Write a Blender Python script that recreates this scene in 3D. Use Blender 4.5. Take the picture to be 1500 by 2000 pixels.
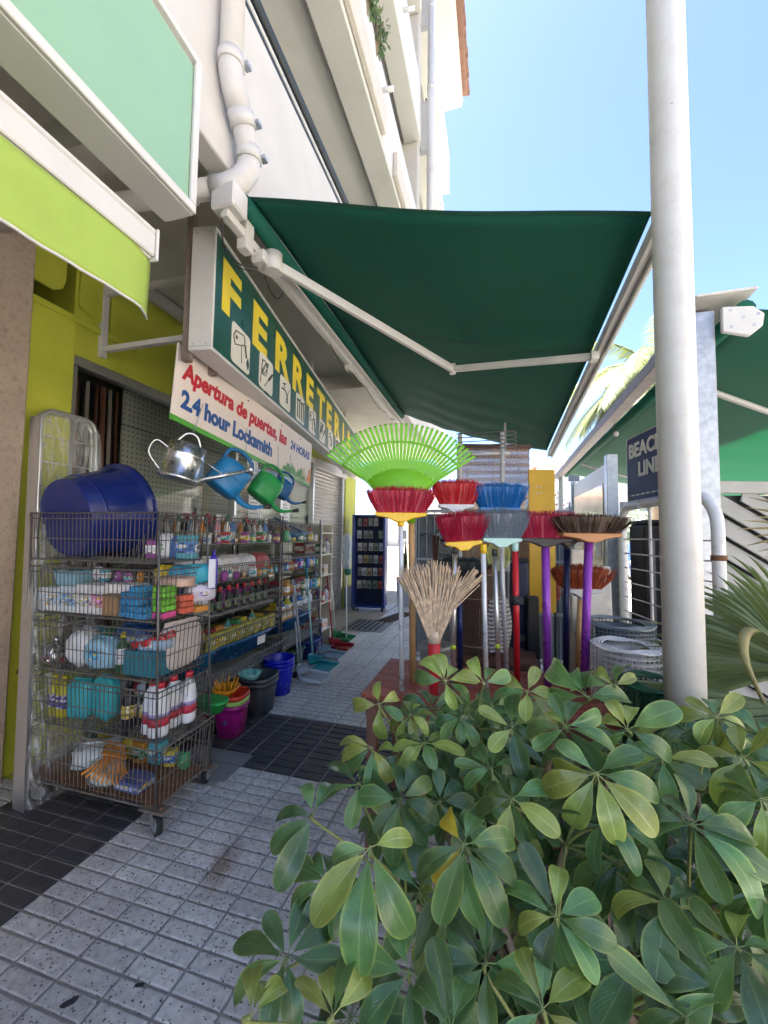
import bpy, bmesh, math, random
from math import sin, cos, pi, radians, tan, sqrt
from mathutils import Matrix, Vector
random.seed(7)
for o in list(bpy.data.objects): bpy.data.objects.remove(o)
S = bpy.context.scene
C = S.collection

# ---------------------------------------------------------------- camera
cam_d = bpy.data.cameras.new('camera')
cam = bpy.data.objects.new('camera', cam_d); C.objects.link(cam); S.camera = cam
cam_d.sensor_fit = 'VERTICAL'; cam_d.sensor_height = 36; cam_d.lens = 36*780/2000
cam_d.clip_start = .05; cam_d.clip_end = 2000
YAW, PITCH, ROLL = radians(15.5), radians(3.25), radians(.75)
_fw = Vector((-sin(YAW)*cos(PITCH), cos(YAW)*cos(PITCH), sin(PITCH)))
_rt = Vector((cos(YAW), sin(YAW), 0)); _up = _rt.cross(_fw)
_r2 = _rt*cos(ROLL)+_up*sin(ROLL); _u2 = _up*cos(ROLL)-_rt*sin(ROLL)
mw = Matrix((( _r2.x,_u2.x,-_fw.x,0),(_r2.y,_u2.y,-_fw.y,0),(_r2.z,_u2.z,-_fw.z,1.5),(0,0,0,1)))
cam.matrix_world = mw
S.render.resolution_x, S.render.resolution_y = 768, 1024

# ---------------------------------------------------------------- sky and sun
SUN_EL, SUN_AZ = radians(73), radians(-66)      # azimuth from +Y towards +X
w = bpy.data.worlds.new('World'); S.world = w; w.use_nodes = True
nt = w.node_tree; bg = nt.nodes['Background']
sky = nt.nodes.new('ShaderNodeTexSky'); sky.sky_type = 'NISHITA'; sky.sun_disc = False
sky.sun_elevation = SUN_EL; sky.sun_rotation = SUN_AZ
sky.air_density = .46; sky.dust_density = .3; sky.ozone_density = 2.0
nt.links.new(sky.outputs[0], bg.inputs[0]); bg.inputs[1].default_value = .05
sd = bpy.data.lights.new('sun', 'SUN'); sd.energy = 5; sd.angle = radians(.53); sd.color = (1, .95, .87)
sun = bpy.data.objects.new('sun', sd); C.objects.link(sun)
_sd = Vector((sin(SUN_AZ)*cos(SUN_EL), cos(SUN_AZ)*cos(SUN_EL), sin(SUN_EL)))
sun.rotation_euler = _sd.to_track_quat('Z', 'Y').to_euler(); sun.location = (-20, 20, 30)
S.view_settings.view_transform = 'Standard'; S.view_settings.look = 'None'
S.view_settings.gamma = 1; S.view_settings.use_curve_mapping = False
S.view_settings.exposure = 3.9

# ---------------------------------------------------------------- helpers
class MB:
    def __init__(s): s.v = []; s.f = []; s.mi = []; s.sm = []; s.cur = 0
    def add(s, vs, fs, smooth=False):
        b = len(s.v); s.v += [Vector(v) for v in vs]
        for f in fs: s.f.append([i+b for i in f]); s.mi.append(s.cur); s.sm.append(smooth)
        return s
    def mat(s, i): s.cur = i; return s
    def n(s): return len(s.v)
    def xf(s, m, a=0):
        for i in range(a, len(s.v)): s.v[i] = m @ s.v[i]
        return s
    def bb(s, x0, x1, y0, y1, z0, z1):
        return s.add([(x0,y0,z0),(x1,y0,z0),(x1,y1,z0),(x0,y1,z0),(x0,y0,z1),(x1,y0,z1),(x1,y1,z1),(x0,y1,z1)],
            [(3,2,1,0),(4,5,6,7),(0,1,5,4),(1,2,6,5),(2,3,7,6),(3,0,4,7)])
    def box(s, c, d, m=None):
        a = s.n(); s.bb(-d[0]/2,d[0]/2,-d[1]/2,d[1]/2,-d[2]/2,d[2]/2)
        s.xf(Matrix.Translation(c) @ (m.to_4x4() if m else Matrix()), a); return s
    def taper(s, z0, z1, a0, b0, a1, b1, m=None, r=0):
        a = s.n()
        if r == 0:
            s.add([(-a0,-b0,z0),(a0,-b0,z0),(a0,b0,z0),(-a0,b0,z0),(-a1,-b1,z1),(a1,-b1,z1),(a1,b1,z1),(-a1,b1,z1)],
            [(3,2,1,0),(4,5,6,7),(0,1,5,4),(1,2,6,5),(2,3,7,6),(3,0,4,7)])
        if m: s.xf(m, a)
        return s
    def tube(s, pts, r, n=8, cap=True, closed=False):
        pts = [Vector(p) for p in pts]; k = len(pts); rs = r if isinstance(r, (list, tuple)) else [r]*k
        vs = []; prev = None
        for i, p in enumerate(pts):
            if closed: d = pts[(i+1) % k]-pts[i-1]
            else: d = pts[min(i+1, k-1)]-pts[max(i-1, 0)]
            d = d.normalized() if d.length > 1e-9 else Vector((0,0,1))
            if prev is None:
                u = d.orthogonal().normalized()
            else:
                u = prev-d*prev.dot(d); u = u.normalized() if u.length > 1e-6 else d.orthogonal().normalized()
            prev = u; q = d.cross(u)
            for j in range(n):
                t = 2*pi*j/n; vs.append(p+(u*cos(t)+q*sin(t))*rs[i])
        fs = []
        for i in range(k if closed else k-1):
            for j in range(n):
                a = i*n+j; b = i*n+(j+1) % n; i2 = (i+1) % k
                fs.append((a, b, i2*n+(j+1) % n, i2*n+j))
        s.add(vs, fs, n > 4)
        if cap and not closed:
            b = len(s.v)-k*n
            s.f.append([b+j for j in range(n)][::-1]); s.mi.append(s.cur); s.sm.append(False)
            s.f.append([b+(k-1)*n+j for j in range(n)]); s.mi.append(s.cur); s.sm.append(False)
        return s
    def lathe(s, prof, n=20, m=None, sx=1, sy=1, sq=0):
        vs = []; fs = []; k = len(prof)
        for r, z in prof:
            for j in range(n):
                t = 2*pi*j/n; cx, cy = cos(t), sin(t)
                if sq:      # superellipse for rounded-square bodies
                    e = 2/sq; cx = math.copysign(abs(cx)**e, cx); cy = math.copysign(abs(cy)**e, cy)
                vs.append((cx*r*sx, cy*r*sy, z))
        for i in range(k-1):
            for j in range(n): fs.append((i*n+j, i*n+(j+1) % n, (i+1)*n+(j+1) % n, (i+1)*n+j))
        a = s.n(); s.add(vs, fs, True)
        if prof[0][0] > 1e-4: s.f.append([a+j for j in range(n)][::-1]); s.mi.append(s.cur); s.sm.append(False)
        if prof[-1][0] > 1e-4: s.f.append([a+(k-1)*n+j for j in range(n)]); s.mi.append(s.cur); s.sm.append(False)
        if m: s.xf(m, a)
        return s
    def prism(s, poly, h, m=None):
        k = len(poly); a = s.n()
        s.add([(x, y, 0) for x, y in poly]+[(x, y, h) for x, y in poly],
              [list(range(k))[::-1], [k+i for i in range(k)]]+[(i, (i+1) % k, k+(i+1) % k, k+i) for i in range(k)])
        if m: s.xf(m, a)
        return s
    def build(s, name, mats=None, parent=None, bevel=0, loc=None, seg=1, subsurf=0, solid=0):
        me = bpy.data.meshes.new(name); me.from_pydata([tuple(v) for v in s.v], [], s.f)
        mats = mats if isinstance(mats, (list, tuple)) else [mats]
        for m in mats: me.materials.append(m)
        me.polygons.foreach_set('material_index', s.mi); me.polygons.foreach_set('use_smooth', s.sm); me.update()
        o = bpy.data.objects.new(name, me); C.objects.link(o)
        if parent: o.parent = parent
        if loc: o.location = loc
        if solid: d = o.modifiers.new('solid', 'SOLIDIFY'); d.thickness = solid; d.offset = 0
        if bevel:
            b = o.modifiers.new('bevel', 'BEVEL'); b.width = bevel; b.segments = seg; b.limit_method = 'ANGLE'; b.angle_limit = radians(40)
        if subsurf: d = o.modifiers.new('sub', 'SUBSURF'); d.levels = d.render_levels = subsurf
        return o

def tag(o, label, cat, group=None):
    o['label'] = label; o['category'] = cat
    if group: o['group'] = group
    return o
def struct(o, kind='structure'): o['kind'] = kind; return o
def thing(name, label, cat, loc=(0,0,0), rz=0, group=None, rot=None):
    o = bpy.data.objects.new(name, None); C.objects.link(o); o.empty_display_size = .1
    o.location = loc; o.rotation_euler = rot if rot else (0, 0, rz)
    return tag(o, label, cat, group)
def copy_tree(o, parent=None):
    c = o.copy(); C.objects.link(c); c.parent = parent
    for ch in list(o.children): copy_tree(ch, c)
    return c
def TR(x, y, z, rz=0, rx=0, ry=0):
    return Matrix.Translation((x, y, z)) @ Matrix.Rotation(rz, 4, 'Z') @ Matrix.Rotation(ry, 4, 'Y') @ Matrix.Rotation(rx, 4, 'X')
def frame(o, u, v):          # 4x4 with local x = u, y = v, z = u x v at o
    u = Vector(u).normalized(); v = Vector(v); v = (v-u*v.dot(u)).normalized(); w_ = u.cross(v); o = Vector(o)
    return Matrix(((u.x,v.x,w_.x,o.x),(u.y,v.y,w_.y,o.y),(u.z,v.z,w_.z,o.z),(0,0,0,1)))

_mats = {}
def M(name, col, rough=.5, var=.12, scale=9, metal=0, bump=0, bscale=60, spec=.5, alpha=1, trans=0, dirt=0, dcol=(.12,.1,.08), dscale=3, sss=0, coat=0, obj=False, hue=0, chips=0, ccol=(.16,.08,.04), cscale=30):
    if name in _mats: return _mats[name]
    m = bpy.data.materials.new(name); m.use_nodes = True; t = m.node_tree; N = t.nodes; L = t.links
    p = N['Principled BSDF']; p.inputs['Roughness'].default_value = rough; p.inputs['Metallic'].default_value = metal
    p.inputs['Specular IOR Level'].default_value = spec; p.inputs['Coat Weight'].default_value = coat
    tc = N.new('ShaderNodeTexCoord'); geo = N.new('ShaderNodeNewGeometry')
    src = tc.outputs['Object'] if obj else geo.outputs['Position']
    no = N.new('ShaderNodeTexNoise'); no.inputs['Scale'].default_value = scale; no.inputs['Detail'].default_value = 6; no.inputs['Roughness'].default_value = .62
    L.new(src, no.inputs['Vector'])
    mr = N.new('ShaderNodeMapRange'); mr.inputs[1].default_value = .3; mr.inputs[2].default_value = .7; mr.inputs[3].default_value = 1-var; mr.inputs[4].default_value = 1+var
    L.new(no.outputs[0], mr.inputs[0])
    hv = N.new('ShaderNodeHueSaturation'); hv.inputs['Color'].default_value = (*col, 1); L.new(mr.outputs[0], hv.inputs['Value'])
    out = hv.outputs[0]
    if hue:
        oi = N.new('ShaderNodeObjectInfo'); h2 = N.new('ShaderNodeMapRange'); h2.inputs[3].default_value = .5-hue; h2.inputs[4].default_value = .5+hue
        L.new(oi.outputs['Random'], h2.inputs[0]); L.new(h2.outputs[0], hv.inputs['Hue'])
    if dirt:
        n2 = N.new('ShaderNodeTexNoise'); n2.inputs['Scale'].default_value = dscale; n2.inputs['Detail'].default_value = 9; n2.inputs['Roughness'].default_value = .7
        L.new(src, n2.inputs['Vector'])
        r2 = N.new('ShaderNodeMapRange'); r2.inputs[1].default_value = .5; r2.inputs[2].default_value = .75; r2.inputs[3].default_value = 0; r2.inputs[4].default_value = dirt
        L.new(n2.outputs[0], r2.inputs[0])
        mx = N.new('ShaderNodeMix'); mx.data_type = 'RGBA'; mx.inputs[7].default_value = (*dcol, 1)
        L.new(r2.outputs[0], mx.inputs[0]); L.new(out, mx.inputs[6]); out = mx.outputs[2]
    if chips:
        n3 = N.new('ShaderNodeTexNoise'); n3.inputs['Scale'].default_value = cscale; n3.inputs['Detail'].default_value = 5; n3.inputs['Roughness'].default_value = .65; L.new(src, n3.inputs['Vector'])
        r3 = N.new('ShaderNodeMapRange'); r3.inputs[1].default_value = 1-chips; r3.inputs[2].default_value = 1-chips+.03; L.new(n3.outputs[0], r3.inputs[0])
        m3 = N.new('ShaderNodeMix'); m3.data_type = 'RGBA'; m3.inputs[7].default_value = (*ccol, 1); L.new(r3.outputs[0], m3.inputs[0]); L.new(out, m3.inputs[6]); out = m3.outputs[2]
    L.new(out, p.inputs['Base Color'])
    rr = N.new('ShaderNodeMapRange'); rr.inputs[3].default_value = max(0, rough-.12); rr.inputs[4].default_value = min(1, rough+.12)
    L.new(no.outputs[0], rr.inputs[0]); L.new(rr.outputs[0], p.inputs['Roughness'])
    if bump:
        nb = N.new('ShaderNodeTexNoise'); nb.inputs['Scale'].default_value = bscale; nb.inputs['Detail'].default_value = 4; L.new(src, nb.inputs['Vector'])
        bp = N.new('ShaderNodeBump'); bp.inputs['Strength'].default_value = bump; bp.inputs['Distance'].default_value = .01
        L.new(nb.outputs[0], bp.inputs['Height']); L.new(bp.outputs[0], p.inputs['Normal'])
    if alpha < 1: p.inputs['Alpha'].default_value = alpha
    if trans: p.inputs['Transmission Weight'].default_value = trans
    _mats[name] = m; return m
def nodes(m): return m.node_tree.nodes, m.node_tree.links, m.node_tree.nodes['Principled BSDF']
def translucent(m, col, fac):
    N, L, p = nodes(m); tr = N.new('ShaderNodeBsdfTranslucent'); tr.inputs[0].default_value = (*col, 1)
    mx = N.new('ShaderNodeMixShader'); mx.inputs[0].default_value = fac
    L.new(p.outputs[0], mx.inputs[1]); L.new(tr.outputs[0], mx.inputs[2]); L.new(mx.outputs[0], N['Material Output'].inputs[0]); return m

def LAB(col):                  # printed label: blocks of the main colour, white and dark lettering
    nm = 'lab%s' % str(col)
    if nm in _mats: return _mats[nm]
    m = M(nm, col, .4, .12, 30); N, L, p = nodes(m); tc = N.new('ShaderNodeTexCoord'); mp = N.new('ShaderNodeMapping'); mp.inputs['Scale'].default_value = (26, 26, 60); L.new(tc.outputs['Object'], mp.inputs[0])
    v = N.new('ShaderNodeTexVoronoi'); v.distance = 'CHEBYCHEV'; v.inputs['Scale'].default_value = 1.6; L.new(mp.outputs[0], v.inputs['Vector']); sc = N.new('ShaderNodeSeparateColor'); L.new(v.outputs['Color'], sc.inputs[0])
    rp = N.new('ShaderNodeValToRGB'); rp.color_ramp.interpolation = 'CONSTANT'; e = rp.color_ramp.elements; e[0].position = 0; e[0].color = (.74,.74,.73,1); e[1].position = .22; e[1].color = (*col,1)
    for q_, c_ in ((.62,[x*.35 for x in col]),(.75,[min(1,x*1.5+.05) for x in col]),(.9,(.72,.55,.08))): a = e.new(q_); a.color = (*c_,1)
    L.new(sc.outputs[0], rp.inputs[0]); L.new(rp.outputs[0], p.inputs['Base Color']); return m
PLASTIC = {}
def P(col, rough=.35):         # plain moulded plastic
    k = tuple(round(c, 3) for c in col)
    if k not in PLASTIC: PLASTIC[k] = M('plastic_%d' % len(PLASTIC), col, rough, .06, 14, dirt=.12, dscale=9, dcol=(.2,.19,.17))
    return PLASTIC[k]

def text(s, size, mat, parent, m, name='lettering', shear=0, bold=0, sx=1, ext=.0015, align='LEFT', space=1):
    cu = bpy.data.curves.new('txt', 'FONT'); cu.body = s; cu.size = size; cu.shear = shear; cu.offset = bold; cu.extrude = ext
    cu.align_x = align; cu.space_character = space; cu.resolution_u = 3
    o = bpy.data.objects.new('txt', cu); C.objects.link(o)
    me = bpy.data.meshes.new_from_object(o.evaluated_get(bpy.context.evaluated_depsgraph_get()))
    bpy.data.objects.remove(o); me.name = name
    me.materials.clear(); me.materials.append(mat)
    me.transform(m @ Matrix.Diagonal((sx, 1, 1, 1)))
    r = bpy.data.objects.new(name, me); C.objects.link(r); r.parent = parent; return r

# ---------------------------------------------------------------- shared materials
WHITE = M('white_paint', (.60,.59,.565), .45, .06, 5, dirt=.4, dcol=(.45,.4,.33), dscale=2.5)
STUCCO = M('white_stucco', (.55,.535,.515), .85, .06, 3, bump=.25, bscale=90, dirt=.4, dcol=(.55,.5,.44), dscale=1.3)
CEIL = M('grey_ceiling', (.52,.505,.47), .9, .08, 3, bump=.2, bscale=50, dirt=.3, dcol=(.3,.27,.22), dscale=1.6)
LIME = M('lime_paint', (.50,.54,.05), .6, .1, 4, bump=.3, bscale=45, dirt=.35, dcol=(.36,.38,.07), dscale=2, chips=.29, ccol=(.62,.60,.42), cscale=5)
ALU = M('aluminium', (.72,.73,.75), .32, .07, 12, metal=.9, dirt=.2, dcol=(.4,.4,.4))
STEEL = M('galvanised_steel', (.42,.44,.46), .45, .25, 22, metal=.75, dirt=.3, dcol=(.3,.3,.3), dscale=8)
WIRE = M('wire', (.19,.185,.18), .4, .25, 30, metal=.6, dirt=.5, dcol=(.14,.075,.04), dscale=14)
WIRE2 = M('wire_rusty', (.30,.27,.24), .45, .25, 30, metal=.6, dirt=.7, dcol=(.2,.1,.05), dscale=9)
RUST = M('rust', (.2,.09,.04), .85, .4, 30, bump=.4)
BLACK = M('black_rubber', (.02,.02,.022), .6, .2, 20)
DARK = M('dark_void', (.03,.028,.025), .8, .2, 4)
GREENCLOTH = translucent(M('green_awning_cloth', (.012,.145,.10), .8, .1, 4, bump=.1, bscale=300), (.008,.18,.11), .35)
WOOD = M('pine_wood', (.55,.33,.15), .55, .15, 20, bump=.15, bscale=40)
# ================================================================ ground, road, pavement
ASPHALT = M('asphalt', (.14,.135,.13), .9, .2, 6, bump=.4, bscale=120)
GROUT = M('grout', (.40,.365,.33), .95, .2, 12, bump=.3, bscale=80, dirt=.5, dcol=(.1,.09,.08))
g = MB().bb(-300, 300, -300, 300, -.6, -.13).build('ground', ASPHALT); struct(g)
slab = MB(); slab.bb(-14, 4.6, -12, 60, -.13, 0).bb(4.604, 4.76, -12, 60, -.13, .004)
pav = slab.build('pavement', [GROUT]); struct(pav)

def tile_mat(name, col, dot, dotdens, wear):
    m = M(name, col, .55, .1, 2.2, bump=.12, bscale=160)
    N, L, p = nodes(m); geo = [n for n in N if n.type == 'NEW_GEOMETRY'][0]
    v = N.new('ShaderNodeTexVoronoi'); v.inputs['Scale'].default_value = 105; v.inputs['Randomness'].default_value = 1
    L.new(geo.outputs['Position'], v.inputs['Vector'])
    # keep only some cells as chips, of different size
    thr = N.new('ShaderNodeSeparateColor'); L.new(v.outputs['Color'], thr.inputs[0])
    siz = N.new('ShaderNodeMapRange'); siz.inputs[1].default_value = dotdens; siz.inputs[2].default_value = 1; siz.inputs[3].default_value = 0; siz.inputs[4].default_value = .46
    L.new(thr.outputs[0], siz.inputs[0])
    lt = N.new('ShaderNodeMath'); lt.operation = 'LESS_THAN'; L.new(v.outputs['Distance'], lt.inputs[0]); L.new(siz.outputs[0], lt.inputs[1])
    base = p.inputs['Base Color'].links[0].from_socket
    mx = N.new('ShaderNodeMix'); mx.data_type = 'RGBA'; mx.inputs[7].default_value = (*dot, 1); L.new(lt.outputs[0], mx.inputs[0]); L.new(base, mx.inputs[6])
    # trodden grime in broad soft patches, stronger to the shop side
    n2 = N.new('ShaderNodeTexNoise'); n2.inputs['Scale'].default_value = 1.7; n2.inputs['Detail'].default_value = 7; n2.inputs['Roughness'].default_value = .6; L.new(geo.outputs['Position'], n2.inputs['Vector'])
    r = N.new('ShaderNodeMapRange'); r.inputs[1].default_value = .42; r.inputs[2].default_value = .66; r.inputs[3].default_value = 0; r.inputs[4].default_value = wear; L.new(n2.outputs[0], r.inputs[0])
    m2 = N.new('ShaderNodeMix'); m2.data_type = 'RGBA'; m2.inputs[7].default_value = (.16,.135,.115, 1); L.new(r.outputs[0], m2.inputs[0]); L.new(mx.outputs[2], m2.inputs[6])
    n3 = N.new('ShaderNodeTexNoise'); n3.inputs['Scale'].default_value = 40; n3.inputs['Detail'].default_value = 8; L.new(geo.outputs['Position'], n3.inputs['Vector'])
    r3 = N.new('ShaderNodeMapRange'); r3.inputs[1].default_value = .35; r3.inputs[2].default_value = .65; r3.inputs[3].default_value = .82; r3.inputs[4].default_value = 1.12; L.new(n3.outputs[0], r3.inputs[0])
    oi = N.new('ShaderNodeObjectInfo'); r4 = N.new('ShaderNodeMapRange'); r4.inputs[3].default_value = .9; r4.inputs[4].default_value = 1.08; L.new(oi.outputs['Random'], r4.inputs[0])
    mu = N.new('ShaderNodeMath'); mu.operation = 'MULTIPLY'; L.new(r3.outputs[0], mu.inputs[0]); L.new(r4.outputs[0], mu.inputs[1])
    hs = N.new('ShaderNodeHueSaturation'); L.new(mu.outputs[0], hs.inputs['Value']); L.new(m2.outputs[2], hs.inputs['Color'])
    L.new(hs.outputs[0], p.inputs['Base Color']); return m
T_LIGHT = tile_mat('terrazzo_grey', (.66,.645,.625), (.10,.098,.095), .5, .34)
T_DARK = tile_mat('terrazzo_black', (.05,.05,.056), (.12,.12,.125), .6, .3)
TX, TY, GX = .195, .0725, -1.80
def tile_mesh(mat, nm):
    mb = MB(); a, b, h, e = TX/2-.0055, TY/2-.0052, .007, .004
    mb.add([(-a,-b,0),(a,-b,0),(a,b,0),(-a,b,0),(-a,-b,h-e*.6),(a,-b,h-e*.6),(a,b,h-e*.6),(-a,b,h-e*.6),(-a+e,-b+e,h),(a-e,-b+e,h),(a-e,b-e,h),(-a+e,b-e,h)],
           [(0,1,5,4),(1,2,6,5),(2,3,7,6),(3,0,4,7),(4,5,9,8),(5,6,10,9),(6,7,11,10),(7,4,8,11),(8,9,10,11)])
    o = mb.build(nm, mat); me = o.data; bpy.data.objects.remove(o); return me
TM = [tile_mesh(T_LIGHT, 'paving_tile'), tile_mesh(T_DARK, 'paving_tile_dark')]
cells = []
for i in range(-8, 18):
    for j in range(-24, 120):
        x = GX+(i+.5)*TX; y = 2.31+(j+.5)*TY
        if y < .6 or y > 9 or x < -3.3: continue
        if y > 5.9 and x < -2.0: continue               # shop entrance paving
        if -2.05 < x < -1.55 and 2.12 < y < 2.44 and x < -1.42: continue   # cover slab
        dark = (x < GX and x > GX-4*TX and y < 2.13) or (2.31 < y < 3.035 and x > -2.2)
        cells.append((x, y, int(dark)))
invm = cam.matrix_world.inverted()
def inframe(x, y, z=0):
    q = invm @ Vector((x, y, z))
    if q.z > -.05: return False
    u = -q.x/q.z*780; v = -q.y/q.z*780
    return abs(u) < 770 and abs(v) < 1020
vis = sorted([c_ for c_ in cells if inframe(c_[0], c_[1]) and c_[0] < -.25 and not (c_[0] < -2.45 and c_[1] > 1.75)], key=lambda c_: c_[0]**2+c_[1]**2)[:300]
vs_ = set(vis); rnd = random.Random(3)
def tilt(): return Matrix.Rotation(rnd.uniform(-.006, .006), 4, 'X') @ Matrix.Rotation(rnd.uniform(-.004, .004), 4, 'Y')
for x, y, d in vis:
    o = bpy.data.objects.new('paving_tile', TM[d]); C.objects.link(o); o.parent = pav
    o.matrix_local = Matrix.Translation((x, y, rnd.uniform(.0005, .0025))) @ tilt()
rest = MB()
for c_ in cells:
    if c_ in vs_: continue
    x, y, d = c_; me = TM[d]; mt = Matrix.Translation((x, y, rnd.uniform(.0005, .0025))) @ tilt()
    rest.mat(d).add([mt @ v.co for v in me.vertices], [list(p.vertices) for p in me.polygons])
o = rest.build('paving_tiles', [T_LIGHT, T_DARK], pav); o['kind'] = 'stuff'
CONC = M('concrete', (.22,.225,.23), .8, .12, 5, bump=.15, bscale=60, dirt=.4, dcol=(.09,.085,.08), dscale=4)
tag(MB().bb(-2.02, -1.565, 2.135, 2.305, .001, .012).bb(-2.02, -1.565, 2.312, 2.44, .001, .0115).build('cover_slab', CONC, bevel=.003), 'smooth grey cover slab set in the pavement behind the nearest cart', 'cover slab')
ENT = M('entrance_tile', (.34,.29,.23), .5, .1, 3, dirt=.4, dcol=(.15,.13,.11))
for i in range(4):
    for j in range(6):
        o = MB().box((-3.05+.3*i+.0, 6.05+.45*j, .004), (.292, .442, .012)).build('entrance_tile', ENT, pav)
gr = thing('drain_grate', 'grey slotted drain grate in the ground before the shutter', 'grate', (-2.0, 6.35, .012))
MB().bb(-.34, .34, -.42, .42, 0, .006).build('plate', M('grate_steel', (.2,.2,.21), .6, .2, 10, metal=.5), gr)
for k in range(6): MB().bb(-.26+k*.09, -.22+k*.09, -.36, .36, .007, .009).build('slot', DARK, gr)
# stains on the tiles: thin rust smear and two dark leaves/gum spots
st = M('rust_stain', (.26,.12,.03), .8, .3, 30)
N_, L_, p_ = nodes(st); nn = N_.new('ShaderNodeTexNoise'); nn.inputs['Scale'].default_value = 22; nn.inputs['Detail'].default_value = 6
tc_ = N_.new('ShaderNodeTexCoord'); gr_ = N_.new('ShaderNodeTexGradient'); gr_.gradient_type = 'SPHERICAL'
L_.new(tc_.outputs['Object'], gr_.inputs[0]); mp_ = N_.new('ShaderNodeMath'); mp_.operation = 'MULTIPLY'; L_.new(gr_.outputs['Fac'], mp_.inputs[0]); L_.new(nn.outputs[0], mp_.inputs[1])
L_.new(mp_.outputs[0], p_.inputs['Alpha'])
o = MB().add([(-1,-1,0),(1,-1,0),(1,1,0),(-1,1,0)], [(0,1,2,3)]).build('rust_stain', st, pav); o.location = (-1.18, 1.62, .0112); o.scale = (.075, .2, 1); o.rotation_euler.z = .25
for (x, y, a, s_) in ((-1.30,1.04,.9,.022),(-1.13,1.14,.4,.014)):
    b = MB(); b.add([(s_*1.1*cos(t)*(1+.15*sin(3*t)), s_*.62*sin(t)*(1+.2*cos(2*t)), .0006) for t in [2*pi*k/14 for k in range(14)]], [list(range(14))])
    o = b.build('gum_spot', M('gum', (.035,.035,.035), .9, .2, 40), pav); o.location = (x, y, .0100); o.rotation_euler.z = a

# ================================================================ apartment building
bl = thing('apartment_building', 'white stucco apartment building with stacked balconies over the hardware shop', 'building')
Y0, Y1 = -9.0, 11.0
CREAM = M('cream_stucco', (.52,.475,.42), .85, .05, 3, bump=.25, bscale=90, dirt=.2, dcol=(.5,.44,.36), dscale=1.5)
BSOFF = M('balcony_soffit', (.50,.49,.45), .9, .06, 2, bump=.15, bscale=60, dirt=.2, dcol=(.4,.36,.3))
IRON = M('dark_iron', (.028,.035,.036), .45, .2, 15, metal=.3)
MB().bb(-9, -3.25, Y0, Y1, 3.9, 13.9).build('upper_wall', CREAM, bl)
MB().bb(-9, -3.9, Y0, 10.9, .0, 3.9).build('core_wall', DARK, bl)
MB().bb(-3.9, -1.43, Y0, Y1, 3.62, 3.9).build('soffit', CEIL, bl)
MB().bb(-1.425, -1.3, Y0, Y1, 3.35, 4.38).build('parapet', STUCCO, bl, bevel=.012, seg=2)
for y in (-1.2, .3, 1.42, 4.9):                                    # cross beams below the arcade ceiling
    MB().bb(-2.88, -1.43, y, y+.16, 3.44, 3.62).build('ceiling_beam', CEIL, bl)
for k, (z, r, m_) in enumerate(((4.405, .016, WHITE), (4.47, .03, IRON), (4.55, .016, WHITE), (4.64, .034, IRON))):
    MB().tube([(-1.36, Y0, z), (-1.36, 6.6, z)], r, 8).build('balcony_rail', m_, bl)
for k in range(9): MB().bb(-1.39, -1.37, -2+k*1.07, -1.97+k*1.07, 4.38, 4.66).build('rail_post', IRON, bl)
def level(z, ze, y0, y1, xo=-1.3, rail=True):
    MB().bb(-3.25, xo-.16, y0, y1, z+.10, z+.32).build('balcony_slab', BSOFF, bl)
    MB().bb(xo-.30, xo-.002, y0, y1, z, z+.098).build('edge_beam', BSOFF, bl, bevel=.006)
    MB().bb(xo-.13, xo, y0, y1, z+.10, ze).build('parapet', STUCCO, bl, bevel=.012, seg=2)
    if rail:
        for dz in (.08, .16): MB().tube([(xo-.05, y0+.1, ze+dz), (xo-.05, y1-.1, ze+dz)], .014, 6).build('balcony_rail', IRON, bl)
level(6.2, 7.2, Y0, 6.85); level(8.75, 9.85, Y0, 6.85); level(11.3, 12.4, Y0, 6.85)
level(6.2, 7.2, 7.15, Y1, -1.22); level(8.75, 9.85, 7.15, Y1, -1.22); level(11.3, 12.4, 7.15, Y1, -1.22)
MB().bb(-1.298, -1.235, 1.0, 4.35, 6.28, 6.62).bb(-1.298, -1.235, 4.9, 6.4, 6.28, 6.62).build('planter_ledge', CREAM, bl, bevel=.01)
MB().bb(-3.25, -1.36, 6.86, 7.14, 3.9, 13.9).build('partition_wall', CREAM, bl)
for (y, z) in ((4.25, 6.75), (6.2, 6.75), (5.4, 9.35), (9.2, 6.75), (9.0, 9.3)): MB().tube([(-1.31, y, z), (-1.13, y, z-.02)], .028, 8).build('drain_spout', WHITE, bl)
for z in (5.2, 7.75, 10.3):
    for y in (1.0, 4.2, 8.6):
        wn = MB().bb(-3.248, -3.2, y, y+1.4, z-.3, z+.95).build('window', WHITE, bl); MB().bb(-3.199, -3.19, y+.07, y+1.33, z-.23, z+.88).build('pane', M('dark_glass', (.03,.04,.045), .08, .1, 3), wn)
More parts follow.
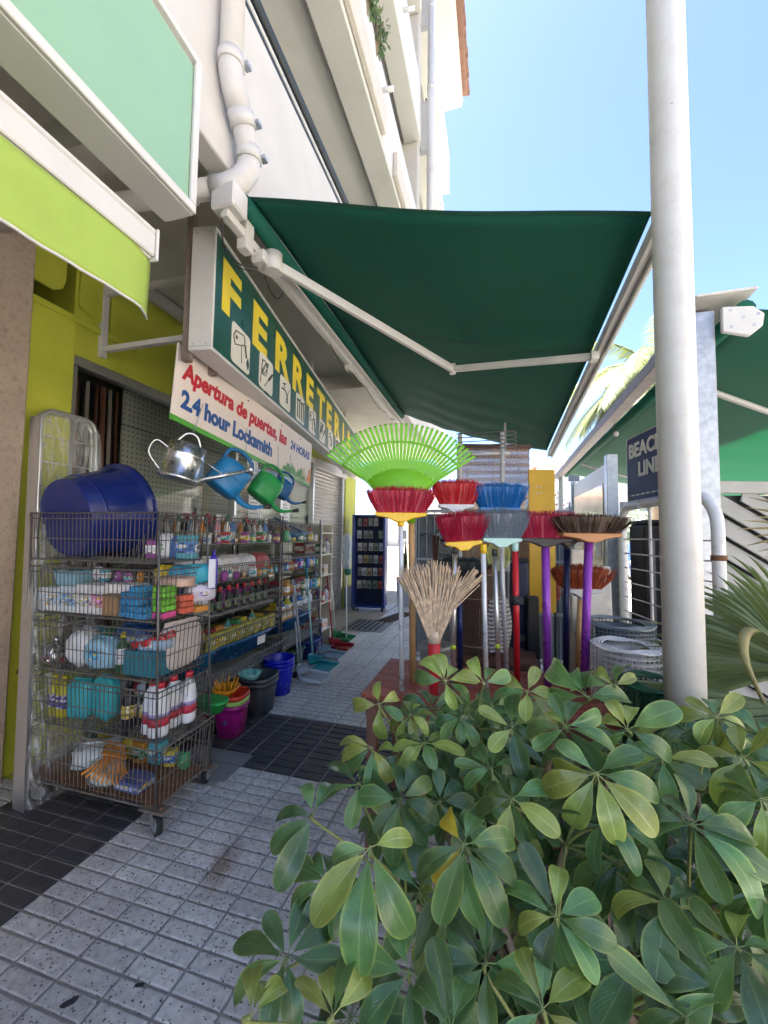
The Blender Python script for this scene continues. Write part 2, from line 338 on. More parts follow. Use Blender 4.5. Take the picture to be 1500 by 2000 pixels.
# eave with a row of clay tiles
ev = MB().bb(-3.4, -.88, Y0, 11.1, 13.95, 14.12).build('eave', CREAM, bl, bevel=.01)
MB().bb(-9, -3.4, Y0, 11.1, 13.95, 14.5).build('roof', CREAM, bl)
MB().bb(-.93, -.86, Y0, 11.12, 14.125, 14.25).build('gutter_board', CREAM, ev)
CLAY = M('clay_tile', (.19,.105,.07), .8, .25, 6, bump=.3, bscale=40, hue=.015)
tl = MB()
for k in range(9):
    t0 = pi*k/8; tl.v += [Vector((0, .11*cos(t0), .075*sin(t0))), Vector((-.9, .085*cos(t0), .06*sin(t0)+.22))]
for k in range(8): tl.f.append([2*k, 2*k+2, 2*k+3, 2*k+1]); tl.mi.append(0); tl.sm.append(True)
t0 = tl.build('roof_tile', CLAY, ev, solid=.02); t0.location = (-.66, 11.0, 14.26)
for k in range(1, 48):
    c_ = t0.copy(); C.objects.link(c_); c_.parent = ev; c_.location = (-.66+rnd.uniform(-.015, .015), 11.0-.235*k, 14.26+rnd.uniform(-.01, .01))
MB().add([(-.72, Y0, 14.26), (-.72, 11.1, 14.26), (-4.0, 11.1, 15.1), (-4.0, Y0, 15.1)], [(0, 1, 2, 3)]).build('tile_bed', CLAY, ev, solid=.04)

# ---- rainwater pipes
PVC = M('pvc_pipe', (.56,.545,.53), .5, .06, 6, dirt=.6, dcol=(.38,.31,.23), dscale=6, chips=.30, ccol=(.30,.18,.10), cscale=14)
dp = thing('downpipe', 'thick white plastic downpipe with clamped elbows above the awning corner', 'downpipe', (0, 0, 0))
MB().tube([(-1.235,1.55,9.0),(-1.235,1.55,3.80)], .056, 16).build('pipe', PVC, dp)
MB().tube([(-1.235,1.55,3.83),(-1.235,1.552,3.74),(-1.23,1.575,3.67),(-1.225,1.615,3.6)], .0585, 16).build('elbow', PVC, dp)
MB().tube([(-1.225,1.61,3.61),(-1.22,1.67,3.5),(-1.22,1.695,3.43)], .055, 16).build('pipe', PVC, dp)
MB().tube([(-1.22,1.70,3.45),(-1.225,1.70,3.37),(-1.25,1.675,3.30),(-1.31,1.645,3.255),(-1.38,1.63,3.25)], .0585, 16).build('elbow', PVC, dp)
MB().tube([(-1.37,1.63,3.25),(-1.95,1.60,3.27),(-2.85,1.56,3.3)], .05, 14).build('pipe', PVC, dp)
def clamp(a, b, r=.064):
    o = MB().tube([a, b], r, 16).build('clamp', PVC, dp); m_ = (Vector(a)+Vector(b))/2
    MB().box(m_+Vector((.066, .035, 0)), (.03, .035, .02)).build('bolt', STEEL, o)
clamp((-1.235,1.55,3.82),(-1.235,1.55,3.765)); clamp((-1.225,1.617,3.605),(-1.222,1.65,3.545)); clamp((-1.22,1.69,3.475),(-1.221,1.698,3.415), .063)
clamp((-1.5,1.625,3.252),(-1.56,1.622,3.254), .06)
dq = thing('downpipe', 'slim white downpipe running up past the far balconies', 'downpipe')
MB().tube([(-1.12,6.95,13.9),(-1.12,6.95,3.7)], .07, 12).build('pipe', PVC, dq)
for z in (5, 6.6, 8.2, 9.8, 11.4): MB().tube([(-1.12,6.95,z),(-1.12,6.95,z+.06)], .082, 12).build('clamp', PVC, dq)

# ================================================================ shop front (ground floor)
sf = thing('shop_front', 'lime green painted shop front with display window and steel shutter', 'shop front')
STONE = M('beige_stone', (.43,.34,.27), .75, .12, 3, bump=.3, bscale=70, dirt=.7, dcol=(.13,.10,.08), dscale=30)
MB().bb(-3.9, -2.80, -1.0, 1.76, 0, 3.62).build('stone_pillar', STONE, sf, bevel=.01)
MB().bb(-3.4, -2.86, 1.765, 2.075, 0, 2.98).build('pillar', LIME, sf, bevel=.008)
MB().bb(-3.4, -2.90, 2.08, 6.15, 2.765, 3.615).build('lintel', LIME, sf)
MB().bb(-3.4, -2.90, 6.152, 8.3, 2.80, 3.615).build('lintel', LIME, sf)
MB().bb(-2.898, -2.84, 1.8, 8.3, 3.5, 3.61).build('cornice', WHITE, sf, bevel=.01)
MB().bb(-2.897, -2.875, 1.765, 2.6, 2.985, 3.035).build('moulding', LIME, sf, bevel=.006)
def relief(poly):
    MB().prism(poly, .022, frame((-2.897, 0, 0), (0, 1, 0), (0, 0, 1))).build('relief_panel', LIME, sf, bevel=.005)
relief([(1.78,3.13),(1.92,3.13),(1.98,3.17),(2.0,3.24),(2.0,3.48),(1.78,3.48)])
relief([(2.10,3.12),(2.24,3.06),(2.30,3.12),(2.30,3.48),(2.10,3.48)])
relief([(2.34,3.06),(2.36,3.06),(2.36,3.48),(2.34,3.48)])
wf = MB().bb(-2.99, -2.895, 2.08, 6.1, 2.69, 2.762).bb(-2.985, -2.9, 2.08, 2.13, .5, 2.688).bb(-2.985, -2.9, 6.05, 6.1, .5, 2.688).bb(-2.985, -2.9, 3.98, 4.02, .5, 2.688).bb(-2.985, -2.9, 5.02, 5.06, .5, 2.688).build('window_frame', ALU, sf, bevel=.004)
GLASS = M('window_glass', (.9,.95,.95), .03, 0, 3)
N_, L_, p_ = nodes(GLASS); gl = N_.new('ShaderNodeBsdfGlossy'); gl.inputs['Roughness'].default_value = .02; tr = N_.new('ShaderNodeBsdfTransparent'); tr.inputs[0].default_value = (.95,.97,.96,1)
fr = N_.new('ShaderNodeFresnel'); fr.inputs[0].default_value = 1.5; mx = N_.new('ShaderNodeMixShader'); L_.new(fr.outputs[0], mx.inputs[0]); L_.new(tr.outputs[0], mx.inputs[1]); L_.new(gl.outputs[0], mx.inputs[2]); L_.new(mx.outputs[0], N_['Material Output'].inputs[0])
for (a, b) in ((2.13, 3.98), (4.02, 5.02), (5.06, 6.05)): MB().add([(-2.94,a,.5),(-2.94,b,.5),(-2.94,b,2.69),(-2.94,a,2.69)],[(0,1,2,3)]).build('window_pane', GLASS, sf)
MB().bb(-2.985, -2.88, 2.08, 6.1, 0, .5).build('window_base', LIME, sf)
PEG = M('pegboard', (.55,.58,.53), .6, .05, 3)
N_, L_, p_ = nodes(PEG); ge = [n for n in N_ if n.type == 'NEW_GEOMETRY'][0]; sx_ = N_.new('ShaderNodeSeparateXYZ'); L_.new(ge.outputs['Position'], sx_.inputs[0])
def fracdist(sock):
    a = N_.new('ShaderNodeMath'); a.operation = 'MULTIPLY'; a.inputs[1].default_value = 1/.045; L_.new(sock, a.inputs[0])
    b = N_.new('ShaderNodeMath'); b.operation = 'FRACT'; L_.new(a.outputs[0], b.inputs[0])
    c_ = N_.new('ShaderNodeMath'); c_.operation = 'SUBTRACT'; c_.inputs[1].default_value = .5; L_.new(b.outputs[0], c_.inputs[0])
    d = N_.new('ShaderNodeMath'); d.operation = 'POWER'; d.inputs[1].default_value = 2; L_.new(c_.outputs[0], d.inputs[0]); return d.outputs[0]
ad = N_.new('ShaderNodeMath'); L_.new(fracdist(sx_.outputs[1]), ad.inputs[0]); L_.new(fracdist(sx_.outputs[2]), ad.inputs[1])
lt = N_.new('ShaderNodeMath'); lt.operation = 'LESS_THAN'; lt.inputs[1].default_value = .028; L_.new(ad.outputs[0], lt.inputs[0])
mx = N_.new('ShaderNodeMix'); mx.data_type = 'RGBA'; mx.inputs[7].default_value = (.08,.09,.08,1); L_.new(lt.outputs[0], mx.inputs[0]); L_.new(p_.inputs['Base Color'].links[0].from_socket, mx.inputs[6]); L_.new(mx.outputs[2], p_.inputs['Base Color'])
for (y0, y1) in ((2.62, 3.6), (3.607, 4.6), (4.607, 5.5), (5.507, 6.1)):
    for (z0, z1) in ((.5, 1.75), (1.757, 2.4), (2.407, 2.9)): MB().bb(-3.05, -3.03, y0, y1, z0, z1).build('pegboard', PEG, sf)
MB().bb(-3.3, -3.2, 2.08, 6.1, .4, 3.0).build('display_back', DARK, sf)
cols = [(.22,.09,.05),(.05,.05,.05),(.30,.13,.08),(.03,.03,.03),(.5,.46,.4),(.04,.035,.03)]
for k in range(13):
    y = 2.17+.034*k; MB().tube([(-3.03-.03*(k % 2), y+.02, .6), (-3.05-.03*(k % 2), y+rnd.uniform(-.02, .02), 2.66)], .009+.005*(k % 3), 8).build('display_rod', M('rod%d' % (k % 6), cols[k % 6], .35, .1, 10), sf)
# pillar, shutter
MB().bb(-3.4, -2.93, 7.62, 8.25, 0, 2.8).build('pillar', LIME, sf, bevel=.008)
MB().bb(-2.929, -2.9, 7.62, 8.26, .004, .42).build('plinth', CONC, sf, bevel=.005)
SHUT = M('shutter_steel', (.46,.45,.44), .45, .12, 2.5, metal=.3, dirt=.3, dcol=(.25,.27,.33), dscale=.9)
sh = MB()
for k in range(40):
    z = .02+.066*k; sh.add([(-3.04,6.2,z),(-3.04,7.5,z),(-3.02,7.5,z+.033),(-3.02,6.2,z+.033),(-3.04,7.5,z+.064),(-3.04,6.2,z+.064)], [(0,1,2,3),(3,2,4,5)])
sh.build('roller_shutter', SHUT, sf)
MB().bb(-3.06, -2.95, 7.5, 7.61, 0, 2.795).bb(-3.06, -2.95, 6.11, 6.19, 0, 2.795).build('shutter_guide', STEEL, sf, bevel=.004)
MB().bb(-3.08, -2.9, 6.11, 7.62, 2.62, 2.795).build('shutter_box', SHUT, sf, bevel=.01)
MB().tube([(-2.8,1.85,.62),(-2.86,1.85,.62)], .02, 10).build('stopcock', RUST, sf)
MB().bb(-2.858, -2.80, 1.80, 1.83, 0, .01).build('base_strip', LIME, sf)
# ================================================================ signs
SGREEN = M('sign_green', (.012,.085,.062), .3, .06, 3, dirt=.2, dcol=(.05,.12,.1), dscale=4)
YEL = M('sign_yellow', (.80,.62,.03), .4, .08, 5)
CREAMP = M('cream_print', (.70,.68,.60), .5, .06, 8)
INK = M('ink_dark', (.05,.07,.06), .6, .1, 20)
PINKW = M('sign_board_white', (.78,.69,.63), .5, .05, 3, dirt=.25, dcol=(.55,.42,.36), dscale=2)
fs = thing('hardware_shop_sign', 'long green box sign with yellow FERRETERIA lettering and white tool pictures', 'sign')
A = radians(9.76); U = Vector((-sin(A), cos(A), 0)); NRM = Vector((cos(A), sin(A), 0)); P0 = Vector((-1.553, 1.87, 2.54)); SL, SH = 5.3, .735
F0 = frame(P0, U, (0, 0, 1))
def fbox(a0, a1, b0, b1, c0, c1, mb=None, F=None):
    mb = mb or MB(); n0 = mb.n(); mb.bb(a0, a1, b0, b1, c0, c1); mb.xf(F or F0, n0); return mb
fbox(0, SL, .022, SH-.022, -.135, -.012).build('case', WHITE, fs, bevel=.004)
fbox(.018, SL-.018, .024, SH-.024, -.011, -.004).build('face', SGREEN, fs)
b = MB(); fbox(0, SL, SH-.022, SH, -.14, .004, b); fbox(0, SL, 0, .022, -.14, .004, b); fbox(-.002, .018, .0225, SH-.0225, -.139, .003, b); fbox(SL-.018, SL+.002, .0225, SH-.0225, -.139, .003, b)
b.build('frame', WHITE, fs, bevel=.003)
for (cz) in (-.03, -.11):
    for v_ in (.035, SH-.035): MB().tube([F0 @ Vector((-.004, v_, cz)), F0 @ Vector((.002, v_, cz))], .006, 8).build('screw', STEEL, fs)
PITCH = .432
for k, ch in enumerate('FERRETERIA'):
    wsc = {'I': .9}.get(ch, .98)
    text(ch, .43, YEL, fs, F0 @ Matrix.Translation((.085+PITCH*k+(.11 if ch == 'I' else 0), .315, -.003)), 'letter', bold=.016, sx=wsc*1.3)
def rrect(x0, y0, s, r=.03):
    out = []
    for (cx, cy, a0) in ((x0+s-r, y0+r, -90), (x0+s-r, y0+s-r, 0), (x0+r, y0+s-r, 90), (x0+r, y0+r, 180)):
        for q in range(4): t = radians(a0+30*q); out.append((cx+r*cos(t), cy+r*sin(t)))
    return out
def stroke(pts, r, par):
    MB().tube([F0 @ Vector((x, y, .0015)) for x, y in pts], r, 5).build('drawing', INK, par)
for k in range(11):
    x0 = .235+PITCH*k*.985; y0 = .045; s_ = .262
    pc = MB().prism(rrect(x0, y0, s_), .003, F0 @ Matrix.Translation((0, 0, -.003))).build('tool_picture', CREAMP, fs)
    kind = k % 4
    if kind == 0:      # lock, drill bit and pouch
        stroke([(x0+.02,y0+.17),(x0+.05,y0+.215),(x0+.16,y0+.235),(x0+.18,y0+.2),(x0+.16,y0+.165),(x0+.04,y0+.12),(x0+.02,y0+.17)], .004, pc)
        stroke([(x0+.13,y0+.16),(x0+.14,y0+.04)], .002, pc); stroke([(x0+.18,y0+.18),(x0+.205,y0+.1)], .007, pc)
        MB().prism([(x0+.235,y0+.03),(x0+.25,y0+.07),(x0+.23,y0+.11),(x0+.21,y0+.07)], .004, F0).build('drawing', SGREEN, pc)
        MB().prism(rrect(x0+.05,y0+.165,.022,.005), .004, F0).build('drawing', INK, pc)
    elif kind == 1:    # cable coil and screwdriver
        for q in range(3): stroke([(x0+.09+.05*cos(t)+.01*q, y0+.165+.06*sin(t+q)) for t in [i*pi/6 for i in range(13)]], .003, pc)
        stroke([(x0+.1,y0+.03),(x0+.17,y0+.1)], .003, pc); stroke([(x0+.17,y0+.1),(x0+.24,y0+.17)], .009, pc); stroke([(x0+.02,y0+.03),(x0+.05,y0+.22)], .003, pc)
    elif kind == 2:    # tap
        stroke([(x0+.03,y0+.15),(x0+.12,y0+.16),(x0+.17,y0+.13),(x0+.18,y0+.06)], .005, pc); stroke([(x0+.06,y0+.2),(x0+.13,y0+.22)], .006, pc); stroke([(x0+.09,y0+.16),(x0+.09,y0+.21)], .004, pc); stroke([(x0+.13,y0+.05),(x0+.22,y0+.2)], .002, pc)
    else:              # hand tools side by side
        for q in range(4): stroke([(x0+.04+.06*q,y0+.03),(x0+.04+.06*q,y0+.2)], .005, pc); stroke([(x0+.02+.06*q,y0+.2),(x0+.06+.06*q,y0+.2+.02*(q % 2))], .008, pc)
# brackets carrying the sign
br = MB(); br.bb(-2.9, -1.70, 2.27, 2.31, 2.86, 2.90); br.bb(-2.9, -1.70, 2.27, 2.31, 3.30, 3.34); br.bb(-2.905, -2.865, 2.265, 2.315, 2.82, 3.6)
br.build('bracket', WHITE, fs, bevel=.003)
b = MB(); fbox(.02, .06, -.05, .85, -.19, -.142, b); fbox(.3, .34, -.02, .8, -.19, -.142, b); b.build('hanger', M('hanger_brown', (.20,.155,.13), .7, .3, 12), fs, bevel=.003)
b = MB(); fbox(2.5, 2.54, 0, 1.07, -.19, -.142, b); fbox(4.6, 4.64, 0, 1.07, -.19, -.142, b); b.build('hanger', WHITE, fs)

ap = thing('locksmith_sign', 'white board reading Apertura de puertas and 24 hour Locksmith', 'sign')
U2 = Vector((-.05, .996, -.077)).normalized(); Q0 = Vector((-1.775, 1.835, 2.145)); F2 = frame(Q0, U2, (0, 0, 1)); AL, AH = 2.0, .465
fbox(0, AL, .032, AH, -.014, -.002, F=F2).build('board', PINKW, ap, bevel=.002)
fbox(0, AL, 0, .032, -.0145, -.0015, F=F2).build('green_strip', M('strip_green', (.10,.38,.05), .4, .08, 6), ap)
RED = M('print_red', (.50,.02,.035), .5, .06, 8); BLUEP = M('print_blue', (.02,.09,.30), .5, .06, 8); GREENP = M('print_green', (.09,.30,.06), .5, .2, 30)
text('Apertura de puertas, las', .150, RED, ap, F2 @ Matrix.Translation((.06, .275, -.0015)), shear=.12, bold=.0065, sx=.92)
text('24 HORAS', .112, BLUEP, ap, F2 @ Matrix.Translation((1.50, .275, -.0015)), shear=.12, bold=.004, sx=.86)
text('2.4 hour Locksmith', .150, BLUEP, ap, F2 @ Matrix.Translation((.065, .10, -.0015)), shear=.0, bold=.007, sx=.93)
for k in range(7):
    x = 1.36+.07*k; MB().prism([(x, .04), (x+.09, .04), (x+.06, .09+.03*(k % 3)), (x+.02, .07+.05*(k % 2))], .002, F2).build('picture', GREENP, ap)
MB().prism([(1.9,.04),(1.99,.04),(1.99,.19),(1.9,.15)], .002, F2 @ Matrix.Translation((0,0,.002))).build('picture', M('print_orange', (.7,.25,.06), .5, .1, 9), ap)
MB().prism(rrect(1.82,.08,.1,.045), .0025, F2 @ Matrix.Translation((0,0,.004))).build('picture', CREAMP, ap)
for x in (.09, .75, 1.3, 1.7): MB().tube([F2 @ Vector((x, .425, -.002)), F2 @ Vector((x, .425, .003))], .006, 8).build('screw', BLACK, ap)
b = MB()
for x in (.4, 1.5): b.tube([F2 @ Vector((x, .42, -.01)), (F2 @ Vector((x, .42, -.01)))+Vector((-.12, .02, .30))], .008, 6)
b.build('hanger', STEEL, ap)

pg = thing('light_green_sign', 'blank pale green light box sign in white frame at top left', 'sign')
MINT = M('mint_face', (.25,.43,.28), .35, .05, 1.2, dirt=.3, dcol=(.2,.33,.26), dscale=1.6)
MB().bb(-1.21, -1.105, -2.2, 1.19, 2.712, 3.285).build('case', WHITE, pg, bevel=.004)
MB().bb(-1.104, -1.099, -2.18, 1.17, 2.735, 3.27).build('face', MINT, pg)
b = MB(); b.bb(-1.215, -1.085, -2.2, 1.2, 3.286, 3.31).bb(-1.10, -1.085, -2.2, 1.2, 2.70, 2.734).bb(-1.10, -1.085, 1.172, 1.2, 2.7345, 3.2855); b.build('frame', WHITE, pg, bevel=.003)
b = MB(); b.bb(-1.23, -1.1005, -2.2, 1.2, 2.698, 2.7115); b.build('base_plate', WHITE, pg, bevel=.002)
MB().tube([(-1.16, .55, 2.6975), (-1.16, .55, 2.699)], .008, 8).build('screw', BLACK, pg)
MB().bb(-1.3, -1.215, .2, .26, 2.9, 3.2).bb(-1.3, -1.215, 1.0, 1.06, 2.9, 3.2).build('bracket', STEEL, pg)

la = thing('lime_awning', 'lime green awning valance under a white front rail beside the stone pillar', 'awning')
LIMECL = translucent(M('lime_cloth', (.40,.54,.10), .75, .08, 5, bump=.1, bscale=200), (.4,.65,.05), .2)
b = MB(); b.bb(-1.075, -1.0, -2.5, .945, 2.412, 2.428).bb(-1.01, -1.0, -2.5, .945, 2.34, 2.411).bb(-1.075, -1.011, -2.5, .945, 2.335, 2.35).bb(-1.075, -1.066, -2.5, .945, 2.351, 2.411)
b.build('front_rail', WHITE, la, bevel=.004)
MB().bb(-1.08, -.995, .946, .955, 2.33, 2.432).build('end_cap', WHITE, la, bevel=.003)
v = MB(); nx, nz = 120, 10
for j in range(nz+1):
    for i in range(nx+1):
        y = -2.5+3.455*i/nx; t = j/nz
        wv = .005*sin(y*15+2*sin(y*3.1))*t+.002*sin(y*61+4*t)*t
        if y > .86: wv += .06*((y-.86)/.095)**2*(.35+.3*t)*-1
        v.v.append(Vector((-1.008+wv+.012*t, y, 2.338-.185*t+.002*sin(y*9))))
for j in range(nz):
    for i in range(nx): a = j*(nx+1)+i; v.f.append([a, a+1, a+nx+2, a+nx+1]); v.mi.append(0); v.sm.append(True)
va = v.build('valance', LIMECL, la, solid=.0015)
h = MB(); h.tube([v.v[nz*(nx+1)+i] for i in range(nx+1)], .004, 5).build('hem', WHITE, va)
c_ = MB()
for j in range(9):
    for i in range(13): c_.v.append(Vector((-1.05-1.55*j/8, -2.5+3.42*i/12, 2.40+.62*j/8-.03*sin(pi*j/8))))
for j in range(8):
    for i in range(12): a = j*13+i; c_.f.append([a, a+1, a+14, a+13]); c_.mi.append(0); c_.sm.append(True)
c_.build('canopy', LIMECL, la, solid=.002)
for y in (-.5, .72): MB().tube([(-1.06, y, 2.37), (-1.7, y-.35, 2.5), (-2.5, y, 2.98)], .018, 8).build('arm', WHITE, la)
MB().tube([(-2.62, -2.5, 3.02), (-2.62, .93, 3.02)], .04, 10).build('roller', WHITE, la)
for y in (-.8, .6): MB().bb(-2.82, -2.6, y, y+.05, 3.0, 3.06).build('wall_bracket', WHITE, la)

# ================================================================ main green awning
aw = thing('green_awning', 'dark green folding arm awning stretched out over the shop brooms', 'awning')
R0 = [(-1.25, 1.72, 3.19), (-1.24, 5.36, 3.13)]; FB = [(.655, 1.80, 2.775), (.665, 5.32, 2.52)]
cl = MB(); nu, nv = 48, 40
for j in range(nv+1):
    for i in range(nu+1):
        t = i/nu; s_ = j/nv; a = Vector(R0[0]).lerp(Vector(R0[1]), s_)+Vector((.03, 0, .05)); bb_ = Vector(FB[0]).lerp(Vector(FB[1]), s_)+Vector((-.03, 0, .055))
        p = a.lerp(bb_, t); sag = .05*sin(pi*t)*(.5+.8*s_)
        wr = .010*sin(t*30+7*s_*s_+2*sin(3*t))*max(0, s_-.25)*sin(pi*t) + .017*sin((s_+.06*sin(5*t)+.03*sin(11*t))*52)*max(0, s_-.42)*sin(pi*t)**.7 + .006*sin(9*t+6*s_)
        edge = .02*(1-min(1, s_*9))
        p.z -= sag-wr-edge*0; cl.v.append(p)
for j in range(nv):
    for i in range(nu): a = j*(nu+1)+i; cl.f.append([a, a+1, a+nu+2, a+nu+1]); cl.mi.append(0); cl.sm.append(True)
cn = cl.build('canopy', GREENCLOTH, aw, solid=.0016)
for s_ in (.02,.345,.67,.985):
    j = int(s_*nv); m_ = MB()
    for i in range(nu+1): p_ = cl.v[j*(nu+1)+i]; q_ = cl.v[(j+1 if j < nv else j)*(nu+1)+i]; d = (q_-p_).normalized()*.012; m_.v += [p_-d+Vector((0,0,-.0022)), p_+d+Vector((0,0,-.0022))]
    for i in range(nu): m_.f.append([2*i,2*i+1,2*i+3,2*i+2]); m_.mi.append(0); m_.sm.append(True)
    m_.build('seam', M('seam_green', (.009,.10,.068), .8, .1, 20), cn)
MB().tube([Vector(R0[0])+Vector((-.01,0,.03)), Vector(R0[1])+Vector((-.01,0,.03))], .045, 14).build('roller', GREENCLOTH, aw)
def beam(p, q, wdt, hgt, mb=None, up=(0,0,1)):
    mb = mb or MB(); p, q = Vector(p), Vector(q); F = frame(p, q-p, up); n0 = mb.n(); mb.bb(0, (q-p).length, -hgt/2, hgt/2, -wdt/2, wdt/2); mb.xf(F, n0); return mb
GREYW = M('weathered_white', (.60,.585,.55), .5, .08, 6, dirt=.45, dcol=(.36,.33,.29), dscale=6)
beam((-1.30, 1.62, 3.10), (-1.29, 5.42, 3.05), .045, .045).build('torsion_bar', GREYW, aw, bevel=.004)
beam((-1.30, 1.60, 3.18), (-1.30, 1.72, 3.18), .14, .13).build('end_bracket', WHITE, aw, bevel=.01)
beam((-1.285, 2.15, 3.115), (-1.275, 5.4, 3.075), .10, .02).build('hood', GREYW, aw, bevel=.003)
for y in (1.8, 3.4, 5.1):
    MB().box((-1.3, y, 3.17), (.06, .07, .30)).build('wall_bracket', GREYW, aw, bevel=.004)
fb = MB(); beam(Vector(FB[0])+Vector((0, -.02, .02)), Vector(FB[1])+Vector((0, .05, .02)), .04, .06, fb)
beam(Vector(FB[0])+Vector((.032, -.055, -.005)), Vector(FB[1])+Vector((.032, .045, -.005)), .02, .045, fb); fb.build('front_bar', GREYW, aw, bevel=.004)
def arm(y0, yk, y1, nm='arm'):
    s_ = (y0-1.8)/3.52; z0 = 3.06-.03*s_; z1 = FB[0][2]+(FB[1][2]-FB[0][2])*(y1-1.8)/3.52-.02
    p0 = Vector((-1.23, y0, z0)); k_ = Vector((-.325, yk, (z0+z1)/2-.02)); p1 = Vector((.63, y1, z1))
    a1 = beam(p0, k_, .034, .058, up=(0,0,1)).build('upper_arm', GREYW, aw, bevel=.008, seg=2)
    a2 = beam(k_, p1, .034, .048).build('forearm', GREYW, aw, bevel=.008, seg=2)
    MB().tube([k_-Vector((0,0,.04)), k_+Vector((0,0,.04))], .026, 12).build('elbow', GREYW, aw)
    MB().tube([p0-Vector((0,0,.055)), p0+Vector((0,0,.055))], .05, 14).build('shoulder', WHITE, aw)
    MB().box(p0+Vector((-.05,-.03,.0)), (.09,.12,.07)).build('shoulder_bracket', WHITE, aw, bevel=.01)
    MB().box(p1, (.05,.07,.06)).build('wrist', WHITE, aw, bevel=.006)
arm(1.97, 3.20, 2.82)
pts = [(-1.31,1.62,3.12),(-1.33,1.66,2.98),(-1.33,1.78,2.95),(-1.31,1.93,3.02)]
def spl(p, n=6):
    p = [Vector(q) for q in p]; out = []
    for i in range(len(p)-1):
        a, b, c2, d = p[max(i-1,0)], p[i], p[i+1], p[min(i+2,len(p)-1)]
        for k in range(n):
            t = k/n; out.append(.5*((2*b)+(c2-a)*t+(2*a-5*b+4*c2-d)*t*t+(3*b-a-3*c2+d)*t**3))
    return out+[p[-1]]
for q_, r_ in ((pts,.004),([(x-.01, y+.015, z-.01) for x, y, z in pts],.003),([(-1.29,1.98,3.0),(-1.30,2.06,2.96),(-1.30,2.14,2.96),(-1.3,2.2,3.03)],.004),([(-1.3,2.9,3.08),(-1.3,3.3,2.98),(-1.3,3.8,3.04)],.004),([(-1.3,3.85,3.05),(-1.3,4.4,2.98),(-1.3,4.9,3.06)],.003)):
    MB().tube(spl(q_), r_, 5).build('loose_cable', BLACK, aw)

# ================================================================ terrace frame and second awning (right)
tf = thing('terrace_awning', 'second green awning on galvanised posts over the terrace at right', 'awning')
MB().bb(1.155, 1.265, 2.74, 2.85, 0, 2.86).build('post', STEEL, tf, bevel=.005)
MB().bb(1.30, 1.38, 9.0, 9.1, 0, 2.8).build('post', STEEL, tf, bevel=.005)
BEAM = M('weathered_beam', (.17,.15,.15), .6, .3, 9, metal=.2, dirt=.4, dcol=(.1,.08,.09))
beam((1.24, 2.86, 2.875), (1.30, 9.1, 2.78), .12, .10).build('beam', BEAM, tf, bevel=.006)
beam((1.31, 2.70, 2.945), (1.35, 3.6, 2.93), .30, .016).build('cover_panel', GREYW, tf, bevel=.004)
MB().prism([(1.27,2.74),(1.40,2.70),(1.46,2.75),(1.47,2.82),(1.42,2.87),(1.27,2.885)], .03, frame((0, 2.70, -.045), (1,0,0), (0,0,1))).build('roller_plate', WHITE, tf, bevel=.004)
for (x, z) in ((1.31,2.86),(1.31,2.76),(1.37,2.81),(1.44,2.82),(1.42,2.76)): MB().tube([(x,2.694,z-.045),(x,2.668,z-.045)], .009, 8).build('bolt', STEEL, tf)
c2 = MB()
for j in range(31):
    for i in range(25):
        t = i/24; s_ = j/30; c2.v.append(Vector((1.42+3.2*t, 2.76+6.3*s_, 2.86-.55*t-.02*s_-.05*sin(pi*t)+.008*sin(s_*40+3*t)*sin(pi*t))))
for j in range(30):
    for i in range(24): a = j*25+i; c2.f.append([a, a+1, a+26, a+25]); c2.mi.append(0); c2.sm.append(True)
GREEN2 = translucent(M('green_terrace_cloth', (.010,.14,.09), .8, .1, 4, bump=.1, bscale=300), (.008,.26,.15), .38)
c2.build('canopy', GREEN2, tf, solid=.0016)
MB().tube([(1.42,2.74,2.85),(1.46,9.06,2.80)], .05, 12).build('roller', GREEN2, tf)
MB().tube([(4.6,2.74,2.29),(4.6,9.06,2.27)], .035, 10).build('front_bar', WHITE, tf)
for y in (3.5, 7.2): MB().tube([(1.4,y,2.70),(2.9,y+.9,2.42),(4.57,y+.1,2.26)], .024, 8).build('arm', WHITE, tf)
for (y, z) in ((3.6,2.75),(5.0,2.72)):
    lp = MB().tube(spl([(1.33,y,2.86),(1.31,y,2.78),(1.33,y,z-.03)]), .004, 5).build('cord', BLACK, tf); MB().lathe([(.0,-.03),(.02,-.02),(.028,.01),(.01,.03)], 10, TR(1.33,y,z-.05)).build('hook', WHITE, lp)
# ================================================================ goods: small builders with shared meshes
_proto = {}
def place(key, make, name, label, cat, loc, rz=0, group=None, rot=None, s=1):
    if key not in _proto:
        t = thing(name, label, cat); make(t); _proto[key] = t; o = t
    else:
        o = copy_tree(_proto[key]); o.name = name
    if 'group' in o: del o['group']
    o.location = loc; o.rotation_euler = rot if rot else (0, 0, rz); o.scale = (s, s, s) if not isinstance(s, tuple) else s
    return tag(o, label, cat, group)
def mk_bottle(h, r, body, cap, lab, neck=.35, sq=0, capr=.4, sy=1, lz=(.2, .6)):
    def f(t):
        z1 = h*.72
        MB().lathe([(r*.9,0),(r,h*.03),(r,z1*.86),(r*.9,z1*.93),(r*neck*1.1,z1*1.08),(r*neck,h*.86)], 16, sq=sq, sy=sy).build('bottle_body', P(body), t)
        MB().lathe([(r*capr,h*.85),(r*capr,h*.985),(r*capr*.85,h)], 12).build('cap', P(cap), t)
        if lab: MB().lathe([(r*1.012,h*lz[0]),(r*1.012,h*lz[1])], 16, sq=sq, sy=sy).build('label_band', LAB(lab), t)
    return f
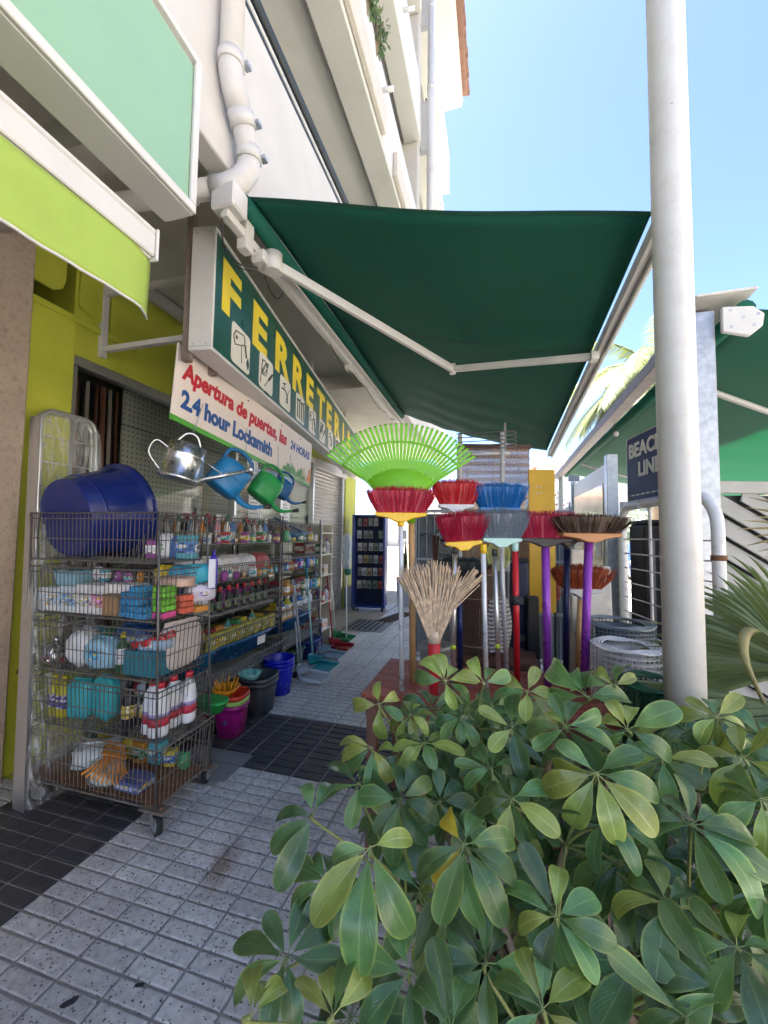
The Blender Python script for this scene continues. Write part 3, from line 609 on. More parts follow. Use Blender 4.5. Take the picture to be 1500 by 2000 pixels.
def mk_spray(h, r, body, head, lab):
    def f(t):
        MB().lathe([(r*.92,0),(r,h*.03),(r,h*.45),(r*.8,h*.6),(r*.42,h*.72),(r*.4,h*.8)], 14, sy=.7).build('bottle_body', P(body), t)
        b = MB(); b.bb(-r*.9, r*.55, -r*.3, r*.3, h*.9, h); b.bb(-r*.35, r*.4, -r*.28, r*.28, h*.79, h*.9); b.build('trigger_head', P(head), t, bevel=.004)
        MB().box((-r*.75, 0, h*.82), (.008, r*.4, h*.14), Matrix.Rotation(.35, 3, 'Y')).build('trigger', P(head), t)
        if lab: MB().lathe([(r*1.015,h*.12),(r*1.015,h*.42)], 14, sy=.7).build('label_band', LAB(lab), t)
    return f
def mk_box(dx, dy, dz, col, band=None):
    def f(t):
        MB().bb(-dx/2, dx/2, -dy/2, dy/2, 0, dz).build('carton', M('carton%s' % str(col), col, .55, .1, 20, dirt=.2, dcol=(.3,.3,.3), dscale=30), t, bevel=.003)
        if band: MB().bb(-dx/2-.001, dx/2+.001, -dy/2-.001, dy/2+.001, dz*.25, dz*.7).build('print_band', LAB(band), t)
    return f
def pillow(mb, dx, dy, dz, seed=0, n=8, crumple=.1, m=None):
    r = random.Random(seed); ph = [r.uniform(0, 6) for _ in range(6)]; a = mb.n(); vs = []; fs = []
    for i in range(n+1):
        for j in range(2*n):
            th = pi*i/n; fi = 2*pi*j/(2*n); e = .55
            sg = lambda q, ee: math.copysign(abs(q)**ee, q)
            x = sg(cos(fi), e)*abs(sin(th))**e; y = sg(sin(fi), e)*abs(sin(th))**e; z = sg(cos(th), e)
            k = 1+crumple*(sin(5*x+ph[0])*sin(4*y+ph[1])+.6*sin(9*z+7*x+ph[2])+.4*sin(13*y+ph[3]))
            vs.append((x*dx/2*k, y*dy/2*k, z*dz/2*k))
    for i in range(n):
        for j in range(2*n): fs.append((i*2*n+j, i*2*n+(j+1) % (2*n), (i+1)*2*n+(j+1) % (2*n), (i+1)*2*n+j))
    mb.add(vs, fs, True)
    if m: mb.xf(m, a)
    return mb
def mk_bag(dx, dy, dz, col, band=None, seed=0, gloss=.25, crumple=.08):
    def f(t):
        pillow(MB(), dx, dy, dz, seed, 9, crumple, TR(0, 0, dz/2)).build('bag_body', M('bag%s' % str(col), col, gloss, .15, 12, bump=.3, bscale=35), t)
        if band: pillow(MB(), dx*.62, dy*1.04, dz*.42, seed, 8, .03, TR(0, 0, dz*.48)).build('print_patch', LAB(band), t)
        MB().prism([(-dx*.3,0),(dx*.3,0),(dx*.36,dz*.1),(-dx*.36,dz*.1)], .004, frame((0,.002,dz*.93),(1,0,0),(0,0,1))).build('seal_strip', M('bag%s' % str(col), col, gloss), t)
    return f
def mk_sponges(col, n=3, w=.14):
    def f(t):
        for k in range(n): MB().bb(-w/2, w/2, -.045, .045, k*.034, k*.034+.031).build('sponge', M('sponge%s%d' % (str(col), k % 2), [c*(1-.25*(k % 2)) for c in col], .9, .3, 60, bump=.6, bscale=150), t, bevel=.004)
    return f
def mk_foil(t):
    r = random.Random(4); b = MB()
    for k in range(90):
        u = Vector((r.gauss(0,1),r.gauss(0,1),abs(r.gauss(0,1))*.9)).normalized()*r.uniform(.03,.075); c = u+Vector((0,0,.012)); q_ = Vector((r.gauss(0,1),r.gauss(0,1),r.gauss(0,1))).normalized(); s = q_.orthogonal().normalized(); e = q_.cross(s)
        b.mat(0 if r.random() < .8 else 1).add([c+s*.024,c+e*.02,c-s*.024+q_*.01,c-e*.02-q_*.006],[(0,1,2,3)])
    pillow(b.mat(0), .12,.11,.10,7,8,.2,TR(0,0,.05)); o = b.build('foil_bag', [M('foil', (.55,.55,.57), .2, .3, 40, metal=.9), M('foil_red', (.30,.03,.05), .3, .3, 40)], t); o['kind'] = 'stuff'
    MB().tube([(0,0,.1),(.01,.0,.14)], [.01,.02], 6).build('tied_top', M('foil', (.5,.5,.5)), t)
def mk_bleach(t):
    h, r = .27, .05
    MB().lathe([(r*.92,0),(r,.01),(r,h*.55),(r*.92,h*.62),(r*.85,h*.74),(r*.42,h*.86),(r*.36,h*.92)], 16, sy=.8).build('bottle_body', P((.80,.82,.84), .3), t)
    MB().lathe([(r*.42,h*.9),(r*.42,h*.985),(r*.36,h)], 12).build('cap', P((.6,.03,.05)), t)
    MB().tube(spl([(r*.3,0,h*.84),(r*.95,0,h*.8),(r*1.0,0,h*.68),(r*.85,0,h*.6)]), .008, 8).build('handle', P((.80,.82,.84), .3), t)
    MB().lathe([(r*1.012,h*.2),(r*1.012,h*.36)], 16, sy=.8).build('label_band', M('lab_red', (.55,.04,.07), .45, .3, 70), t)
    MB().lathe([(r*1.013,h*.36),(r*1.013,h*.44)], 16, sy=.8).build('label_stripe', M('lab_violet', (.4,.3,.55), .45, .3, 70), t)

def basket_mesh(w, d, h, fl=.03, step=.028, r=.0022, rim=.0045, low=0):
    """open wire basket: bottom w x d at z=0, flaring to the rim; origin at the bottom centre"""
    b = MB(); W, D_ = w/2, d/2
    def ring(z, k): e = fl*k; return [(-W-e,-D_-e,z),(W+e,-D_-e,z),(W+e,D_+e,z),(-W-e,D_+e,z)]
    for z, k, rr in ((0,0,rim*.8),(h*.45,.45,rim*.6),(h*.88,.88,rim*.7),(h,1,rim)):
        q = ring(z, k)
        for i in range(4): b.tube([q[i], q[(i+1) % 4]], rr, 5, False)
    q0, q1 = ring(0, 0), ring(h, 1)
    for i in range(4):
        a0, a1, c0, c1 = Vector(q0[i]), Vector(q0[(i+1) % 4]), Vector(q1[i]), Vector(q1[(i+1) % 4]); n = max(2, int((a1-a0).length/step))
        for k in range(n+1): b.tube([a0.lerp(a1, k/n), c0.lerp(c1, k/n)], r if 0 < k < n else rim*.8, 4, False)
    n = int(w/step)
    for k in range(n+1): x = -W+w*k/n; b.tube([(x,-D_,0),(x,D_,0)], r, 4, False)
    for k in range(5): y = -D_+d*k/4; b.tube([(-W,y,-.003),(W,y,-.003)], r*1.4, 4, False)
    return b

CL = [((.55,.06,.08),'red'),((.06,.16,.45),'blue'),((.70,.70,.72),'white'),((.62,.48,.05),'yellow'),((.06,.30,.12),'green'),((.60,.26,.04),'orange'),((.35,.08,.35),'purple'),((.10,.40,.48),'turquoise')]
ORD = ['first','second','third','fourth','fifth','sixth','seventh','eighth','ninth','tenth','eleventh','twelfth']
def nth(i, n): return 'nearest' if i == 0 else ('farthest' if i == n-1 else ORD[i])
# ---------------------------------------------------------------- nearest wire cart
ct = thing('basket_cart', 'nearest wire basket cart on castors, five baskets high, left foreground', 'cart')
TIERS = [(.115,.285,.96,.43,WIRE2,1.90),(.43,.25,.94,.40,WIRE,1.895),(.725,.265,.93,.38,WIRE,1.885),(1.03,.265,.92,.36,WIRE,1.875),(1.335,.265,.92,.36,WIRE,1.87)]
XC = -2.105
for k, (z, h, w_, d_, m_, yc) in enumerate(TIERS):
    o = basket_mesh(w_-.03, d_-.03, h, .012).build('wire_basket', m_, ct, loc=(XC-.012*k, yc, z)); o['kind'] = 'stuff'
for sx_ in (-1, 1):
    for sy_ in (-1, 1):
        MB().tube([(XC+sx_*.47, 1.9+sy_*.2, .1), (XC+sx_*.462-.02, 1.885+sy_*.19, 1.0), (XC+sx_*.455-.04, 1.875+sy_*.18, 1.6)], .006, 6).build('corner_post', WIRE, ct)
MB().bb(XC-.44, XC+.46, 1.72, 2.06, .118, .124).build('base_sheet', RUST, ct)
for (x, y, a) in ((XC-.36,1.70,.5),(XC+.46,1.71,-.5),(XC+.44,2.09,1.9),(XC-.36,2.09,.2)):
    cs = MB().bb(x-.075, x+.075, y-.035, y+.035, .105, .118).build('castor_plate', WIRE2, ct, bevel=.003)
    for q in (-1, 1): MB().lathe([(.012,0),(.012,.006),(0,.008)], 8, TR(x+q*.04, y, .118)).build('rivet', RUST, cs)
    u = Vector((cos(a), sin(a), 0)); v_ = Vector((-sin(a), cos(a), 0)); cpos = Vector((x, y, .052))+u*.03
    MB().tube([cpos-v_*.013, cpos+v_*.013], .050, 20).build('wheel', BLACK, cs); MB().tube([cpos-v_*.016, cpos+v_*.016], .034, 16).build('hub', STEEL, cs)
    f_ = MB()
    for q in (-1, 1): f_.prism([(-.02,.055),(.025,.055),(.042,.0),(.018,-.015)], .003, frame(cpos+v_*(q*.021)-u*.03+Vector((0,0,0)), u, (0,0,1)))
    f_.tube([cpos-v_*.024, cpos+v_*.024], .007, 8); f_.build('fork', STEEL, cs)

def q(x, y, z): return (x, y, z)
YC = 1.86
# tier 5: blue tub lying on its side, clear bags
BLUE = P((.008,.022,.17), .22)
tub = thing('plastic_tub', 'large navy blue plastic tub tipped on its side in the cart top basket', 'tub', (-2.395, 1.905, 1.60), rot=Vector((.07,.97,.17)).to_track_quat('Z','Y').to_euler())
MB().lathe([(.2201,-.166),(.2262,-.163),(.2285,-.156),(.245,-.10),(.262,0),(.285,.13),(.29,.16),(.315,.163),(.315,.185),(.288,.187),(.282,.165),(.255,0),(.235,-.1),(.215,-.145),(.2,-.15)], 48).build('tub_wall', BLUE, tub); MB().lathe([(.22,-.162),(.22,-.152)], 40).build('tub_base', BLUE, tub)
MB().lathe([(.246,-.1),(.252,-.095),(.2525,-.085),(.25,-.08)], 40).build('rib', BLUE, tub); MB().lathe([(.10,-.162),(.104,-.167),(.112,-.167),(.116,-.162)], 32).build('base_ring', BLUE, tub)
for s_ in (-1, 1): MB().prism([(-.08,.0),(.08,.0),(.07,.035),(-.07,.035)], .012, frame((s_*.312, 0, .15), (0,-s_,0), (s_,0,0))).build('grip', BLUE, tub, bevel=.004)
CLEAR = M('clear_film', (.92,.94,.95), .08, .05, 6, bump=.8, bscale=18)
N_, L_, p_ = nodes(CLEAR); tr = N_.new('ShaderNodeBsdfTransparent'); lw = N_.new('ShaderNodeLayerWeight'); lw.inputs[0].default_value = .25
no_ = N_.new('ShaderNodeTexNoise'); no_.inputs['Scale'].default_value = 14; no_.inputs['Detail'].default_value = 5; ge = [n for n in N_ if n.type == 'NEW_GEOMETRY'][0]
mpv = N_.new('ShaderNodeMapping'); mpv.inputs['Scale'].default_value = (3, 3, .5); L_.new(ge.outputs['Position'], mpv.inputs[0]); L_.new(mpv.outputs[0], no_.inputs['Vector'])
mr = N_.new('ShaderNodeMapRange'); mr.inputs[1].default_value = .48; mr.inputs[2].default_value = .7; mr.inputs[3].default_value = .1; mr.inputs[4].default_value = .75; L_.new(no_.outputs[0], mr.inputs[0])
ma = N_.new('ShaderNodeMath'); ma.operation = 'MAXIMUM'; L_.new(lw.outputs['Facing'], ma.inputs[0]); L_.new(mr.outputs[0], ma.inputs[1])
mm = N_.new('ShaderNodeMath'); mm.operation = 'MULTIPLY'; mm.inputs[1].default_value = .62; L_.new(ma.outputs[0], mm.inputs[0])
mx = N_.new('ShaderNodeMixShader'); L_.new(mm.outputs[0], mx.inputs[0]); L_.new(tr.outputs[0], mx.inputs[1]); L_.new(p_.outputs[0], mx.inputs[2]); L_.new(mx.outputs[0], N_['Material Output'].inputs[0])
cb_ = thing('clear_plastic_bag', 'crumpled clear plastic bag left of the navy tub in the top basket', 'bag', (-2.56, 1.90, 1.34))
pillow(MB(), .14, .24, .2, 5, 10, .2, TR(0,0,.1)).build('bag_body', CLEAR, cb_); MB().tube([(0,0,.19),(.01,.02,.24)], [.02,.035], 8).build('knot', CLEAR, cb_)
# tier 4
z = 1.037
place('boxA', mk_box(.15,.13,.13,(.78,.80,.82),(.45,.55,.7)), 'carton', 'plain white carton with grey print at the left end of the second basket down', 'carton', (-2.50,1.80,z))
place('boxB', mk_box(.13,.13,.145,(.70,.78,.86),(.22,.42,.7)), 'carton', 'white and light blue carton between two plain cartons in the second basket', 'carton', (-2.355,1.80,z))
place('boxC', mk_box(.10,.13,.16,(.80,.81,.83),(.62,.64,.68)), 'carton', 'tall pale grey carton left of the pink one in the second basket', 'carton', (-2.235,1.80,z))
place('boxD', mk_box(.085,.13,.16,(.80,.78,.80),(.75,.28,.55)), 'carton', 'pink and white carton in the second basket', 'carton', (-2.135,1.80,z))
place('boxE', mk_box(.11,.14,.115,(.40,.23,.11)), 'carton', 'brown cardboard carton beside the pink one in the second basket', 'carton', (-2.03,1.80,z))
place('boxF', mk_box(.2,.11,.05,(.82,.79,.77)), 'carton', 'flat white carton lying on the brown one in the second basket', 'carton', (-2.02,1.83,z+.116), .12)
bx = thing('storage_box', 'translucent light blue storage box standing on the cartons in the second basket', 'box', (-2.46,1.86,z+.135))
MB().taper(0,.075,.075,.055,.088,.065).build('box_body', P((.30,.55,.68), .2), bx, bevel=.006); MB().bb(-.093,.093,-.07,.07,.0752,.09).build('lid', P((.20,.45,.62), .2), bx, bevel=.004)
for i, (x, c_, n_) in enumerate(((-1.93,(.04,.28,.55),4),(-1.86,(.05,.33,.62),5),(-1.80,(.05,.30,.58),2))):
    place('sp%d%d' % (i, n_), mk_sponges(c_, n_, .07), 'sponge_pack', ['short stack of blue sponges next to the brown carton','tallest stack of blue sponges in the second basket','lowest stack of blue sponges in the second basket'][i], 'sponge', (x+.0,1.775-.01*i,z), .05*i)
place('spg', mk_sponges((.22,.62,.06),4,.085), 'sponge_pack', 'stack of bright green scouring sponges near the cart corner', 'sponge', (-1.735,1.80,z+.035))
place('spp', mk_sponges((.75,.10,.32),1,.10), 'sponge_pack', 'pink sponge under the green stack at the cart corner', 'sponge', (-1.74,1.80,z))
place('spr', mk_sponges((.80,.16,.09),3,.075), 'sponge_pack', 'stack of coral red sponges on the street side of the second basket', 'sponge', (-1.70,1.90,z+.01), 1.5)
place('spo', mk_sponges((.75,.32,.06),1,.09), 'sponge_pack', 'orange sponge below the coral stack in the second basket', 'sponge', (-1.69,2.0,z), 1.5)
place('clo', mk_bag(.22,.14,.06,(.62,.42,.33),None,3,.7,.12), 'floor_cloth', 'folded peach floor cloth on the sponges in the second basket', 'cloth', (-1.76,1.90,z+.15))
for i, x in enumerate((-1.93,-1.87)): place('glove', mk_bag(.06,.05,.16,(.62,.48,.03),None,2,.35,.1), 'yellow_glove_pack', ['left of two yellow rubber glove packs behind the blue sponges','right of two yellow rubber glove packs behind the blue sponges'][i], 'gloves', (x,1.97,z+.10), .2*i, 'yellow glove packs in the nearest cart')
place('pkb', mk_bag(.17,.10,.12,(.06,.36,.55),(.03,.14,.4),4,.2), 'blue_pack', 'shiny blue wipes pack behind the yellow gloves in the second basket', 'pack', (-1.77,1.98,z+.14), .3)
place('pkc', mk_bag(.17,.10,.11,(.07,.45,.58),(.5,.7,.8),6,.2), 'cyan_pack', 'cyan wipes pack at the back corner of the second basket', 'pack', (-1.72,2.03,z+.16), 1.2)
place('pkp', mk_bag(.20,.10,.10,(.72,.68,.80),(.30,.16,.5),8,.25), 'purple_pack', 'white and purple pack lying under the cyan wipes pack', 'pack', (-1.71,2.04,z+.05), 1.3)
hb = thing('purple_brush', 'violet hand brush hooked upright on the back corner of the cart', 'brush', (-1.64,2.07,1.20), .4)
pillow(MB(), .05,.03,.20,1,8,.02,TR(0,0,.06)).build('brush_body', P((.06,.03,.42), .2), hb); MB().bb(-.018,.018,-.035,-.012,-.03,.14).build('bristles', P((.75,.75,.78)), hb); MB().tube([(0,0,.15),(0,0,.19)], .008, 8).build('hanging_loop', P((.06,.03,.42), .2), hb)
for i in range(9):
    c_, cn_ = CL[(i*3+1) % 8]; place('t4b%s' % cn_, mk_bottle(.15,.026,c_,(.75,.75,.76),(.7,.7,.72),.4), 'small_bottle', '%s bottle, %s along the back of the second basket down' % (cn_, nth(i, 9)), 'bottle', (-2.5+.088*i,2.0,1.037), .5*i)
# tier 3
z = .732
for i, (x, y, s_) in enumerate(((-2.50,1.80,1),(-2.42,1.86,.9),(-2.46,1.78,.7))):
    place('wool', mk_foil, 'steel_wool_bag', ['silver foil scourer bag at the left end of the middle basket','silver foil scourer bag behind, second from the left in the middle basket','small silver foil scourer bag at the front of the middle basket'][i], 'bag', (x,y,z), .7*i, 'silver scourer bags', s=s_)
place('wbag', mk_bag(.15,.14,.19,(.78,.78,.80),None,21,.4,.1), 'white_bag', 'white crumpled bag beside the silver scourer bags', 'bag', (-2.29,1.81,z), .2)
place('det', mk_bag(.20,.14,.17,(.35,.62,.78),(.05,.38,.68),13,.22), 'detergent_bag', 'light blue detergent bag in the middle basket', 'bag', (-2.13,1.80,z), -.1)
place('det2', mk_bag(.22,.12,.16,(.03,.09,.24),(.30,.45,.62),14,.22), 'navy_bag', 'navy blue refill bag lying behind the light blue detergent bag', 'bag', (-2.05,1.93,z+.06), .2)
place('gbot', mk_bottle(.21,.032,(.015,.09,.035),(.70,.55,.04),(.70,.72,.70)), 'green_bottle', 'dark green bottle with yellow cap in the middle basket', 'bottle', (-1.985,1.785,z))
place('tealb', mk_box(.22,.16,.13,(.02,.20,.27)), 'teal_crate', 'teal plastic box near the cart corner in the middle basket', 'box', (-1.82,1.82,z))
sc = thing('red_tray', 'red scalloped plastic tray resting on the teal box', 'tray', (-1.80,1.82,z+.165), .12, rot=(.12,-.28,.12))
MB().prism([(.12*cos(t)*(1+.09*cos(8*t)), .075*sin(t)*(1+.09*cos(8*t))) for t in [2*pi*k/48 for k in range(48)]], .035).build('tray_body', P((.50,.02,.03), .25), sc, bevel=.004); MB().bb(-.08,.08,-.04,.04,.0355,.037).build('tray_floor', P((.32,.015,.02), .25), sc)
place('lblb', mk_bag(.20,.10,.07,(.42,.58,.76),(.75,.78,.82),17,.2), 'pale_blue_pack', 'pale blue cloth pack under the red tray', 'pack', (-1.79,1.80,z+.128), 0)
sk = thing('white_sack', 'big white sack standing at the street side of the middle basket', 'sack', (-1.725,1.92,z), 1.5)
pillow(MB(), .26,.07,.25,31,14,.05,TR(0,0,.13)).build('sack_body', M('sack_white', (.70,.62,.58), .8, .08, 9, bump=.5, bscale=60), sk); MB().prism([(-.12,0),(.12,0),(.11,.03),(-.11,.03)], .006, frame((0,0,.24),(1,0,0),(0,0,1))).build('sewn_top', M('sack_white', (.70,.62,.58)), sk)
for i in range(7):
    c_, cn_ = CL[(i*5+2) % 8]; place('t3b%s' % cn_, mk_bag(.11,.07,.16,c_,(.7,.7,.72),i,.25,.1), 'small_pouch', '%s pouch, %s along the back of the middle basket' % (cn_, nth(i, 7)), 'pouch', (-2.5+.1*i,2.0,.732), .2*i)
# tier 2
z = .437
for i, (x, y) in enumerate(((-2.475,1.79),(-2.395,1.785))): place('ybot', mk_bottle(.225,.038,(.50,.42,.015),(.55,.46,.02),(.09,.07,.36),.4,2.6,.42,.85,(.22,.55)), 'yellow_cleaner_bottle', ['yellow cleaner bottle with violet label at the far left of the fourth basket','yellow cleaner bottle with violet label next to the turquoise bags'][i], 'bottle', (x,y,z), .15*i, 'yellow cleaner bottles')
for i, (x, y, rz, s_) in enumerate(((-2.275,1.80,.15,1),(-2.13,1.83,-.2,1.12))): place('tbag', mk_bag(.155,.075,.215,(.05,.42,.46),None,41,.18,.06), 'turquoise_bag', ['turquoise refill pouch leaning beside the yellow bottles','wider turquoise refill pouch in the middle of the fourth basket'][i], 'bag', (x,y,z-.0), rz, 'turquoise pouches', s=s_)
for i, (x, y) in enumerate(((-1.925,1.79),(-1.845,1.83))): place('kbot', mk_bottle(.245,.036,(.016,.014,.016),(.02,.02,.02),(.62,.45,.05),.35,0,.4,1,(.22,.5)), 'black_bottle', ['black bottle with yellow label left of its twin in the fourth basket','black bottle with yellow label next to the white bleach bottles'][i], 'bottle', (x,y,z), .4*i, 'black bottles')
for i, (x, y) in enumerate(((-1.765,1.785),(-1.70,1.765),(-1.715,1.87),(-1.68,1.95))): place('bleach', mk_bleach, 'bleach_bottle', ['white bleach bottle next to the black bottles in the nearest cart','white bleach bottle right at the front corner of the nearest cart','white bleach bottle just behind the corner one in the nearest cart','rearmost white bleach bottle on the street side of the nearest cart'][i], 'bottle', (x,y,z), .5+.5*i, 'white bleach bottles')
# tier 1
place('wgb', mk_bag(.24,.18,.12,(.74,.76,.74),(.25,.45,.12),51,.35,.12), 'seed_bag', 'white and green bag lying in the lowest cart basket', 'bag', (-2.26,1.9,.135), .5)
ob = thing('orange_broom_head', 'orange plastic leaf broom head lying in the lowest basket', 'broom head', (-2.09,1.86,.27), rot=(.3,.5,.9))
for k in range(11): t = -.5+k*.1; MB().tube([(0,0,0),(.13*sin(t),-.14*cos(t),0),(.26*sin(t),-.24*cos(t),-.015)], .006, 5).build('tine', P((.70,.26,.03)), ob)
MB().prism([(-.05,.03),(.05,.03),(.07,-.08),(-.07,-.08)], .012).build('holder', P((.70,.26,.03)), ob, bevel=.003)
bl_ = thing('wrapped_ball', 'round white and green bundle in clear wrap under the lowest basket', 'bundle', (-2.05,1.78,.135))
pillow(MB(), .13,.12,.1,61,9,.1,TR(0,0,.05)).build('bundle_body', M('bundle', (.62,.68,.58), .5, .5, 40), bl_); pillow(MB(), .17,.15,.12,62,9,.06,TR(0,0,.055)).build('wrap', CLEAR, bl_)
def clutter(where, x, y0, y1, z, n, seed, hmax=.13):
    r = random.Random(seed)
    for i in range(n):
        c_, cn_ = CL[r.randint(0,7)]; c2, _ = CL[r.randint(0,7)]; y = y0+(y1-y0)*(i+.5)/n; kd = r.randint(0,2); h_ = r.uniform(.6,1)*hmax
        lb = '%s %s, %s along %s' % (cn_, ['bottle','carton','pouch'][kd], nth(i, n), where)
        if kd == 0: place('clb%s%s%d' % (cn_, str(c2), 0), mk_bottle(.12,.024,c_,c2,(.7,.7,.7),.4), 'small_bottle', lb, 'bottle', (x+r.uniform(-.02,.02),y,z), r.uniform(0,6), s=h_/.12)
        elif kd == 1: place('clc%s%s' % (cn_, str(c2)), mk_box(.07,.055,.10,c_,c2), 'small_box', lb, 'carton', (x+r.uniform(-.02,.02),y,z), r.uniform(-.3,.3), s=h_/.10)
        else: place('clp%s%s' % (cn_, str(c2)), mk_bag(.085,.05,.11,c_,c2,r.randint(0,99),.25,.1), 'small_pouch', lb, 'pouch', (x+r.uniform(-.02,.02),y,z), 1.5+r.uniform(-.4,.4), s=h_/.11)
place('bbl', mk_box(.16,.12,.05,(.10,.13,.33),(.3,.35,.5)), 'blue_carton', 'flat dark blue carton beside the white bundle in the lowest basket', 'carton', (-1.87,1.80,.13))

def clutter_x(where, x0, x1, y, z, n, seed, hmax):
    r = random.Random(seed)
    for i in range(n):
        c_, cn_ = CL[r.randint(0,7)]; c2, _ = CL[r.randint(0,7)]; x = x0+(x1-x0)*(i+.5)/n; h_ = r.uniform(.6,1)*hmax; od_ = 'leftmost' if i == 0 else ('rightmost' if i == n-1 else ORD[i]+' from the left')
        if r.random() < .5: place('clc%s%s' % (cn_, str(c2)), mk_box(.07,.055,.10,c_,c2), 'small_box', '%s carton, %s %s' % (cn_, od_, where), 'carton', (x,y+r.uniform(-.015,.015),z), r.uniform(-.4,.4), s=h_/.10)
        else: place('clp%s%s' % (cn_, str(c2)), mk_bag(.085,.05,.11,c_,c2,r.randint(0,99),.25,.1), 'small_pouch', '%s pouch, %s %s' % (cn_, od_, where), 'pouch', (x,y+r.uniform(-.015,.015),z), r.uniform(-.4,.4), s=h_/.11)
clutter_x('in the row on top of the cartons', -2.38, -1.98, 1.90, 1.2, 5, 21, .09)
clutter_x('at the back of the fourth basket', -2.5, -1.72, 2.0, .437, 9, 22, .17)
clutter_x('at the back of the lowest basket', -2.5, -1.7, 2.02, .126, 8, 23, .14)
clutter_x('at the back of the top basket beside the tub', -2.02, -1.72, 1.98, 1.342, 4, 24, .16)
# ---------------------------------------------------------------- the wrapped airer leaning on the lime pillar
ai = thing('wrapped_airer', 'tall aluminium airer wrapped in clear plastic leaning on the lime pillar', 'clothes airer')
B0, T0 = Vector((-2.47,1.64,.012)), Vector((-2.79,1.81,2.27)); B1 = Vector((-2.47,2.0,.012)); T1 = Vector((-2.79,2.17,2.27))
for off in (Vector((0,0,0)), Vector((.055,-.012,.0))):
    pts = [B0+off]; up = (T0-B0).normalized(); sd_ = (T1-T0).normalized(); R = .09
    pts.append(T0+off-up*R)
    for k in range(1, 6): a = pi/2*k/6; pts.append(T0+off-up*R+sd_*R+(-sd_*cos(a)+up*sin(a))*R)
    for k in range(0, 6): a = pi/2*k/6; pts.append(T1+off-up*R-sd_*R+(up*cos(a)+sd_*sin(a))*R)
    pts += [T1+off-up*R, B1+off]
    MB().tube(pts, .013, 8).build('frame_tube', ALU, ai)
for k in range(12):
    a = B0.lerp(T0, .1+.075*k)+Vector((.02,0,0)); b = B1.lerp(T1, .1+.075*k)+Vector((.02,0,0)); MB().tube([a, b], .004, 5).build('rail', WHITE, ai)
MB().add([B0+Vector((-.015,-.025,0)), B0+Vector((.075,-.03,0)), T0+Vector((.075,-.03,-.06)), T0+Vector((-.015,-.025,-.06))], [(0,1,2,3)]).build('side_profile', ALU, ai, solid=.004)
f_ = MB(); n_ = 26
for j in range(n_+1):
    t = j/n_; c_ = (B0+B1)/2*(1-t)+(T0+T1)/2*t
    k_ = .06 if t > .97 else (.03 if t > .985 else 0)
    for i in range(24):
        a = 2*pi*i/24; e = .45; ca = math.copysign(abs(cos(a))**e, cos(a)); sa = math.copysign(abs(sin(a))**e, sin(a)); sh_ = 1-(.5*max(0, (t-.94)/.06)**2)
        f_.v.append(c_+Vector((.035+.06*ca*(1+.15*sin(9*t*3+i)), .20*sa*sh_*(1+.03*sin(20*t+i*2)), 0)))
for j in range(n_):
    for i in range(24): f_.f.append([j*24+i, j*24+(i+1) % 24, (j+1)*24+(i+1) % 24, (j+1)*24+i]); f_.mi.append(0); f_.sm.append(True)
f_.build('plastic_wrap', CLEAR, ai)

# ---------------------------------------------------------------- the two racks farther along
def rack(name, label, x0, x1, y0, y1, tiers, tray=()):
    t = thing(name, label, 'rack')
    for (z, h, tw) in tiers:
        o = basket_mesh(x1-x0-.02, y1-y0-.03, h, .03, .03).build('wire_basket', WIRE, t, loc=((x0+x1)/2-tw, (y0+y1)/2, z)); o['kind'] = 'stuff'
        if (z, h, tw) in tray or True: MB().bb(x0+.01-tw, x1-.03-tw, y0+.02, y1-.02, z+.004, z+.01).build('shelf_sheet', GREYW, t)
    for x in (x0, x1-.01):
        for y in (y0, y1): MB().tube([(x,y,.02),(x-.02,y,1.68)], .008, 6).build('upright', WIRE, t)
    for x in (x0, x1-.01):
        for y in (y0, y1): MB().lathe([(.02,0),(.02,.02)], 8, TR(x,y,.002)).build('foot', BLACK, t)
    return t
T2 = [(.30,.13,0),(.58,.12,.02),(.84,.12,.03),(1.10,.14,.04),(1.40,.22,.06)]
rack('wire_rack', 'second wire rack behind the nearest cart, packed with cleaning bottles', -2.62, -2.06, 2.42, 3.62, T2)
rack('wire_rack', 'third wire rack with blue tarpaulin pack on top near the shutter', -2.62, -2.08, 3.70, 4.62, T2)
def row(n, fn, xy, dxy, jit=.01):
    for i in range(n): fn(i, xy[0]+dxy[0]*i+rnd.uniform(-jit, jit), xy[1]+dxy[1]*i+rnd.uniform(-jit, jit))
# top tier of rack 2: spray and squeeze bottles
SP = [((.80,.80,.80),(.6,.05,.08),(.75,.75,.8),'white and red'),((.80,.42,.56),(.8,.8,.8),(.8,.7,.75),'pink'),((.70,.28,.05),(.75,.72,.7),(.8,.6,.4),'orange'),((.78,.80,.78),(.05,.3,.1),(.1,.4,.15),'white and green'),((.05,.05,.06),(.55,.04,.05),(.5,.5,.5),'black'),((.08,.25,.6),(.8,.8,.82),(.6,.7,.85),'blue')]
for rowi, (xx, zz) in enumerate(((-2.16,1.415),(-2.27,1.415),(-2.40,1.415))):
    for i in range(11):
        kk = (i*2+rowi*3+(i//3)) % 6; b_, h_, l_, nm = SP[kk]
        y = 2.50+.098*i+rnd.uniform(-.012,.012)
        place('spray%d' % kk, mk_spray(.215,.034,b_,h_,l_), 'spray_bottle', '%s trigger spray bottle, %s along the %s line atop the second rack' % (nm, nth(i, 11), ['street side','middle','window side'][rowi]), 'bottle', (xx-.02+rnd.uniform(-.01,.01), y, zz), rnd.uniform(-.6,.6)-1.2, 'spray bottles on the second rack', s=rnd.uniform(.92,1.12))
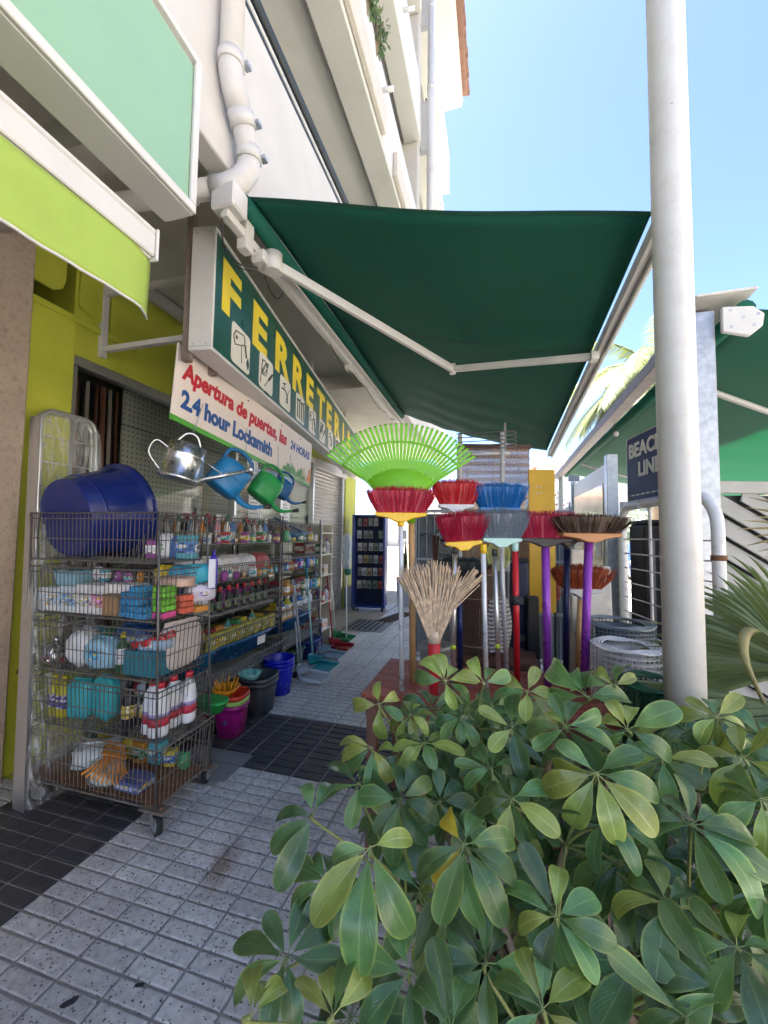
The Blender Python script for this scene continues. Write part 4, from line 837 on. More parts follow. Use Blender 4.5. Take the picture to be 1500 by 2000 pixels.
# tier 4 of rack 2: rolls and white cartons
for i in range(5):
    y = 2.52+.225*i; c_ = [((.80,.79,.77),(.75,.62,.2)),((.82,.82,.82),(.08,.42,.16)),((.78,.76,.78),(.6,.3,.4)),((.80,.80,.82),(.5,.1,.15)),((.55,.12,.12),(.2,.45,.1))][i]
    place('roll%d' % i, mk_bag(.20,.20,.19,c_[0],c_[1],70+i,.3,.05), 'paper_roll_pack', ['white paper roll pack with yellow print, nearest on the second rack','white paper roll pack with green emblem on the second rack','white paper roll pack with pink print on the second rack','white paper roll pack with dark red print on the second rack','red and green roll pack at the far end of the second rack'][i], 'pack', (-2.22, y, 1.115), rnd.uniform(-.2,.2)+1.57)
for i in range(6): place('wipe%d' % (i % 3), mk_box(.10,.15,.10,[(.72,.74,.78),(.10,.22,.45),(.70,.66,.60)][i % 3],[(.2,.4,.7),(.7,.7,.75),(.5,.2,.2)][i % 3]), 'small_carton', '%s small carton standing behind the paper rolls on the second rack' % nth(i, 6), 'carton', (-2.42, 2.52+.19*i, 1.115), rnd.uniform(-.1,.1), 'cartons behind the paper rolls')
# tier 3: black bottles with red tops
for i in range(9): place('insect', mk_spray(.20,.03,(.02,.022,.024),(.60,.03,.05) if True else 0,(.10,.22,.12)), 'insect_spray', '%s black bottle with red trigger on the second rack middle shelf' % nth(i, 9), 'bottle', (-2.17,2.60+.112*i,.855), rnd.uniform(-.3,.3)-1.4, 'black red topped bottles')
for i in range(4): place('whitecap', mk_bottle(.17,.034,(.75,.76,.78),(.60,.05,.06),(.6,.65,.75)), 'cream_bottle', '%s white bottle with red cap near the cart end of the second rack' % nth(i, 4), 'bottle', (-2.13+.0*i,2.46+.05*i,.86), .4*i, 'white bottles with red caps')
# tier 2: yellow packs
for i in range(8): place('yp%d' % (i % 2), mk_box(.05,.125,.115,[(.50,.46,.06),(.55,.50,.10)][i % 2],[(.35,.38,.05),(.6,.5,.05)][i % 2]), 'yellow_pack', '%s yellow pack in the row below the black bottles' % nth(i, 8), 'pack', (-2.11,2.62+.128*i,.597), .03*i, 'yellow packs on the second rack')
for i in range(3): place('ora', mk_box(.05,.10,.11,(.62,.30,.08),(.7,.6,.5)), 'orange_pack', '%s orange pack at the end of the yellow row' % nth(i, 3), 'pack', (-2.12,3.66-.0+.11*i+.1,.60), 0, 'orange packs')
# bottom tier: blue basins
BAS = P((.008,.09,.25), .25)
def basin(name, label, loc, rx, ry, h, mat, rz=0, rot=None):
    t = thing(name, label, 'basin', loc, rz, rot=rot)
    MB().lathe([(0,.006),(.62,.006),(.70,.02),(.95,.9*h/.2*.2),(1.0,h),(1.06,h),(1.06,h-.012),(1.0,h-.015),(.72,0),(0,0)], 28, Matrix.Diagonal((rx, ry, 1, 1)), sq=3).build('basin_wall', mat, t)
    MB().lathe([(1.0,h+.001),(1.06,h+.001),(1.06,h+.006),(1.0,h+.006)], 28, Matrix.Diagonal((rx, ry, 1, 1)), sq=3).build('rim', mat, t); return t
b1 = basin('basin', 'wide blue plastic basin with paper label on the low shelf of the racks', (-2.24,3.10,.43), .27, .42, .13, BAS, 0, (0,-.22,0))
MB().box((.255,.1,.07), (.003,.12,.07), Matrix.Rotation(.25,3,'Y')).build('paper_label', P((.75,.75,.76)), b1)
basin('basin', 'smaller blue basin tilted on the near end of the low shelf', (-2.2,2.56,.43), .2, .12, .12, P((.012,.14,.33), .25), 0, (0,-.3,0))
basin('basin', 'blue basin at the far end of the low shelf by the shutter', (-2.26,4.1,.43), .25, .36, .12, BAS, 0, (0,-.25,0))
basin('basin', 'dark red plastic basin on the floor under the second rack', (-2.14,2.98,.03), .20, .28, .18, P((.34,.012,.016), .25), 0, (0,-.35,0))
basin('basin', 'dark green plastic basin on the floor under the third rack', (-2.2,4.0,.03), .2, .26, .16, P((.012,.10,.06), .3), 0, (0,-.25,0))
basin('basin', 'deep blue basin on the floor at the far end of the third rack', (-2.25,4.5,.03), .2, .2, .2, P((.01,.03,.2), .3))
# rack 3 goods
tp = thing('tarpaulin_pack', 'dark blue folded tarpaulin pack sloping on top of the third rack', 'tarpaulin', (-2.32,4.15,1.55), rot=(0,.42,.0))
pillow(MB(), .42,.62,.11,81,14,.05).build('folded_sheet', M('tarp', (.01,.085,.19), .35, .2, 10, bump=.8, bscale=22), tp); MB().bb(-.2,.2,-.01,.01,.05,.062).build('strap', P((.02,.12,.25)), tp)
for i in range(8): place('r3a%d' % (i % 4), mk_bottle(.19,.034,[(.55,.30,.03),(.03,.05,.2),(.5,.05,.06),(.72,.73,.75)][i % 4],[(.7,.7,.7),(.6,.05,.05),(.1,.1,.1),(.05,.2,.5)][i % 4],[(.7,.6,.4),(.5,.5,.7),(.7,.7,.7),(.3,.5,.8)][i % 4]), 'polish_bottle', '%s %s bottle on the top shelf of the third rack' % (nth(i, 8), ['amber','navy','red','white'][i % 4]), 'bottle', (-2.2-.14*(i % 2),3.76+.05*i+(.45 if i > 4 else 0),1.415), i, 'bottles on top of the third rack')
for i in range(6): place('r3b%d' % (i % 3), mk_box(.2,.13,[.05,.07,.06][i % 3],[(.62,.60,.56),(.58,.14,.14),(.62,.56,.12)][i % 3],[(.5,.45,.6),(.7,.6,.6),(.4,.3,.05)][i % 3]), 'flat_pack', '%s flat pack on the second shelf of the third rack' % nth(i, 6), 'pack', (-2.22,3.78+.145*i,1.115), rnd.uniform(-.2,.2), 'flat packs on the third rack')
for i in range(6): place('r3c%d' % (i % 3), mk_box(.14,.11,.14,[(.26,.03,.04),(.30,.28,.05),(.05,.06,.05)][i % 3],[(.5,.5,.1),(.1,.1,.08),(.3,.3,.3)][i % 3]), 'dark_carton', '%s dark carton on the middle shelf of the third rack' % nth(i, 6), 'carton', (-2.2,3.78+.14*i,.86), rnd.uniform(-.15,.15), 'dark cartons on the third rack')
for i, (c_, k_) in enumerate((((.03,.10,.35),'dark blue'),((.55,.50,.04),'yellow'),((.05,.20,.55),'blue'),((.04,.19,.55),'bright blue'),((.55,.62,.60),'pale'),((.65,.66,.72),'white'))): place('r3d%d' % i, mk_bottle(.25,.045,c_,(.75,.76,.78),(.65,.7,.8),.42,2.5,.45,.8), 'cleaner_jug', '%s cleaner bottle on the lower shelf of the third rack' % k_, 'bottle', (-2.14,3.76+.13*i,.595), .3*i, 'large cleaner bottles on the third rack')
# cream end shelf by the shutter
es = thing('end_shelf', 'cream shelf unit at the far end of the racks beside the shutter', 'shelf', (-2.45,4.9,0))
CRM = M('cream_panel', (.62,.55,.40), .6, .08, 6)
MB().bb(-.30,.30,.20,.22,0,1.62).build('side_panel', CRM, es)
for z in (.25,.6,.95,1.22,1.5): MB().bb(-.30,.32,-.2,.199,z,z+.02).build('shelf_board', WHITE, es)
for x in (-.295,.31): MB().bb(x,x+.02,-.2,-.18,0,1.62).build('upright', WHITE, es)
for i in range(12): place('es%d' % (i % 4), mk_box(.12,.15,.13,[(.60,.56,.5),(.45,.08,.08),(.7,.7,.72),(.12,.2,.12)][i % 4],[(.3,.2,.1),(.7,.6,.6),(.5,.2,.2),(.6,.6,.5)][i % 4]), 'shelf_carton', '%s carton of the %s board of the cream end shelf' % (['left','right','middle'][i % 3], ORD[i//3]), 'carton', (-2.38+.15*(i % 3)-.1,4.85,[.271,.621,.971,1.241][i//3]), rnd.uniform(-.1,.1), 'cartons on the end shelf')
for i, z in enumerate((.621,1.241)): place('esb', mk_bottle(.2,.035,(.68,.69,.7),(.3,.05,.4),(.5,.4,.6)), 'toilet_brush_bottle', ['white bottle on a lower board of the cream end shelf','white bottle on an upper board of the cream end shelf'][i], 'bottle', (-2.12,4.86,z), 0)

clutter('the front edge of the second rack top shelf', -2.09, 2.48, 3.58, 1.415, 9, 1, .10)
clutter('the street edge of the paper roll shelf', -2.09, 2.50, 3.58, 1.115, 11, 2, .085)
clutter('the window side of the black bottle shelf', -2.30, 2.48, 3.58, .855, 11, 3, .16)
clutter('the window side of the yellow pack shelf', -2.25, 2.48, 3.58, .597, 11, 4, .16)
clutter('the street edge of the third rack top shelf', -2.13, 3.74, 4.58, 1.415, 8, 5, .12)
clutter('the street edge of the third rack second shelf', -2.10, 3.74, 4.58, 1.115, 9, 6, .11)
clutter('the street edge of the third rack middle shelf', -2.10, 3.74, 4.58, .86, 9, 7, .14)
clutter('the window side of the third rack lower shelf', -2.28, 3.74, 4.58, .597, 8, 8, .18)
# ---------------------------------------------------------------- buckets along the racks
def bucket(name, label, loc, w, d, h, mats, sq=3.2, rz=0, tiers=1, lip=.02):
    t = thing(name, label, 'bucket', loc, rz)
    for k in range(tiers):
        zz = k*.035; mt = mats[k % len(mats)]
        prof = [(0,.012+zz),(.80,.012+zz),(.97,h-.01+zz),(1.0,h+zz),(1.06,h+zz),(1.06,h-.03+zz),(1.0,h-.032+zz),(.97,h-.06+zz)]+([(.80,0),(0,0)] if k == 0 else [(.965,h-.075+zz)])
        MB().lathe(prof, 28, Matrix.Diagonal((w/2, d/2, 1, 1)), sq=sq).build('bucket_wall', mt, t)
    pts = [(w/2*1.07*cos(a), -.0+d/2*1.07*sin(a), h-.02-.0) for a in [pi*k/14 for k in range(15)]]
    MB().tube([(x, y*.4-.0, zz_-.09*sin(pi*k/14)) for k, (x, y, zz_) in enumerate(pts)], .004, 5).build('handle', STEEL, t); return t
MAG = P((.28,.008,.17), .3); 
mb_ = bucket('mop_bucket', 'magenta square bucket with green and red buckets nested in it', (-1.90,2.66,.004), .215, .215, .235, [MAG, P((.30,.52,.12)), P((.55,.045,.02))], tiers=3, rz=.15)
MB().lathe([(0,0),(.018,0),(.018,.006),(0,.006)], 10, TR(.0,-.1,.12,0,pi/2)).build('button', P((.06,.06,.2)), mb_)
wr = thing('mop_wringer', 'orange mop wringer sitting in the red bucket', 'wringer', (-1.955,2.66,.31), .15)
ORG = P((.80,.36,.02), .35)
MB().lathe([(.04,-.03),(.085,.03),(.092,.03),(.092,.024),(.045,-.036)], 20, Matrix.Diagonal((1,1.1,1,1)), sq=3).build('wringer_cup', ORG, wr)
for k in range(10): a = 2*pi*k/10; MB().tube([(.05*cos(a),.05*sin(a),-.02),(.085*cos(a),.09*sin(a),.085)], [.008,.005], 5).build('wringer_rib', ORG, wr)
gb = bucket('mop_bucket', 'dark grey square mop bucket beside the magenta one', (-1.93,3.05,.004), .28, .30, .27, [P((.055,.058,.066), .4)], tiers=2, rz=.05)
w2 = thing('mop_wringer', 'mint green mop wringer on the grey bucket', 'wringer', (-1.98,3.0,.30), .1)
MNT = P((.25,.62,.58), .3); MB().lathe([(.05,-.02),(.08,.035),(.088,.035),(.088,.028),(.055,-.026)], 20, sq=3).build('wringer_cup', MNT, w2)
for k in range(6): a = 2*pi*k/6; MB().box((.066*cos(a),.066*sin(a),.015), (.016,.03,.06), Matrix.Rotation(a,3,'Z')).build('wringer_rib', MNT, w2, bevel=.004)
bucket('bucket', 'stack of bright royal blue round buckets on the pavement', (-1.965,3.45,.004), .27, .27, .26, [P((.006,.016,.50), .25)], sq=0, tiers=3)
# dustpans with long handles
def dustpan(label, loc, col, hcol, rz, hgt=.8, clear=False, w=.25, lean=(-.12,.02)):
    t = thing('dustpan', label, 'dustpan', loc, rz); m_ = P(col, .2)
    out = [(.26,-w/2*1.05)]+[(.09-.11*cos(a), w/2*sin(a)) for a in [-pi/2+pi*k/12 for k in range(13)]]+[(.26,w/2*1.05)]; nn = len(out); b = MB()
    hz = [.03]+[.05+.075*cos(-pi/2+pi*k/12) for k in range(13)]+[.03]
    b.v = [Vector((x,y,.003)) for x,y in out]+[Vector((x-.03*(z>.04),y*1.03,z)) for (x,y),z in zip(out,hz)]; b.f = [list(range(nn))]+[[k,k+1,nn+k+1,nn+k] for k in range(nn-1)]; b.mi = [0]*nn; b.sm = [False]+[True]*(nn-1)
    b.build('pan', m_, t, solid=.004)
    MB().add([(x-.03,y*1.03,z) for (x,y),z in list(zip(out,hz))[2:13]]+[(.13,w*.3,.12),(.13,-w*.3,.12)],[list(range(13))]).build('hood', m_, t, solid=.003)
    MB().bb(.262,.27,-w/2*1.05,w/2*1.05,.001,.005).build('rubber_lip', P((.7,.72,.72)) if clear else P((.75,.76,.75)), t)
    MB().tube([(0,0,.09),(lean[0],lean[1],hgt)], .0105, 8).build('handle', M('hnd%s' % str(hcol), hcol, .3, .05, 9, metal=.3), t)
    MB().tube([(lean[0]*.88,lean[1]*.88,hgt*.9),(lean[0]*1.03,lean[1]*1.03,hgt*1.02)], .014, 8).build('grip', P(col), t)
dustpan('pale grey dustpan lying right behind the blue buckets', (-1.93,3.86,.014), (.42,.47,.52), (.35,.36,.38), 0, .9, True)
dustpan('teal dustpan with a mint handle on the pavement', (-1.98,4.22,.014), (.02,.27,.32), (.35,.65,.65), 0, 1.08)
dustpan('grey blue dustpan with dark violet handle past the teal one', (-2.05,4.62,.014), (.22,.30,.38), (.05,.04,.22), 0, 1.02, True)
dustpan('dark red dustpan with red handle near the far rack end', (-2.07,5.0,.014), (.30,.01,.015), (.35,.03,.04), 0, 1.02)
dustpan('green dustpan with white handle, farthest of the dustpans', (-2.2,5.42,.014), (.01,.19,.07), (.7,.72,.72), 0, 1.05)
sb = thing('standing_brush', 'black hand brush with grey handle standing between the buckets and teal dustpan', 'brush', (-2.02,3.95,.004))
MB().bb(-.03,.03,-.12,.12,.0,.06).build('bristles', P((.02,.02,.022), .8), sb, bevel=.006); MB().bb(-.032,.032,-.125,.125,.061,.085).build('brush_back', P((.25,.26,.28)), sb, bevel=.006); MB().tube([(0,0,.08),(-.1,0,1.0)], .011, 8).build('handle', P((.45,.48,.52)), sb)
mo = thing('wrapped_mop', 'new mop in clear sleeve with white stick leaning at the far rack end', 'mop', (-2.06,5.5,.004))
MB().tube([(0,0,0),(-.02,0,.95)], .011, 8).build('stick', P((.75,.76,.77)), mo); MB().lathe([(.02,.9),(.05,.92),(.055,.99)], 12).build('mop_socket', P((.02,.16,.09)), mo)
pillow(MB(), .12,.10,.50,91,12,.06,TR(-.02,0,1.24)).build('mop_yarn', M('yarn', (.48,.55,.58), .9, .25, 40, bump=.8, bscale=60), mo); pillow(MB(), .135,.115,.54,92,12,.04,TR(-.02,0,1.24)).build('plastic_sleeve', CLEAR, mo)
gbk = basin('green_basket', 'bright green plastic basket in the gap behind the nearest cart', (-1.72,2.2,.38), .1, .06, .07, P((.02,.32,.06), .3))

# ---------------------------------------------------------------- watering cans hung from the locksmith sign
def hang(t, p): MB().tube([p, (p[0]+.02, p[1], p[2]+.2)], .003, 5).build('hook_wire', STEEL, t)
GALV = M('galvanised_sheet', (.62,.64,.66), .28, .2, 10, metal=.95, bump=.1, bscale=15)
wc = thing('watering_can', 'shiny galvanised metal watering can hanging under the locksmith sign', 'watering can', (-1.80,1.93,1.805), rot=(radians(-14),0,radians(-42)))
MB().lathe([(0,.0),(.10,.0),(.108,.004),(.108,.02),(.104,.022),(.104,.14),(.107,.145),(.107,.155),(.104,.16),(.102,.215),(.098,.215),(.098,.01),(0,.008)], 30).build('can_body', GALV, wc)
MB().tube(spl([(.0,-.10,.17),(0,-.17,.19),(0,-.185,.11),(0,-.105,.03)],7), .0055, 8).build('rear_handle', GALV, wc)
MB().tube(spl([(0,-.07,.215),(0,-.03,.285),(0,.03,.285),(0,.07,.215)],6), .008, 8).build('top_handle', GALV, wc)
sp_ = MB().tube([(0,.10,.03),(0,.36,.185)], [.017,.010], 12).build('spout', GALV, wc); MB().tube([(0,.355,.182),(0,.38,.198),(0,.385,.201)], [.012,.036,.036], 16).build('rose', GALV, sp_)
MB().tube([(0,.10,.16),(0,.24,.11)], .004, 6).build('spout_brace', GALV, wc); hang(wc, (0,0,.29))
def plastic_can(label, loc, col, s, rot, dark):
    t = thing('watering_can', label, 'watering can', loc, rot=rot); m_ = P(col, .35)
    MB().lathe([(0,0),(.108,0),(.118,.012),(.124,.10),(.122,.17),(.112,.205),(.08,.222),(.045,.228),(.04,.222),(0,.222)], 32, Matrix.Diagonal((s*.72,s,s,1)), sq=2.6).build('can_body', m_, t)
    MB().tube([Vector(p)*s for p in spl([(0,-.10,.17),(0,-.11,.27),(0,-.03,.315),(0,.07,.29),(0,.115,.19)],7)], .014*s, 8).build('handle', P(dark, .35), t)
    MB().tube([Vector(p)*s for p in spl([(0,.11,.045),(0,.18,.03),(0,.25,.05),(0,.32,.11)],6)], [(.026-.0009*k)*s for k in range(19)], 12).build('spout', m_, t)
    MB().tube([Vector((0,.318,.106))*s, Vector((0,.36,.145))*s], [.012*s,.02*s], 12).build('spout_tip', P((.75,.77,.78)) if s > 1 else P((.03,.03,.03)), t)
    MB().lathe([(.124,.10),(.1262,.105),(.124,.11)], 32, Matrix.Diagonal((s*.72,s,s,1)), sq=2.6).build('seam', m_, t); MB().tube([Vector((0,0,.31))*s, Vector((0,-.10,.31))*s+Vector((0,-.02,.16))], .003, 5).build('hook_wire', STEEL, t)
plastic_can('big blue plastic watering can hanging with its spout down', (-1.80,2.29,1.79), (.012,.20,.46), 1.0, (radians(-36),0,radians(-34)), (.01,.13,.33))
plastic_can('green plastic watering can hanging right of the big blue one', (-1.80,2.77,1.775), (.02,.32,.08), .95, (radians(-34),0,radians(-30)), (.015,.24,.06))
plastic_can('small dark blue watering can hanging behind the green one', (-1.84,3.12,1.83), (.01,.12,.33), .72, (radians(-30),0,radians(-36)), (.01,.08,.24))
sc_ = thing('scoop_fork', 'white plastic fork hanging by the green watering can', 'fork', (-1.83,2.72,1.98))
for k in range(5): MB().tube([(0,-.06+.03*k,0),(0,-.06+.03*k,.12)], .006, 5).build('tine', P((.78,.8,.82)), sc_)
MB().bb(-.008,.008,-.07,.07,-.02,.0).build('bar', P((.78,.8,.82)), sc_)
for i, (y, z) in enumerate(((3.62,1.86),(3.82,1.80))):
    n_ = thing('price_sheet', ['white printed sheet taped inside the window past the watering cans','smaller white sheet taped below the first one on the window'][i], 'paper', (-2.935,y+.6*i+.8,z)); MB().bb(0,.001,-.12,.12,-.17,.17).build('sheet', P((.78,.79,.78)), n_)
    for k in range(6): MB().bb(.0012,.0016,-.09,.09-.03*(k % 3),-.12+.045*k,-.105+.045*k).build('print_line', P((.35,.36,.4)), n_)
# ================================================================ red table with brooms
tb = thing('red_table', 'worn red wooden table carrying the brooms behind the bush', 'table')
REDW = M('red_wood', (.26,.055,.03), .6, .2, 8, bump=.2, bscale=60, dirt=.5, dcol=(.45,.33,.27), dscale=12)
for k in range(6): MB().bb(-.62, .78, 1.87+.095*k, 1.87+.095*k+.092, .715, .74).build('table_plank', REDW, tb, bevel=.003)
BRW = M('brown_wood', (.16,.07,.045), .65, .2, 9, bump=.2, bscale=50)
MB().bb(-.6,.76,1.885,1.91,.63,.714).build('apron', BRW, tb); MB().bb(-.6,.76,2.4,2.425,.63,.714).build('apron', BRW, tb)
for x in (-.595,.71):
    for y in (1.88,2.38): MB().bb(x,x+.05,y,y+.05,0,.7145).build('leg', BRW, tb, bevel=.004)
MB().bb(-.56,.72,1.895,1.92,.16,.2).build('stretcher', BRW, tb)
RT = Vector((cos(radians(15.5)), sin(radians(15.5)), 0)); FW = Vector((-RT.y, RT.x, 0))
def bristle_mat(name, col): return M(name, col, .45, .35, 120, bump=0)
def strands(mb, w0, d0, w1, d1, h, n, seed, r=.0016, lean=0, bow=.0, top=None):
    rr = random.Random(seed)
    for i in range(n):
        u = rr.uniform(-1, 1); v = rr.uniform(-1, 1); hh = h*rr.uniform(.86, 1.05)*(1-bow*u*u)
        p0 = Vector((u*w0/2, v*d0/2, 0)); p1 = Vector((u*w1/2+rr.gauss(0,.007)+lean*h, v*d1/2+rr.gauss(0,.006), hh)); mid = p0.lerp(p1, .5)+Vector((u*.006, v*.006, 0))
        mb.tube([p0, mid, p1], [r, r*1.1, r*.5], 3, False)
def broom(label, bot, head, hcol, bcol, base, w, h, group='brooms on the red table', hr=.0125, wood=False, fl=1.5, n=780, d0=.05, yaw=0, cone=False, hmat=None, lean=0, name='broom', bow=.12, off=0):
    t = thing(name, label, 'broom', bot); hd = Vector(head)-Vector(bot)
    hm = hmat or (WOOD if wood else M('hnd%s' % str(hcol), hcol, .3, .05, 9, metal=.25))
    MB().tube([(0,0,0), hd], hr, 10).build('handle', hm, t)
    Fm = Matrix.Translation(hd+RT*off) @ Matrix.Rotation(radians(15.5)+yaw, 4, 'Z') @ Matrix.Rotation(lean, 4, 'Y')
    b = MB(); W = w/2/fl
    b.lathe([(.016,-.05),(.018,-.005)], 10, TR(-off,0,0)); b.prism([(-W*1.08,0),(-W*.5,-.012),(-.02,-.03),(.02,-.03),(W*.5,-.012),(W*1.08,0),(W*1.08,.016),(-W*1.08,.016)], d0*1.15, Matrix.Translation((0, d0*.575, .0)) @ Matrix.Rotation(pi/2, 4, 'X'))
    b.xf(Fm); b.build('broom_base', P(base), t, bevel=.004)
    s = MB(); strands(s, w/fl, d0, w, d0*1.9, h, n, hash(label) % 1000, bow=bow); s.xf(Fm @ Matrix.Translation((0,0,.014))); o = s.build('bristles', bristle_mat('brs%s' % str(bcol), bcol), t); o['kind'] = 'stuff'
    c_ = MB(); c_.taper(.0, h*.82, W*.95, d0*.42, w/2*.84, d0*.8, Fm @ Matrix.Translation((0,0,.014))); c_.build('bristle_core', bristle_mat('brc%s' % str(bcol), [q_*.75 for q_ in bcol]), t); return t
LW = (.72,.74,.77)
ZT = .742
broom('red broom with yellow base on an aluminium stick under the leaf rake', (-.438,1.948,ZT), (-.441,1.898,1.592), LW, (.50,.02,.055), (.78,.48,.01), .345, .13)
broom('bright red broom with white base behind, left of the blue one', (-.222,2.273,ZT), (-.206,2.22,1.655), (.62,.65,.68), (.62,.02,.03), (.75,.74,.73), .27, .14)
broom('bright blue broom behind the grey one', (.063,2.351,ZT), (.025,2.285,1.64), (.66,.68,.7), (.008,.17,.46), (.10,.30,.6), .31, .14)
broom('crimson broom with yellow base, left of the grey broom', (-.041,2.084,ZT), (-.055,2.045,1.457), LW, (.42,.012,.05), (.78,.48,.01), .25, .15, lean=-.07, off=-.10)
broom('grey broom with mint base on a red stick', (.107,2.151,ZT), (.098,2.10,1.475), (.50,.012,.02), (.20,.23,.26), (.42,.66,.60), .27, .15, hr=.0155, off=-.07)
broom('dark pink broom with black base on a purple stick', (.261,2.247,ZT), (.251,2.201,1.478), (.26,.05,.42), (.48,.02,.07), (.02,.02,.02), .37, .14, hr=.021)
broom('wide dark brown broom with wooden base on a slanting purple stick', (.428,2.235,ZT), (.455,2.204,1.505), (.26,.05,.42), (.060,.028,.016), (.45,.20,.07), .41, .10, hr=.021, n=600, d0=.07, bow=.25)
broom('rust orange broom with grey base, lowest of the brooms', (.428,2.395,ZT), (.448,2.376,1.21), (.55,.33,.15), (.33,.065,.018), (.38,.40,.42), .317, .13, wood=True, hr=.017, d0=.06, fl=1.7, bow=.2)
broom('black broom with navy stick behind the purple sticks', (.359,2.327,ZT), (.368,2.285,1.485), (.012,.014,.06), (.05,.035,.03), (.06,.04,.03), .25, .09, hr=.017)
broom('small dark grey broom with navy stick behind the straw broom', (-.179,2.19,ZT), (-.177,2.15,1.25), (.01,.02,.12), (.05,.055,.055), (.25,.42,.34), .24, .12, hr=.015)
for (t_, x, z) in (('aluminium',-.4385,.93),):
    pass
# alu sticks without visible head
for i, (bx, by, tx, ty, tz) in enumerate(((-.205,2.06,-.190,2.03,1.43),(.02,2.16,.0,2.13,1.42))):
    s_ = thing('broom_stick', ['bare aluminium broom stick right of the straw broom','bare aluminium broom stick left of the red stick'][i], 'stick', (bx,by,ZT)); v_ = Vector((tx-bx,ty-by,tz-ZT))
    MB().tube([(0,0,0), v_], .0125, 10).build('stick', ALU, s_); MB().tube([v_*.97, v_*1.02], .014, 10).build('end_cap', P((.05,.05,.05)), s_); MB().tube([v_*.28, v_*.31], .0128, 10).build('price_sticker', P((.62,.78,.05)), s_)
cl_ = thing('stick_clip', 'black plastic clip round the red broom stick', 'clip', (.1025,2.121,1.16)); MB().tube([(0,0,0),(0,0,.045)], .023, 12).build('ring', BLACK, cl_); MB().box((.02,-.01,.022),(.03,.02,.03)).build('lug', BLACK, cl_)
# green leaf rake
RG = P((.16,.46,.012), .45)
rk = thing('leaf_rake', 'bright green plastic leaf rake held up on a wooden stick', 'rake', (-.412,2.09,ZT))
hd = Vector((-.005,-.054,.90)); MB().tube([(0,0,0), hd], .017, 10).build('handle', WOOD, rk)
Fm = Matrix.Translation(hd+Vector((-.055,-.015,0))) @ Matrix.Rotation(radians(15.5), 4, 'Z') @ Matrix.Rotation(radians(86), 4, 'X')
MB().tube([hd-Vector((0,0,.08)), hd, hd+Vector((-.05,-.01,.06))], [.022,.026,.03], 12).build('socket', RG, rk)
NT = 33
def rp(a, r): return Vector((r*sin(a), r*cos(a)*.86, .03*cos(a*1.6)*(r/.4)))
pl_ = MB(); inner = [rp(-.82+1.64*k/20, .245) for k in range(21)]; base_ = [Vector((-.05+.1*k/20, .0, 0)) for k in range(21)]
for k in range(21): pl_.v += [base_[k], inner[k]]
for k in range(20): pl_.f.append([2*k,2*k+2,2*k+3,2*k+1]); pl_.mi.append(0); pl_.sm.append(True)
pl_.xf(Fm); pl_.build('rake_plate', RG, rk, solid=.004)
for k in range(NT):
    a = -.86+1.72*k/(NT-1); pts = [rp(a*.97, .235), rp(a, .34), rp(a*1.02, .485+.02*cos(a)), rp(a*1.02, .50+.02*cos(a))+Vector((0,0,-.02))]
    b = MB(); 
    for i in range(3):
        p_, q_ = pts[i], pts[i+1]; F_ = frame(Fm @ p_, (Fm @ q_)-(Fm @ p_), Fm.to_3x3() @ Vector((cos(a),-sin(a),0))); n0 = b.n(); b.bb(0,(q_-p_).length,-.0075,.0075,-.002,.002); b.xf(F_, n0)
    b.build('tine', RG, rk)
for r_ in (.40,): MB().tube([Fm @ rp(-.865+1.73*k/30, r_) for k in range(31)], .006, 6).build('cross_band', RG, rk)
for s_ in (-1, 1): MB().tube([Fm @ Vector((s_*.05,0,0)), Fm @ rp(s_*.84,.25), Fm @ rp(s_*.87,.40)], .006, 6).build('edge_rib', RG, rk)
# straw broom
sb = thing('straw_broom', 'natural straw broom with red grip standing head up among the sticks', 'broom', (-.272,1.885,ZT))
MB().tube([(0,0,0),(0,0,.17),(0,0,.26)], [.018,.026,.03], 12).build('binding', P((.55,.02,.03), .4), sb); MB().tube([(0,0,.26),(0,0,.315)], [.0302,.032], 12).build('wrap_wire', M('straw_light', (.62,.48,.34), .8, .3, 60), sb)
st_ = MB(); rr = random.Random(5)
for i in range(300):
    u = rr.uniform(-1,1); v = rr.uniform(-1,1); L = rr.uniform(.28,.37)*(1-.12*abs(u)); wide = rr.random()
    p0 = Vector((u*.026, v*.022, .28)); p1 = Vector((u*.09+rr.gauss(0,.008), v*.04, .28+L*.55)); p2 = Vector((u*.165+rr.gauss(0,.016)+(.05 if u > .75 else 0), v*.06, .28+L))
    p2.x = p2.x; st_.tube([p0, p1, p2], [.0035+.002*wide, .004+.002*wide, .0022], 4, False)
st_.xf(Matrix.Rotation(radians(15.5),4,'Z')); o = st_.build('straw', M('straw', (.58,.43,.29), .8, .4, 45, dirt=.4, dcol=(.3,.2,.12), dscale=30), sb); o['kind'] = 'stuff'

# ---------------------------------------------------------------- stock behind the brooms
rl = thing('reed_roll', 'upright roll of brown reed fencing behind the sticks', 'reed roll', (-.12,2.72,0))
rm = MB()
for k in range(46): a = 2*pi*k/46; rm.tube([(.10*cos(a),.10*sin(a),.0),(.10*cos(a),.10*sin(a),1.30+.015*sin(k*7))], .0058, 5)
o = rm.build('reeds', M('reed', (.13,.075,.05), .8, .4, 80), rl); o['kind'] = 'stuff'
for z in (.2,.5,.8,1.1,1.25): MB().tube([(.106*cos(2*pi*k/24),.106*sin(2*pi*k/24),z) for k in range(24)], .003, 4, closed=True).build('binding_wire', P((.4,.28,.2)), rl)
bb = thing('bamboo_blind', 'woven bamboo blind hanging behind the rake', 'blind', (0,3.50,0))
bm = MB(); F = frame((-.30,-.09,0), RT, (0,0,1))
for k in range(88): bm.box(F @ Vector((.30,2.24-.0105*k,.003*sin(k))), (.62,.005,.0088), Matrix.Rotation(radians(15.5),3,'Z'))
o = bm.build('bamboo_slats', M('bamboo', (.28,.18,.10), .7, .5, 70), bb); o['kind'] = 'stuff'
